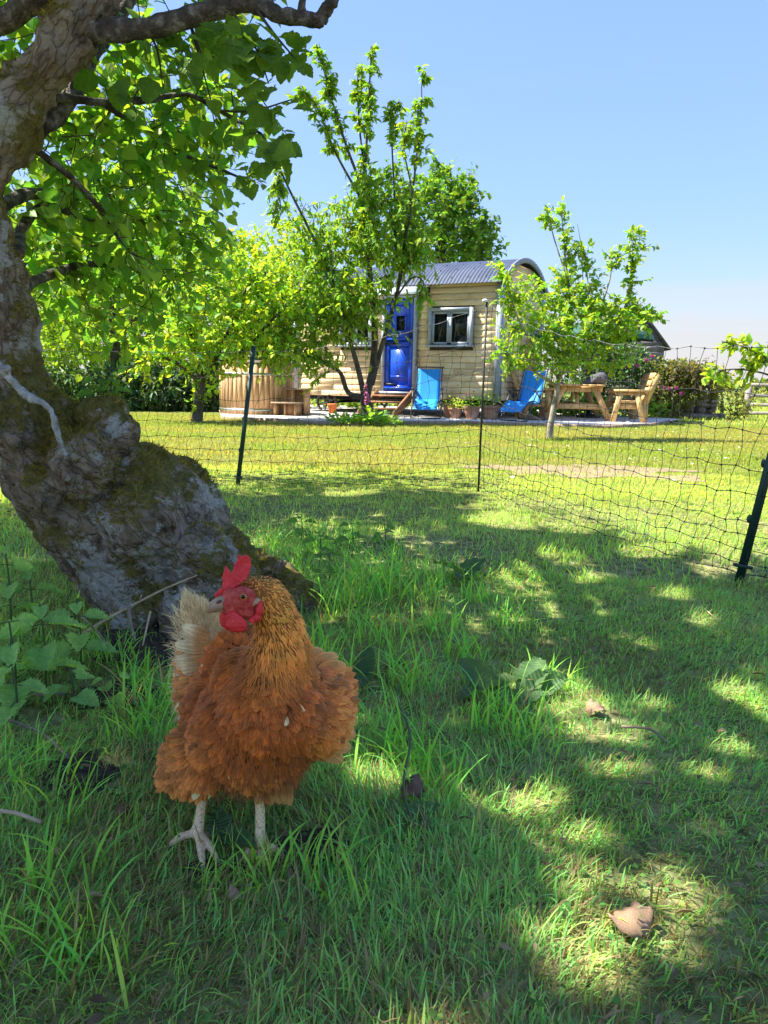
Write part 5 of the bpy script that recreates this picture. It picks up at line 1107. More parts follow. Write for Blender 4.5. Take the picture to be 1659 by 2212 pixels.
LIVE = mat_noise('polywire', (0.012, 0.012, 0.012), (0.30, 0.30, 0.29), 30, 0.6, 0)
for (a, b) in (('F', 'L'), ('L', 'C'), ('C', 'R'), ('R', 'N')):
    Lg = np.linalg.norm(posts[a][0] - posts[b][0]); nV = int(round(Lg / 0.068)); 
    G = [[net_pt(a, b, k / nV, r, k) for k in range(nV + 1)] for r in range(10)]
    for r in range(10):
        P = smooth_line(np.array(G[r]), 2); strand(P, 0.0015 if r else 0.0017, 'line_strand', LIVE if r in (9,) else NETB)
    for k in range(nV + 1):
        pts = []
        for r in range(10):
            pts.append(G[r][k])
            if r < 9:
                mid = (np.array(G[r][k]) + np.array(G[r + 1][k])) / 2; gap = G[r + 1][k][2] - G[r][k][2]
                s1 = (1 if (k * 7 + r * 3) % 5 > 1 else -1); mid = mid + unit(posts[b][0] - posts[a][0]) * s1 * min(0.013, gap * 0.16); pts.append(mid)
        q = MB().tube(smooth_line(np.array(pts), 2), 0.0011, 4, False)
        for r in range(10): q.ball(G[r][k], 0.0042, 6, 4)
        q.build('drop_strand', NETB, FEN)
def anglepost(p0, p1, wd, name, mt):
    P0 = p0 + unit(p0 - p1) * 0.05; d = unit(p1 - P0); x = unit(np.cross(d, V3(0, 1, 0))); y = np.cross(d, x); q = MB()
    Lp = np.linalg.norm(p1 - P0); c = (P0 + p1) / 2
    q.box(c, (wd, 0.004, Lp), np.stack([x, y, d], 1)); q.box(c - x * (wd / 2 - 0.002) - y * wd * 0.32, (0.004, wd * 0.55, Lp), np.stack([x, y, d], 1)); q.box(c - y * wd * 0.15, (0.005, wd * 0.3, Lp * 0.99), np.stack([x, y, d], 1))
    return q.build(name, mt, FEN), d, x, y
for key, wd in (('L', 0.026), ('R', 0.032), ('N', 0.03), ('F', 0.026)):
    po, d, x, y = anglepost(posts[key][0], posts[key][1], wd, 'post', GPOST)
    MB().box(posts[key][0] + d * 0.05, (wd * 2.0, 0.02, 0.012), np.stack([x, y, d], 1)).build('foot_step', GPOST, po)
    for z in (0.22, 0.42, 0.62): MB().ball(posts[key][0] + d * z - y * 0.012 + x * wd * 0.4, (0.012, 0.01, 0.016), 8, 5).build('clip', GPOST, po)
po = MB().tube([pC - V3(0, 0, 0.05), tC], 0.0065, 10).build('post', NETB, FEN, True); po['label'] = 'slim black centre post'
MB().ball(tC + V3(-0.012, 0, 0.006), (0.018, 0.012, 0.012), 10, 6).build('insulator', PWHITE, po)
# ================================================================== the hen
rngH = np.random.default_rng(77)
fl, frt = gnd(428, 1822), gnd(562, 1852)
HEN = thing('hen', 'ginger brown hen with red comb standing in the grass, head turned sideways', 'hen', ((fl[0] + frt[0]) / 2, (fl[1] + frt[1]) / 2, 0.0))
q = MB()
def hb(x, y, Y, r, sx=1, sy=1, sz=1): q.ball(at(x, y, Y), np.array([sx, sy, sz]) * r * pxm(Y * 0.985 + 0.04), 16, 10)
for a in ((585, 1535, 1.015, 112), (552, 1600, 1.03, 106), (650, 1530, 1.06, 95), (560, 1560, 1.13, 140), (510, 1540, 1.22, 118), (470, 1490, 1.29, 85), (445, 1430, 1.33, 50), (585, 1575, 1.05, 104), (500, 1580, 1.03, 85), (530, 1470, 1.05, 70), (505, 1435, 1.13, 62), (525, 1405, 1.17, 55),
          (440, 1630, 1.06, 72), (405, 1655, 1.05, 45), (455, 1662, 1.04, 44), (590, 1650, 1.04, 62), (575, 1688, 1.035, 34), (439, 1685, 1.035, 28), (530, 1632, 1.04, 70), (682, 1545, 1.09, 58), (692, 1495, 1.10, 52), (672, 1585, 1.10, 40),
          (596, 1455, 1.03, 84), (606, 1408, 1.025, 66), (603, 1360, 1.02, 53), (590, 1318, 1.01, 46), (572, 1293, 1.005, 45), (548, 1288, 1.0, 40), (520, 1298, 0.99, 30)): hb(*a)
BV, BN, B4, B3 = remesh(q, 0.006, 8)
UNDER = mat_leaf('under_plumage', 0.0, 0.8, 0.1)
# feather template
ft = np.array([0, 0.25, 0.5, 0.72, 0.9, 1.0]); fh = np.array([0.20, 0.40, 0.5, 0.47, 0.30, 0.06]); FT = []; FU = []; FG = []
for t, h in zip(ft, fh):
    for s_ in (-1, 0, 1): FT.append([s_ * h, t - 0.04 * abs(s_) * t, -0.10 * abs(s_) * h * 2 - 0.10 * t * t]); FU.append([s_ * 0.5 + 0.5, t]); FG.append((0.80 + 0.32 * t) * (1.0 if s_ else 1.04))
FT = np.array(FT); FF = np.array([[3 * i + j, 3 * i + j + 1, 3 * i + j + 4, 3 * i + j + 3] for i in range(5) for j in range(2)])
m, n, p, o = new_mat('feather'); a = nd(n, 'ShaderNodeAttribute', attribute_name='Col'); u_ = nd(n, 'ShaderNodeAttribute', attribute_name='fuv')
su = n.nodes.new('ShaderNodeSeparateXYZ'); n.links.new(u_.outputs['Vector'], su.inputs[0])
wv = n.nodes.new('ShaderNodeMath'); wv.operation = 'MULTIPLY'; wv.inputs[1].default_value = 70; n.links.new(su.outputs[1], wv.inputs[0])
sn = n.nodes.new('ShaderNodeMath'); sn.operation = 'SINE'; n.links.new(wv.outputs[0], sn.inputs[0])
ab = n.nodes.new('ShaderNodeMath'); ab.operation = 'SUBTRACT'; ab.inputs[1].default_value = 0.5; n.links.new(su.outputs[0], ab.inputs[0])
aa = n.nodes.new('ShaderNodeMath'); aa.operation = 'ABSOLUTE'; n.links.new(ab.outputs[0], aa.inputs[0])
shaft = ramp(n, aa.outputs[0], [(0.02, (1.3, 1.25, 1.2)), (0.08, (0.92, 0.92, 0.92)), (0.34, (0.95, 0.95, 0.95)), (0.5, (1.25, 1.27, 1.3))])
c = mixc(n, 1.0, a.outputs[0], shaft, 'MULTIPLY')
mpf = n.nodes.new('ShaderNodeMapping'); mpf.inputs['Scale'].default_value = (1, 0.18, 1); n.links.new(u_.outputs['Vector'], mpf.inputs[0]); gi = n.nodes.new('ShaderNodeNewGeometry'); ao_ = n.nodes.new('ShaderNodeVectorMath'); ao_.operation = 'ADD'; n.links.new(mpf.outputs[0], ao_.inputs[0]); ri = n.nodes.new('ShaderNodeCombineXYZ'); rm = n.nodes.new('ShaderNodeMath'); rm.operation = 'MULTIPLY'; rm.inputs[1].default_value = 91.0; n.links.new(gi.outputs['Random Per Island'], rm.inputs[0]); n.links.new(rm.outputs[0], ri.inputs[2]); n.links.new(ri.outputs[0], ao_.inputs[1])
c = mixc(n, 1.0, c, ramp(n, noise(n, ao_.outputs[0], 9, 5, 0.7), [(0.3, 0.72), (0.7, 1.28)]), 'MULTIPLY')
c = mixc(n, 1.0, c, ramp(n, noise(n, coords(n), 45, 4), [(0.3, 0.75), (0.7, 1.22)]), 'MULTIPLY')
n.links.new(c, p.inputs['Base Color']); p.inputs['Roughness'].default_value = 0.6; p.inputs['Specular IOR Level'].default_value = 0.25
p.inputs['Sheen Weight'].default_value = 0.15; bump(n, p, sn.outputs[0], 0.12, 0.001)
t_ = n.nodes.new('ShaderNodeBsdfTranslucent'); n.links.new(c, t_.inputs[0]); mx = n.nodes.new('ShaderNodeMixShader'); mx.inputs[0].default_value = 0.22
n.links.new(p.outputs[0], mx.inputs[1]); n.links.new(t_.outputs[0], mx.inputs[2]); n.links.new(mx.outputs[0], o.inputs[0]); FEATHER = m
HC = at(560, 1280, 1.0)
nf = 26000
P, N = sample_surface(BV, B4, BN, nf, rngH)
dH0 = np.linalg.norm(P - HC, axis=1); extra = rngH.random(nf) < np.clip(1.25 - dH0 * 2.6, 0.34, 1); P, N = P[extra], N[extra]
px_, py_, _ = proj(P)
face = (((px_ - 503) / 56) ** 2 + ((py_ - 1302) / 40) ** 2 < 1) & (P[:, 1] < 1.02)
P, N, px_, py_ = P[~face], N[~face], px_[~face], py_[~face]; nf = len(P)
dH = np.linalg.norm(P - HC, axis=1)
flow = unit(P - HC + V3(0, 0.02, 0)); flow = flow + V3(0, 0.10, -0.35) * np.clip(dH[:, None] * 6, 0, 1); flow += rngH.normal(size=(nf, 3)) * 0.10
T_ = unit(flow - N * (flow * N).sum(1, keepdims=True))
wing = np.clip((px_ - 655) / 70, 0, 1) * np.clip((py_ - 1400) / 40, 0, 1); thigh = np.clip((470 - px_) / 60, 0, 1) * np.clip((py_ - 1540) / 60, 0, 1); low = np.clip((py_ - 1640) / 60, 0, 1); rear = np.clip((P[:, 1] - 1.17) / 0.10, 0, 1); neck = np.clip((0.125 - dH) / 0.06, 0, 1)
lift = np.radians(11 + 18 * wing + 16 * thigh + 9 * low) + np.abs(rngH.normal(size=nf)) * 0.12 * (1 - 0.7 * neck)
Yv = unit(T_ * np.cos(lift)[:, None] + N * np.sin(lift)[:, None]); X = unit(np.cross(Yv, N)); Z = np.cross(X, Yv)
ln = np.clip(0.007 + 0.11 * np.clip(dH - 0.02, 0, 1), 0.007, 0.021) * (1 + 0.55 * wing + 0.5 * thigh + 0.3 * low + 0.6 * rear) * (0.75 + 0.5 * rngH.random(nf)); ln = np.where(low > 0, ln * (1 - 0.35 * low), ln); wd = ln * (0.40 + 0.16 * np.clip(dH * 6 - 0.4, 0, 1)) * (1 - 0.25 * low)
def L3(a, b, k): return a * (1 - k[:, None]) + np.asarray(b)[None] * k[:, None]
C_ = np.tile(V3(0.235, 0.058, 0.008), (nf, 1)); C_ = L3(C_, (0.50, 0.205, 0.034), np.clip((0.145 - dH) / 0.08, 0, 1) * np.clip((px_ - 525) / 60, 0.15, 1)); C_ = L3(C_, (0.48, 0.17, 0.035), wing * 0.8); C_ = L3(C_, (0.36, 0.135, 0.03), np.maximum(thigh, low) * 0.7); C_ = L3(C_, (0.40, 0.19, 0.06), rear * 0.6)
C_ *= (1 + (vnoise(P, 55, 3) - 0.5) * 0.7 + rngH.normal(size=nf) * 0.20)[:, None]; pale = rngH.random(nf) < (0.003 + 0.16 * rear + 0.02 * low); C_[pale] = C_[pale] * 0.4 + V3(0.62, 0.46, 0.24) * 0.6
C_ = np.clip(C_ * V3(2.3, 2.35, 2.1), 0.01, 0.9)
v, f, c, uv = stamp(FT, FF, P - N * 0.001, X, Yv, Z, np.stack([wd, ln, ln], 1), C_, FU, FG)
bx, by, _ = proj(BV); bd = np.linalg.norm(BV - HC, axis=1); bc = np.tile(V3(0.15, 0.04, 0.008), (len(BV), 1)); bc = L3(bc, (0.36, 0.14, 0.03), np.clip((0.145 - bd) / 0.08, 0, 1) * np.clip((bx - 525) / 60, 0.15, 1))
mesh_obj('body', BV, [B4] + ([B3] if len(B3) else []), UNDER, HEN, cols=bc, smooth=True)
pl = mesh_obj('plumage', v, f, FEATHER, HEN, cols=c, uvs=uv, smooth=True); pl['kind'] = 'stuff'
# soft down: fine strands at the edges of the plumage
nd_ = 9000; P, N = sample_surface(BV, B4, BN, nd_, rngH); px_, py_, _ = proj(P)
wing = np.clip((px_ - 640) / 60, 0, 1) * np.clip((py_ - 1400) / 40, 0, 1); thigh = np.clip((480 - px_) / 60, 0, 1) * np.clip((py_ - 1500) / 60, 0, 1); low = np.clip((py_ - 1590) / 60, 0, 1)
wt = np.maximum(np.maximum(wing, thigh), low); keep = (rngH.random(nd_) < 0.12 + wt) & ~((((px_ - 503) / 60) ** 2 + ((py_ - 1302) / 44) ** 2 < 1) & (P[:, 1] < 1.02)) & (py_ > 1330); P, N, wt = P[keep], N[keep], wt[keep]; k_ = len(P)
flow = unit(P - HC) + V3(0, 0, -0.55) + N * (0.5 + 0.3 * wt)[:, None] + rngH.normal(size=(k_, 3)) * 0.55
X, Yv, Z = frames(flow, N); s_ = (0.008 + 0.013 * wt) * (0.6 + 0.8 * rngH.random(k_)); DT = np.array([[-0.5, 0, 0], [0.5, 0, 0], [0.4, 0.5, 0.05], [-0.4, 0.5, 0.05], [0, 1, -0.05]])
C_ = np.tile(V3(0.36, 0.13, 0.03), (k_, 1)) * (0.7 + 0.6 * rngH.random((k_, 1)))
v, f, c, uv = stamp(DT, [np.array([[0, 1, 2, 3]]), np.array([[3, 2, 4]])], P, X, Yv, Z, np.stack([np.full(k_, 0.0011), s_, s_], 1), C_, [[0.3, 0], [0.7, 0], [0.7, 0.5], [0.3, 0.5], [0.5, 1]])
mesh_obj('down', v, f, FEATHER, HEN, cols=c, uvs=uv)['kind'] = 'stuff'
# fine barbs lying over the plumage
nb = 30000; P, N = sample_surface(BV, B4, BN, nb, rngH); px_, py_, _ = proj(P); dH = np.linalg.norm(P - HC, axis=1)
keep = ~((((px_ - 503) / 60) ** 2 + ((py_ - 1302) / 44) ** 2 < 1) & (P[:, 1] < 1.02)); keep &= (dH < 0.13) | (rngH.random(nb) < 0.4); P, N, px_, py_, dH = P[keep], N[keep], px_[keep], py_[keep], dH[keep]; k_ = len(P)
flow = unit(P - HC) + V3(0, 0.05, -0.3) * np.clip(dH[:, None] * 6, 0, 1) + rngH.normal(size=(k_, 3)) * 0.16; T_ = unit(flow - N * (flow * N).sum(1, keepdims=True)); lf_ = 0.16 + 0.20 * rngH.random(k_)
Yv = unit(T_ * np.cos(lf_)[:, None] + N * np.sin(lf_)[:, None]); X = unit(np.cross(Yv, N)); Z = np.cross(X, Yv); s_ = np.clip(0.006 + 0.06 * dH, 0.006, 0.017) * (0.6 + 0.7 * rngH.random(k_))
C_ = np.tile(V3(0.26, 0.072, 0.012), (k_, 1)); C_ = L3(C_, (0.56, 0.25, 0.05), np.clip((0.15 - dH) / 0.08, 0, 1) * np.clip((px_ - 525) / 60, 0.2, 1)); C_ = L3(C_, (0.52, 0.21, 0.05), np.clip((px_ - 660) / 60, 0, 1) * 0.8); C_ *= V3(1.6, 1.65, 1.5) * (1.0 + 0.7 * rngH.random((k_, 1)))
v, f, c, uv = stamp(DT, [np.array([[0, 1, 2, 3]]), np.array([[3, 2, 4]])], P + N * 0.003, X, Yv, Z, np.stack([np.full(k_, 0.0010), s_, s_], 1), C_, [[0.3, 0], [0.7, 0], [0.7, 0.5], [0.3, 0.5], [0.5, 1]])
mesh_obj('barbs', v, f, FEATHER, HEN, cols=c, uvs=uv)['kind'] = 'stuff'
# tail and wing quills, one by one
qt = np.linspace(0, 1, 9); qh = 0.5 * np.sin(PI * (0.10 + 0.82 * qt) ** 0.9) ** 0.6; QT = []; QU = []
for t, h in zip(qt, qh):
    for s_ in (-1, -0.5, 0, 0.5, 1): QT.append([s_ * h, t + 0.012 * math.sin(t * 40 + s_ * 3), -0.16 * abs(s_) * h - 0.10 * t * t]); QU.append([s_ * 0.5 + 0.5, t])
QF = np.array([[5 * i + j, 5 * i + j + 1, 5 * i + j + 6, 5 * i + j + 5] for i in range(8) for j in range(4)]); QT = np.array(QT)
def quill(name, a, b, wd, up, col, tipc=None):
    d = unit(b - a); X = unit(np.cross(d, up)); Z = np.cross(X, d); L = np.linalg.norm(b - a)
    cols = np.tile(np.asarray(col, float), (len(QT), 1))
    if tipc is not None:
        k = np.clip((np.array(QU)[:, 1] - 0.35) / 0.4, 0, 1)[:, None]; cols = cols * (1 - k) + np.asarray(tipc) * k
    V_ = QT[:, :1] * wd * X + QT[:, 1:2] * L * d + QT[:, 2:3] * L * 0.5 * Z
    o_ = mesh_obj(name, V_, QF, FEATHER, HEN, cols=cols, uvs=QU, local=True, smooth=True); o_.location = a - world_loc(HEN); return o_
CRM = (0.95, 0.74, 0.38)
for (x, y, dy) in ((390, 1290, 0.0), (398, 1282, 0.01), (409, 1283, 0.0), (420, 1288, 0.015), (433, 1290, 0.005), (446, 1297, 0.02), (458, 1306, 0.01), (470, 1322, 0.0), (481, 1345, 0.0), (384, 1318, -0.01), (402, 1310, -0.02), (425, 1312, -0.02), (448, 1322, -0.02)):
    quill('tail_feather', at(448 + (x - 430) * 0.25, 1432, 1.31 + dy), at(x + random.gauss(0, 3), y + random.gauss(0, 5), 1.36 + dy * 2), 0.022 + 0.010 * random.random(), V3(0.15 + random.gauss(0, 0.3), -1, 0.15 + random.gauss(0, 0.2)), np.array(CRM) * 0.75 * V3(1, 0.85, 0.7), np.array(CRM) * (0.9 + 0.25 * random.random()))
for (x, y) in ((374, 1408), (372, 1428), (375, 1448), (379, 1468), (386, 1486), (394, 1503), (377, 1388), (380, 1370), (383, 1352), (384, 1334)):
    quill('tail_feather', at(452, 1420 + (y - 1420) * 0.55, 1.235), at(x + random.gauss(0, 3), y + 14 + random.gauss(0, 4), 1.26), 0.019, V3(-0.3 + random.gauss(0, 0.25), -1, 0.5), (0.50, 0.22, 0.06), np.array(CRM) * (0.75 + 0.3 * random.random()))
for k, (x0, y0, x1, y1) in enumerate(((478, 1392, 425, 1440), (474, 1407, 420, 1462), (480, 1417, 420, 1492), (472, 1432, 415, 1515), (482, 1442, 418, 1535), (476, 1462, 424, 1552), (488, 1400, 432, 1430), (490, 1385, 440, 1402), (486, 1430, 428, 1470), (484, 1455, 432, 1510))):
    quill('wing_feather', at(x0, y0, 1.19), at(x1, y1, 1.26), 0.024, V3(-0.55, -0.75, 0.35), (0.46, 0.18, 0.04), np.array([(0.50, 0.21, 0.05), (0.78, 0.58, 0.28), (0.60, 0.29, 0.08)][k % 3]))
for k, (x0, y0, x1, y1) in enumerate(((672, 1440, 733, 1417), (690, 1450, 752, 1440), (700, 1470, 764, 1466), (705, 1495, 770, 1498), (708, 1520, 770, 1530), (706, 1545, 773, 1562), (702, 1570, 772, 1592), (695, 1595, 762, 1620), (690, 1610, 745, 1647), (680, 1615, 722, 1640), (665, 1420, 705, 1412), (700, 1508, 758, 1512), (700, 1558, 758, 1580))):
    quill('wing_feather', at(x0, y0, 1.07), at(x1, y1, 1.12), 0.027, V3(0.35, -0.9, 0.35), (0.66, 0.25, 0.05), (0.82, 0.42, 0.12))
# cream fluff round the tail
nq = 1500; ta = rngH.random(nq); tx = 378 + 105 * rngH.random(nq); ty = np.where(tx > 400, 1288 + (tx - 400) * 0.55, 1500 - 210 * rngH.random(nq)) + rngH.random(nq) * 70; P = np.array([at(a_, b_, 1.30 + 0.05 * c_) for a_, b_, c_ in zip(tx, ty, rngH.random(nq))]); d = P - at(450, 1440, 1.30) + rngH.normal(size=(nq, 3)) * 0.03; X, Yv, Z = frames(d, np.tile(V3(0.1, -1, 0.1), (nq, 1)) + rngH.normal(size=(nq, 3)) * 0.3); s_ = 0.014 + 0.016 * rngH.random(nq)
v, f, c, uv = stamp(DT, [np.array([[0, 1, 2, 3]]), np.array([[3, 2, 4]])], P, X, Yv, Z, np.stack([np.full(nq, 0.0016), s_, s_], 1), np.array(CRM)[None] * (0.65 + 0.4 * rngH.random((nq, 1))), [[0.3, 0], [0.7, 0], [0.7, 0.5], [0.3, 0.5], [0.5, 1]])
mesh_obj('tail_fluff', v, f, FEATHER, HEN, cols=c, uvs=uv)['kind'] = 'stuff'
# fluffy thighs
for k in range(26):
    x0 = 395 + 60 * random.random(); y0 = 1600 + 70 * random.random(); dx, dy = (x0 - 470) * 0.5, 34 + 20 * random.random(); quill('thigh_feather', at(x0, y0, 1.025), at(x0 + dx - 12, y0 + dy * 0.7, 1.02 + 0.02 * random.random()), 0.017, V3(-0.4, -0.9, 0.2), (0.50, 0.19, 0.045), (0.64, 0.31, 0.09))
for k in range(16):
    x0 = 560 + 70 * random.random(); y0 = 1665 + 30 * random.random(); quill('thigh_feather', at(x0, y0, 1.0), at(x0 + random.gauss(8, 8), y0 + 48, 1.01), 0.014, V3(0, -1, 0.2), (0.42, 0.16, 0.04), (0.62, 0.32, 0.10))
# head furniture
m, n, p, o = new_mat('red_skin'); v = coords(n); vo = nd(n, 'ShaderNodeTexVoronoi', Scale=420.0); n.links.new(v, vo.inputs['Vector'])
n.links.new(ramp(n, noise(n, v, 60, 4), [(0.3, (0.66, 0.010, 0.014)), (0.7, (0.90, 0.05, 0.045))]), p.inputs['Base Color']); p.inputs['Roughness'].default_value = 0.5
p.inputs['Subsurface Weight'].default_value = 0.12; p.inputs['Subsurface Radius'].default_value = (0.006, 0.002, 0.001); bump(n, p, vo.outputs['Distance'], 0.55, 0.002); RED_S = m
FACE = mat_noise('face_skin', (0.62, 0.04, 0.035), (0.90, 0.16, 0.11), 150, 0.5, 1.0, dist=0.004)
from mathutils.geometry import tessellate_polygon
def plate(outline, Y, thick):
    A = np.array([at(x, y, Y - thick / 2) for x, y in outline]); B = np.array([at(x, y, Y + thick / 2) for x, y in outline]); n_ = len(outline)
    tri = tessellate_polygon([[Vector((x, y, 0)) for x, y in outline]])
    m_ = MB(); m_.add(np.concatenate([A, B]), [[i, (i + 1) % n_, n_ + (i + 1) % n_, n_ + i] for i in range(n_)], [list(t) for t in tri] + [[n_ + t[0], n_ + t[2], n_ + t[1]] for t in tri]); return m_
zo = [(345, 600), (365, 565), (430, 525), (445, 470), (438, 380), (460, 330), (463, 250), (478, 248), (500, 290), (545, 350), (560, 330), (575, 235), (612, 190), (620, 128), (645, 122), (665, 160), (690, 128), (745, 120), (785, 165), (792, 265), (750, 400), (690, 450), (620, 520), (560, 600), (480, 640), (360, 665)]
cm = plate([(403 + 0.1736 * a, 1181 + 0.1736 * b) for a, b in zo], 0.995, 0.006); V_, N_, f4, f3 = remesh(cm, 0.0012, 3)
V_ = V_ + N_ * ((vnoise(V_, 260, 9) - 0.5) * 0.0016 + (fbm(V_, 70, 8) - 0.5) * 0.002)[:, None]; V_[:, 1] += 0.012 * np.sin((V_[:, 0] - V_[:, 0].min()) * 45) * np.clip((V_[:, 2] - V_[:, 2].min()) / 0.05, 0, 1)
mesh_obj('comb', V_, [f4, f3] if len(f3) else [f4], RED_S, HEN, smooth=True)
def soft(name, balls, mt, vox=0.0015, sm=4, amp=0.0012):
    m_ = MB()
    for (x, y, Y, rx, ry, rd) in balls: m_.ball(at(x, y, Y), (rx * pxm(1.0), rd, ry * pxm(1.0)), 16, 10)
    V_, N_, f4, f3 = remesh(m_, vox, sm); V_ = V_ + N_ * ((vnoise(V_, 300, 19) - 0.5) * amp)[:, None]
    return mesh_obj(name, V_, [f4, f3] if len(f3) else [f4], mt, HEN, smooth=True)
soft('wattle', [(511, 1348, 0.966, 23, 20, 0.005), (503, 1334, 0.968, 17, 16, 0.005), (519, 1352, 0.966, 16, 15, 0.0045)], RED_S)
soft('wattle', [(487, 1336, 0.985, 15, 22, 0.005), (493, 1350, 0.985, 12, 12, 0.005)], RED_S)
soft('earlobe', [(560, 1318, 0.972, 9, 15, 0.005), (555, 1334, 0.972, 10, 9, 0.005), (545, 1340, 0.972, 10, 7, 0.005), (563, 1306, 0.974, 5, 10, 0.004)], RED_S)
soft('ear_patch', [(556, 1298, 0.978, 9, 8, 0.006), (548, 1302, 0.977, 8, 8, 0.005), (540, 1345, 0.977, 7, 6, 0.004)], mat_noise('ear_skin', (0.45, 0.30, 0.14), (0.62, 0.46, 0.28), 200, 0.7, 0.5, dist=0.002))
soft('face', [(524, 1292, 0.982, 33, 26, 0.019), (497, 1300, 0.985, 24, 17, 0.016), (533, 1318, 0.984, 26, 18, 0.016), (505, 1316, 0.984, 24, 12, 0.015), (482, 1300, 0.986, 14, 10, 0.012), (542, 1285, 0.986, 14, 16, 0.017), (500, 1284, 0.988, 20, 14, 0.013)], FACE, 0.002)
ey = at(526, 1289, 0.9615)
m_ = MB()
for k in range(18):
    a0, a1 = 2 * PI * k / 18, 2 * PI * (k + 1) / 18; e = lambda a: ey + V3(0.0062 * math.cos(a), 0.0005, 0.0052 * math.sin(a)); m_.tube([e(a0), e(a1)], 0.0016, 6)
m_.build('eyelid', FACE, HEN, True)
eo = MB().ball(ey + V3(0, 0.003, 0), (0.0068, 0.0048, 0.0062), 16, 10).build('eye', mat_plain('amber_iris', (0.62, 0.24, 0.05), 0.1), HEN, True)
m, n, p, o = new_mat('pupil_black'); p.inputs['Base Color'].default_value = (0.004, 0.004, 0.004, 1); p.inputs['Roughness'].default_value = 0.04
MB().ball(ey + V3(-0.0004, -0.0012, 0.0002), (0.0030, 0.0014, 0.0030), 14, 8).build('pupil', m, eo, True)
BEAK = mat_noise('horn_beak', (0.30, 0.17, 0.09), (0.50, 0.36, 0.22), 60, 0.4, 0.15, dist=0.002)
P_ = smooth_line([at(494, 1300, 0.985), at(478, 1302, 0.980), at(463, 1309, 0.977), at(453, 1317, 0.976), at(448, 1323, 0.976)], 4); V_, F4, F3 = tube(P_, np.interp(np.linspace(0, 1, len(P_)), [0, 0.35, 0.7, 0.9, 1], [0.0105, 0.0088, 0.0060, 0.0032, 0.0010]), 12)
beak = mesh_obj('beak', V_, [np.array(F4), np.array(F3)], BEAK, HEN, smooth=True)
P_ = smooth_line([at(492, 1313, 0.985), at(476, 1317, 0.981), at(462, 1321, 0.979)], 4); V_, F4, F3 = tube(P_, np.linspace(0.0058, 0.0016, len(P_)), 10); mesh_obj('lower_beak', V_, [np.array(F4), np.array(F3)], BEAK, beak, smooth=True)
MB().ball(at(473, 1300, 0.9705), (0.0045, 0.002, 0.0022), 10, 6, np.array([[0.9, 0, -0.4], [0, 1, 0], [0.4, 0, 0.9]])).build('nostril', mat_plain('nostril_dark', (0.14, 0.05, 0.045), 0.6), beak, True)
# legs
m, n, p, o = new_mat('scaly_leg'); v = coords(n, (1, 1, 0.75)); vo = nd(n, 'ShaderNodeTexVoronoi', Scale=190.0); vo.feature = 'DISTANCE_TO_EDGE'; n.links.new(v, vo.inputs['Vector'])
sc_ = ramp(n, vo.outputs['Distance'], [(0.015, (0.56, 0.34, 0.17)), (0.07, (0.96, 0.72, 0.40))])
c = mixc(n, ramp(n, noise(n, v, 30, 3), [(0.4, 0.0), (0.7, 0.7)]), sc_, (0.90, 0.54, 0.34), 'MIX'); n.links.new(c, p.inputs['Base Color']); p.inputs['Roughness'].default_value = 0.5; bump(n, p, vo.outputs['Distance'], 0.5, 0.003); SCALE = m
CLAW = mat_plain('claw_horn', (0.30, 0.22, 0.15), 0.4)
def leg(top, ank, toes, hind):
    m_ = MB(); P = smooth_line([top, top * 0.5 + ank * 0.5 + V3(0, 0.004, 0), ank], 5); m_.tube(P, np.interp(np.linspace(0, 1, len(P)), [0, 0.25, 0.75, 1], [0.0092, 0.0074, 0.0072, 0.0105]), 14)
    cl_ = []
    for tp in toes + [hind]:
        g_ = gnd(*tp); k = ank - V3(0, 0, 0.003); end = V3(g_[0], g_[1], 0.007); mid = k * 0.45 + end * 0.55 + V3(0, 0, 0.006 if tp is not hind else -0.002); L = np.linalg.norm(end - k)
        P = smooth_line([k, mid, end], 8); R = np.interp(np.linspace(0, 1, len(P)), [0, 0.3, 0.5, 0.75, 1], [0.0078, 0.0058, 0.0062, 0.0053, 0.0034]); m_.tube(P, R, 10); d = unit(end - mid); cl_.append((end - d * 0.001, end + d * 0.010 + V3(0, 0, -0.004)))
    V_, N_, f4, f3 = remesh(m_, 0.0022, 3); lo_ = mesh_obj('leg', V_, [f4, f3] if len(f3) else [f4], SCALE, HEN, smooth=True)
    for a, b in cl_: MB().tube(smooth_line([a, (a + b) / 2 + V3(0, 0, 0.002), b], 3), [0.0036, 0.0034, 0.003, 0.0026, 0.002, 0.0012, 0.0006], 8).build('claw', CLAW, lo_, True)
aL = gnd(428, 1822) + V3(0, 0, 0.020); aR = gnd(562, 1848) + V3(0, 0, 0.016)
leg(at(440, 1690, aL[1] + 0.005), aL, [(366, 1836), (439, 1884), (470, 1868)], (461, 1812))
leg(at(560, 1705, aR[1] + 0.01), aR, [(524, 1866), (568, 1882), (607, 1856)], (535, 1826))
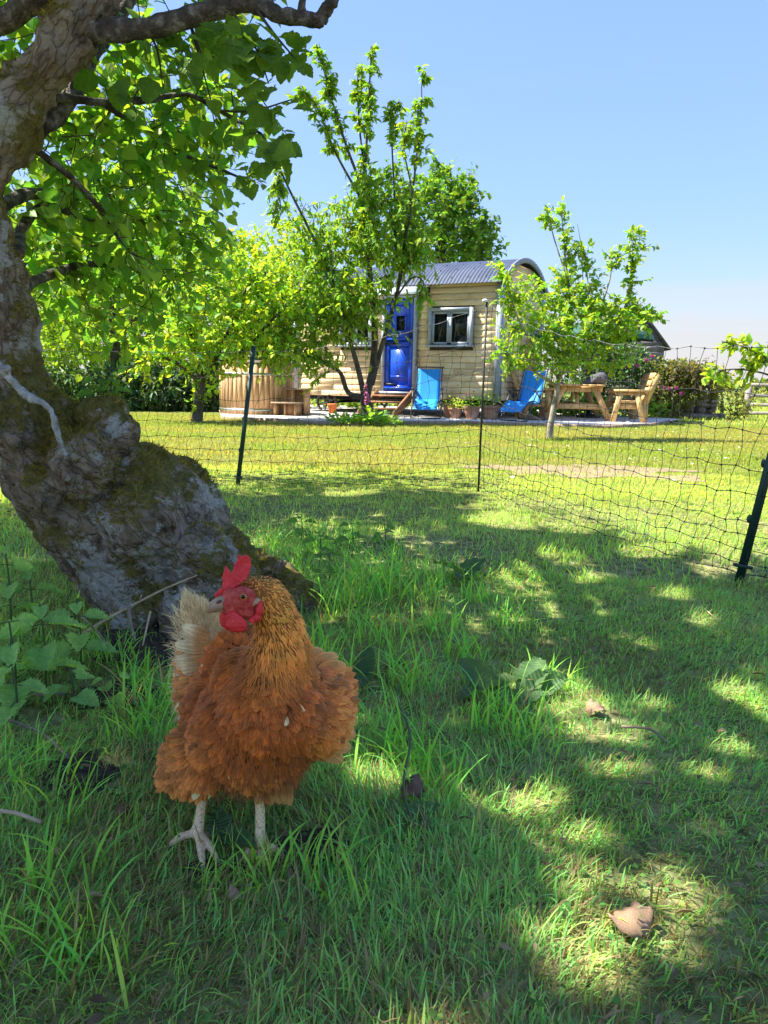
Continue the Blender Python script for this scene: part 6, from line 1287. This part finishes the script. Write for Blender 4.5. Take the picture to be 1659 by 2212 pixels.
# ================================================================== grass
rngG = np.random.default_rng(101)
def blades(x, y, ln, wd, lean, kap, cols, seg, az=None):
    n = len(x); z = ground_z(x, y) - 0.004; az = rngG.random(n) * 2 * PI if az is None else az
    dh = np.stack([np.cos(az), np.sin(az), 0 * az], 1); sd = np.stack([-np.sin(az), np.cos(az), 0 * az], 1)
    tw = rngG.normal(size=n) * 0.8; sd = sd * np.cos(tw)[:, None] + dh * np.sin(tw)[:, None] * 0.6
    P = np.stack([x, y, z], 1); V = []; C = []; prof = np.interp(np.linspace(0, 1, seg + 1), [0, 0.4, 0.8, 1], [0.75, 1.0, 0.6, 0.0])
    for k in range(seg + 1):
        if k:
            ph = lean + kap * (k - 0.5) / seg; P = P + (dh * np.sin(ph)[:, None] + V3(0, 0, 1) * np.cos(ph)[:, None]) * (ln / seg)[:, None]
        gmin = z + 0.002; P[:, 2] = np.maximum(P[:, 2], gmin)
        if k < seg: V += [P - sd * (wd * prof[k] / 2)[:, None], P + sd * (wd * prof[k] / 2)[:, None]]
        else: V += [P.copy()]
    K = 2 * seg + 1; Vv = np.stack(V, 1).reshape(-1, 3)
    f4 = np.array([[2 * k, 2 * k + 1, 2 * k + 3, 2 * k + 2] for k in range(seg - 1)]).reshape(-1, 4); f3 = np.array([[2 * seg - 2, 2 * seg - 1, 2 * seg]]); off = (np.arange(n) * K)[:, None, None]
    Fs = ([(f4[None] + off).reshape(-1, 4)] if seg > 1 else []) + [(f3[None] + off).reshape(-1, 3)]
    return Vv, Fs, np.repeat(cols, K, 0), None
def gcol(n, c, straw, sc_col=(0.30, 0.235, 0.105), var=0.35):
    out = leaf_cols(n, c, var, rngG, 0.3) * 1.2; s_ = rngG.random(n) < straw; out[s_] = np.array(sc_col) * (0.5 + 0.7 * rngG.random((s_.sum(), 1))); return out
def pts2(x, y, s, seed): return fbm(np.stack([x, y, 0 * x], 1), s, seed, 3)
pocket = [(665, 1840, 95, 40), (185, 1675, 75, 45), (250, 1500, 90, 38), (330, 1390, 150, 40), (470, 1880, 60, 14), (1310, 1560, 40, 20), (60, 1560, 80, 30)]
def in_pocket(x, y):
    a, b, wz = proj(np.stack([x, y, 0 * x + 0.0], 1)); k = np.zeros(len(x), bool)
    for (u_, v_, rx, ry) in pocket: k |= ((a - u_) / rx) ** 2 + ((b - v_) / ry) ** 2 < 1
    return k
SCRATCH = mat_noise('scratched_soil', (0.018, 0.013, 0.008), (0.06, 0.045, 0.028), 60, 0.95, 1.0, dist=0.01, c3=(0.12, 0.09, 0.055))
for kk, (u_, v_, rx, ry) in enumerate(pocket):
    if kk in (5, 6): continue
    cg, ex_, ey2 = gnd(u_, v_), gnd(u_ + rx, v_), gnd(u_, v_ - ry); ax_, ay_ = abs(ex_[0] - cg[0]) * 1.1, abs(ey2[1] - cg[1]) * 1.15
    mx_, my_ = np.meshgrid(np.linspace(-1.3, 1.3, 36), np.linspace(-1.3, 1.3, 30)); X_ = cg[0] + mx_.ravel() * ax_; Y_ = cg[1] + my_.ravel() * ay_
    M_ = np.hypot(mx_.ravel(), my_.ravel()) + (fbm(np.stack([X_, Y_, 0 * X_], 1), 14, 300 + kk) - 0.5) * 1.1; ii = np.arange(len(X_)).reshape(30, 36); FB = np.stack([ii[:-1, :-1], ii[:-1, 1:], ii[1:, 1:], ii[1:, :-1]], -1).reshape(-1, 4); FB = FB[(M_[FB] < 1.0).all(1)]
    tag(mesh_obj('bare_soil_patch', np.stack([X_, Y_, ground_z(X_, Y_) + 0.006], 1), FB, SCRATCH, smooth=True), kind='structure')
def field(n, y0, y1, pw, marg):
    u_ = rngG.random(n); y = (y0 ** pw + (y1 ** pw - y0 ** pw) * u_) ** (1 / pw); x = (rngG.random(n) * 2 - 1) * (0.55 * y + marg); return x, y
parts = []
# foreground: long tangled blades
x, y = field(150000, 0.5, 2.7, 1.6, 0.14); dn = pts2(x, y, 4.5, 201); k = (rngG.random(len(x)) < np.clip((dn - 0.05) * 2.6, 0.62, 1)) & ~(in_pocket(x, y) & (rngG.random(len(x)) < 0.9)); x, y, dn = x[k], y[k], dn[k]; n_ = len(x)
hh = pts2(x, y, 2.1, 215); ln = (0.015 + 0.052 * rngG.random(n_) ** 1.7) * (0.45 + 0.9 * hh); az = (pts2(x, y, 1.3, 230) * 4 * PI) + rngG.normal(size=n_) * 1.1
ln = ln * np.where(x > 0.05 * y, 0.76, 0.9); grn = gcol(n_, (0.062, 0.120, 0.032), 0.19, (0.30, 0.25, 0.14)); dry = pts2(x, y, 2.6, 260) > 0.56; sw = dry & (rngG.random(n_) < 0.32); grn[sw] = V3(0.21, 0.185, 0.09) * (0.5 + 0.8 * rngG.random((sw.sum(), 1)))
parts.append(blades(x, y, ln, 0.0014 + 0.0022 * rngG.random(n_), np.abs(rngG.normal(size=n_)) * 0.6, rngG.random(n_) * 1.5, grn, 4, az))
# thatch lying flat
x, y = field(26000, 0.5, 3.8, 1.6, 0.14); n_ = len(x); parts.append(blades(x, y, 0.02 + 0.05 * rngG.random(n_), 0.001 + 0.0014 * rngG.random(n_), 1.15 + 0.35 * rngG.random(n_), 0.3 * rngG.random(n_), gcol(n_, (0.075, 0.085, 0.035), 0.55, (0.30, 0.24, 0.14)), 2))
# middle ground
x, y = field(90000, 2.6, 5.9, 1.8, 0.2); dn = pts2(x, y, 3.2, 202); k = (rngG.random(len(x)) < np.clip((dn - 0.15) * 2.4, 0.2, 1)) & ((bare_mask(x, y) > 0.95) | (rngG.random(len(x)) < 0.3)); x, y = x[k], y[k]; n_ = len(x); az = (pts2(x, y, 1.1, 231) * 4 * PI) + rngG.normal(size=n_) * 1.2
fade = np.clip((y - 2.6) / 2.6, 0, 1)[:, None]; c0 = gcol(n_, (0.064, 0.125, 0.030), 0.15); c1 = gcol(n_, (0.095, 0.148, 0.02), 0.16, (0.44, 0.35, 0.15)); parts.append(blades(x, y, (0.016 + 0.042 * rngG.random(n_) ** 1.4) * (1.15 - 0.55 * fade[:, 0]), 0.0026 + 0.003 * rngG.random(n_), np.abs(rngG.normal(size=n_)) * 0.5, rngG.random(n_) * 1.1, c0 * (1 - fade) + c1 * fade, 3, az))
# tall rank tufts
tall = [(770, 1300, 0.26, 30), (815, 1290, 0.30, 34), (735, 1330, 0.2, 30), (860, 1250, 0.2, 24), (700, 1190, 0.16, 30), (760, 1180, 0.16, 30), (900, 1290, 0.16, 30), (940, 1360, 0.14, 40), (820, 1400, 0.16, 40), (1000, 1420, 0.13, 40), (880, 1480, 0.14, 40), (830, 1600, 0.13, 36), (900, 1640, 0.12, 36), (960, 1700, 0.11, 30), (1060, 1560, 0.12, 40), (1150, 1600, 0.11, 34), (340, 1530, 0.13, 46), (300, 1570, 0.12, 40), (240, 1430, 0.16, 26), (290, 1480, 0.12, 30), (160, 1740, 0.16, 14), (60, 1680, 0.12, 20), (640, 1890, 0.10, 20), (740, 1900, 0.10, 24), (520, 1920, 0.09, 24), (960, 1260, 0.14, 30), (1040, 1290, 0.12, 30), (1100, 1350, 0.12, 30), (1200, 1480, 0.10, 30), (680, 1420, 0.16, 30), (720, 1480, 0.14, 30), (120, 1900, 0.10, 30), (60, 2040, 0.10, 36), (200, 2080, 0.09, 36), (560, 1230, 0.16, 24), (640, 1240, 0.18, 24), (590, 1180, 0.14, 30)]
for (a, b, h_, n_) in tall:
    g_ = gnd(a, b); n_ = int(n_ * 1.3); x = g_[0] + rngG.normal(size=n_) * 0.035; y = g_[1] + rngG.normal(size=n_) * 0.035
    parts.append(blades(x, y, h_ * (0.45 + 0.7 * rngG.random(n_)), 0.003 + 0.0028 * rngG.random(n_), np.abs(rngG.normal(size=n_)) * 0.3, 0.4 + rngG.random(n_) * 1.3, gcol(n_, (0.062, 0.15, 0.022), 0.08), 5))
v, f, c = join(parts); tag(mesh_obj('long_grass', v, f, GRASS, cols=np.clip(c * V3(1.72, 1.58, 1.5), 0, 0.85)), 'long tangled green grass in the shade round the hen', 'grass', kind='stuff')
x, y = field(210000, 5.6, 15.4, 1.75, 0.4); dn = pts2(x, y, 1.6, 203); fy_ = np.interp(x, [q_[0] for q_ in front], [q_[1] for q_ in front])
k = (rngG.random(len(x)) < np.clip((dn - 0.1) * 2.6, 0.3, 1)) & ((bare_mask(x, y) > 0.95) | (rngG.random(len(x)) < 0.3)) & ((y < fy_ - 0.05) | (x > front[-1][0] + 0.1) | (x < front[0][0] - 0.1)); x, y = x[k], y[k]; n_ = len(x)
yl = pts2(x, y, 0.9, 240)[:, None]; c0 = gcol(n_, (0.098, 0.142, 0.018), 0.12, (0.44, 0.35, 0.14)); c1 = gcol(n_, (0.14, 0.152, 0.026), 0.26, (0.50, 0.39, 0.17)); mixk = np.clip((yl - 0.4) * 4, 0, 1)
v, f, c, _ = blades(x, y, 0.016 + 0.03 * rngG.random(n_), 0.005 + 0.005 * rngG.random(n_), np.abs(rngG.normal(size=n_)) * 0.6, rngG.random(n_) * 0.9, (c0 * (1 - mixk) + c1 * mixk) * V3(0.90, 0.84, 0.9), 2)
tag(mesh_obj('lawn_grass', v, f, GRASS, cols=c), 'short sunlit mown lawn grass in front of the hut', 'grass', kind='stuff')
# far field sward right of the terrace
x = 2 + rngG.random(30000) * 16; y = 14.5 + rngG.random(30000) * 14; k = (y > 14.9 + np.clip(6.4 - x, 0, 9) * 3); x, y = x[k], y[k]; n_ = len(x)
v, f, c, _ = blades(x, y, 0.04 + 0.07 * rngG.random(n_), 0.012 + 0.01 * rngG.random(n_), np.abs(rngG.normal(size=n_)) * 0.5, rngG.random(n_), gcol(n_, (0.14, 0.19, 0.03), 0.25), 2)
tag(mesh_obj('field_grass', v, f, GRASS, cols=c), 'grass of the field around the stone heap and fence', 'grass', kind='stuff')
# clover and small broad weeds between the blades
x, y = field(12000, 0.5, 5.5, 1.6, 0.14); k = pts2(x, y, 2.4, 290) > 0.50; x, y = x[k], y[k]; n_ = len(x)
P = np.stack([x, y, ground_z(x, y) + 0.008 + 0.03 * rngG.random(n_)], 1); a = rngG.random(n_) * 2 * PI; d = np.stack([np.cos(a), np.sin(a), 0.1 + 0.3 * rngG.random(n_)], 1); X, Yv, Z = frames(d, np.tile(V3(0, -0.2, 1), (n_, 1)) + rngG.normal(size=(n_, 3)) * 0.35); s_ = 0.005 + 0.008 * rngG.random(n_) ** 2
v, f, c, _ = stamp(LT, LTF, P, X, Yv, Z, np.stack([s_ * 0.8, s_, s_], 1), leaf_cols(n_, (0.045, 0.095, 0.02), 0.4, rngG, 0.25))
tag(mesh_obj('clover', v, f, GRASS, cols=c), 'small round clover and weed leaves scattered through the grass', 'clover', kind='stuff')
# bits of dry litter, half buried
x, y = field(2600, 0.5, 5.0, 1.6, 0.14); n_ = len(x); P = np.stack([x, y, ground_z(x, y) + 0.006 + 0.02 * rngG.random(n_)], 1); a = rngG.random(n_) * 2 * PI; d = np.stack([np.cos(a), np.sin(a), rngG.normal(size=n_) * 0.2], 1); X, Yv, Z = frames(d, np.tile(V3(0, 0, 1), (n_, 1)) + rngG.normal(size=(n_, 3)) * 0.4); s_ = 0.006 + 0.030 * rngG.random(n_) ** 3
v, f, c, _ = stamp(LT, LTF, P, X, Yv, Z, np.stack([np.minimum(s_ * 0.6, 0.008) * (0.3 + rngG.random(n_)), s_, s_ * 1.5], 1), np.array([0.34, 0.24, 0.13])[None] * (0.25 + 1.0 * rngG.random((n_, 1))))
tag(mesh_obj('leaf_litter', v, f, mat_leaf('dry_litter', 0.1, 0.8, 0.1), cols=c), 'crumbs of dry brown litter lying in the grass', 'litter', kind='stuff')
# daisies
n_ = 170; x = 0.6 + rngG.random(n_) * 5; y = 5.2 + rngG.random(n_) * 8.5; a = np.arange(8) * PI / 4; DTm = np.concatenate([[[0, 0, 0.2]], np.stack([np.cos(a), np.sin(a), 0 * a], 1)]); DFm = np.array([[0, 1 + i, 1 + (i + 1) % 8] for i in range(8)])
P = np.stack([x, y, ground_z(x, y) + 0.035], 1); d = np.tile(V3(0, 1, 0), (n_, 1)) + rngG.normal(size=(n_, 3)) * 0.3; X, Yv, Z = frames(d, np.tile(V3(0, 0, 1), (n_, 1))); v, f, c, _ = stamp(DTm, DFm, P, X, Yv, Z, 0.008 + 0.006 * rngG.random(n_), np.tile(V3(0.75, 0.75, 0.70), (n_, 1)))
tag(mesh_obj('daisies', v, f, PETAL, cols=c), 'tiny white daisies dotted over the sunny lawn', 'daisies', kind='stuff')

# ================================================================== nettles, docks, litter
GSTEM = mat_plain('weed_stem', (0.07, 0.11, 0.03), 0.7)
nl_me = []
for k in range(3):
    v, f = broad_leaf('leaf', 9, 0.66 + 0.06 * k, 0.16, 0.02, k + 3, True, 0.11); nl_me.append((v, f))
def nettle(base, h, label, nodes=4, size=0.058, lean=(0, 0), col=(0.40, 0.72, 0.20), top=True):
    T = thing('nettle_plant', label, 'nettle', base, group='stinging nettles round the old trunk'); end = V3(lean[0], lean[1], h)
    MB().tube(smooth_line([(0, 0, -0.01), end * 0.5 + V3(0.006, 0, 0), end], 4), np.linspace(0.003, 0.0018, 9), 6).build('stem', GSTEM, T, True, local=True)
    pro = [mesh_obj('leaf', v, f, VLEAF, T, cols=np.tile(np.array(col), (len(v), 1)), local=True, smooth=True) for (v, f) in nl_me]; us = [False] * 3; a0 = random.random() * PI
    for i in range(nodes):
        t = 0.35 + 0.65 * i / max(nodes - 1, 1); c_ = end * t; a = a0 + (i % 2) * PI / 2; s_ = size * (1.15 - 0.5 * max(0, t - 0.6) / 0.4) * (0.85 + 0.3 * random.random())
        for sgn in (0, PI):
            d = V3(math.cos(a + sgn), math.sin(a + sgn), 0.05 - 0.35 * random.random()); pos = c_ + d * 0.018; MB().tube([c_, pos], 0.0012, 5).build('petiole', GSTEM, T, local=True)
            put_leaf(pro, us, T, pos + np.array(T.location), d, V3(0, 0, 1) + V3(0, -0.35, 0) + rngG.normal(size=3) * 0.2, s_)
    for k, u2 in enumerate(us):
        if not u2: bpy.data.objects.remove(pro[k])
    return T
def up_from(x, y, Y):            # foot on the ground straight below a picture point at distance Y
    p_ = at(x, y, Y); return V3(p_[0], p_[1], float(ground_z(p_[0], p_[1])[0])), p_[2]
for (x, y, Y, sz, nn, lb) in ((85, 1300, 1.55, 0.066, 4, 'largest nettle with broad toothed leaves at the left edge'), (20, 1345, 1.48, 0.062, 4, 'nettle cut by the left edge of the picture'), (165, 1300, 1.68, 0.056, 4, 'nettle close under the leaning trunk'), (150, 1440, 1.50, 0.046, 3, 'low nettle below the others near the dry stalk'), (25, 1440, 1.42, 0.055, 3, 'low nettle at the left edge under the taller one'), (240, 1470, 1.55, 0.040, 2, 'smallest nettle on the way to the hen tail'), (10, 1180, 1.9, 0.06, 4, 'nettle in shade left of the trunk base'), (60, 1230, 1.95, 0.055, 3, 'nettle half hidden behind the trunk base')):
    b, zt = up_from(x, y, Y); nettle(b, max(zt, 0.06), lb, nn, sz * 1.08)
for (x, y, Y, h_, lb) in ((215, 872, 2.14, 0.07, 'young nettle sprouting from the mossy knob of the trunk'), (235, 868, 2.16, 0.09, 'taller young nettle sprouting beside the mossy knob')):
    nettle(at(x, y, Y), h_, lb, 3, 0.045, (0.01, -0.01), (0.18, 0.36, 0.06))
for (x, y, Y, sz, nn, lb) in ((690, 1150, 2.75, 0.05, 4, 'bushy nettle in the grass right of the trunk'), (650, 1110, 3.2, 0.05, 4, 'nettle further back right of the trunk'), (760, 1130, 2.9, 0.05, 4, 'dark nettle beside the tall grass'), (710, 1210, 2.5, 0.045, 3, 'low nettle in front of the tall grass'), (830, 1140, 3.0, 0.05, 3, 'rightmost nettle of the group behind the tall grass')):
    b, zt = up_from(x, y, Y); nettle(b, max(zt, 0.10), lb, nn, sz, (0, 0), (0.17, 0.36, 0.07))
# docks
dk = [broad_leaf('leaf', 6, 0.55 + 0.08 * k, 0.12, 0.05, k + 11, True, 0.02) for k in range(2)]
def dock(px_pos, label, leaves):
    g_ = gnd(*px_pos); T = thing('dock_plant', label, 'dock', g_, group='broad-leaved docks in the grass')
    pro = [mesh_obj('leaf', v, f, VLEAF, T, cols=np.tile(V3(0.14, 0.26, 0.10), (len(v), 1)), local=True, smooth=True) for v, f in dk]; us = [False, False]
    for (a, el, s_) in leaves: put_leaf(pro, us, T, g_ + V3(0, 0, 0.015), V3(math.cos(a), math.sin(a), el), V3(0, -0.35, 1) + rngG.normal(size=3) * 0.25, s_)
    for k, u2 in enumerate(us):
        if not u2: bpy.data.objects.remove(pro[k])
dock((1055, 1500), 'broad pale dock leaves right of the hen', [(2.2, 0.5, 0.11), (3.9, 0.15, 0.10), (0.4, 0.3, 0.09), (5.3, 0.2, 0.08)])
dock((1140, 1505), 'dock with two dark leaves just right of the pale one', [(1.2, 0.5, 0.12), (0.2, 0.35, 0.10), (4.4, 0.1, 0.09)])
dock((790, 1470), 'small dock beside the hen shoulder', [(1.5, 0.9, 0.08), (4.6, 0.1, 0.07), (2.8, 0.5, 0.06)])
dock((480, 1830), 'single dark dock behind the hen feet', [(5.6, 0.35, 0.075), (2.0, 0.5, 0.06)])
dock((1000, 1250), 'far dock at the edge of the tree shade', [(0.6, 0.5, 0.12), (2.6, 0.4, 0.12), (4.5, 0.2, 0.1)])
dock((880, 1790), 'low dock in front of the dark fallen leaf', [(0.5, 0.3, 0.06), (2.6, 0.4, 0.06), (4.4, 0.15, 0.05), (5.6, 0.2, 0.05)])
# dead leaves
DEADL = mat_noise('dead_leaf_tan', (0.26, 0.14, 0.07), (0.46, 0.29, 0.17), 60, 0.8, 0.6, dist=0.003, c3=(0.56, 0.42, 0.30)); DEADD = mat_noise('dead_leaf_dark', (0.05, 0.032, 0.022), (0.20, 0.11, 0.065), 45, 0.5, 0.6, dist=0.003, c3=(0.36, 0.20, 0.11))
def dead_leaf(px_pos, size, label, mt, ang, tilt=0.2, z=0.02):
    v, f = broad_leaf('dead_leaf', 7, 0.85, -0.25, 0.06, int(px_pos[0]) % 7, False, 0.04); v = v.copy(); v[:, 2] += (vnoise(v, 4, 5) - 0.5) * 0.25
    o_ = mesh_obj('dead_leaf', v, f, mt, smooth=True); g_ = gnd(*px_pos); o_.location = (g_[0], g_[1], float(ground_z(g_[0], g_[1])[0]) + z); o_.scale = (size,) * 3; o_.rotation_euler = (tilt, 0.1, ang); s_ = o_.modifiers.new('t', 'SOLIDIFY'); s_.thickness = 0.02
    return tag(o_, label, 'leaf', 'dead leaves in the grass')
dead_leaf((1315, 2040), 0.062, 'tan dead leaf lying in the sunny patch', DEADL, -1.2, 0.25, 0.020); dead_leaf((878, 1752), 0.048, 'dark curled dead leaf right of the hen feet', DEADD, -0.4, 0.5, 0.022); dead_leaf((272, 1775), 0.030, 'small brown dead leaf left of the hen feet', DEADD, 0.6, 0.3, 0.018); dead_leaf((520, 1970), 0.022, 'tiny curled tan leaf below the hen feet', DEADL, 1.2, 0.9, 0.02); dead_leaf((1300, 1560), 0.05, 'brown dead leaf in the upper sunny patch', DEADL, 0.3, 0.3, 0.02)
# sticks and stalks
STRAW = mat_noise('dry_straw', (0.36, 0.25, 0.13), (0.62, 0.48, 0.29), 30, 0.75, 0.3, dist=0.003); DSTK = mat_noise('grey_stalk', (0.16, 0.12, 0.08), (0.36, 0.29, 0.20), 30, 0.85, 0.4, dist=0.003)
def stalk(pts, r0, r1, label, mt, side=()):
    P = smooth_line([at(*q_) if len(q_) == 3 and q_[2] > 0 else gnd(q_[0], q_[1]) + V3(0, 0, -q_[2] if len(q_) == 3 else 0.02) for q_ in pts], 5); q = MB().tube(P, np.linspace(r0, r1, len(P)), 7)
    for s_ in side: q.tube([at(*z_) for z_ in s_], 0.0015, 5)
    return tag(q.build('dry_stalk', mt, smooth=True), label, 'stalk', 'dry stalks in the grass')
stalk([(4, 1797, -0.035), (45, 1806, -0.036), (92, 1816, -0.03)], 0.0034, 0.0032, 'pale straw lying at the left edge', STRAW)
stalk([(0, 1532, -0.03), (70, 1532, -0.032), (140, 1528, -0.03)], 0.0042, 0.004, 'green-brown stalk end poking in at the left edge', DSTK)
stalk([(170, 1375, 1.75), (235, 1335, 1.80), (300, 1300, 1.85), (360, 1270, 1.90), (425, 1243, 1.93)], 0.0042, 0.002, 'long bent dry stalk leaning against the trunk base', STRAW, [[(232, 1337, 1.8), (240, 1325, 1.79)], [(300, 1300, 1.85), (306, 1285, 1.84)]])
stalk([(277, 1305, 1.80), (282, 1345, 1.78), (292, 1385, 1.75)], 0.005, 0.0035, 'broken pale stem hanging from the bent stalk', DSTK)
stalk([(325, 1320, 1.84), (318, 1350, 1.82), (308, 1395, 1.78)], 0.003, 0.002, 'thin upright dead stem left of the hen tail', STRAW)
stalk([(175, 1330, 1.75), (215, 1370, 1.72), (232, 1395, 1.68)], 0.0035, 0.002, 'grey snapped stem under the nettles', DSTK)
stalk([(20, 1575, -0.02), (90, 1615, -0.03), (150, 1660, -0.02)], 0.003, 0.002, 'brown stalk lying beside the dark hollow', DSTK)
stalk([(1340, 1600, -0.03), (1400, 1612, -0.035), (1440, 1625, -0.02)], 0.003, 0.002, 'thin dark stick at the edge of the sunny patch', DSTK)
stalk([(860, 1570, -0.05), (885, 1660, -0.06), (870, 1760, -0.05), (895, 1830, -0.03)], 0.0026, 0.002, 'long green-grey runner stem trailing past the hen', GSTEM)
stalk([(1510, 1320, -0.02), (1560, 1370, -0.03), (1590, 1375, -0.02)], 0.002, 0.001, 'yellow straw near the right post', STRAW)
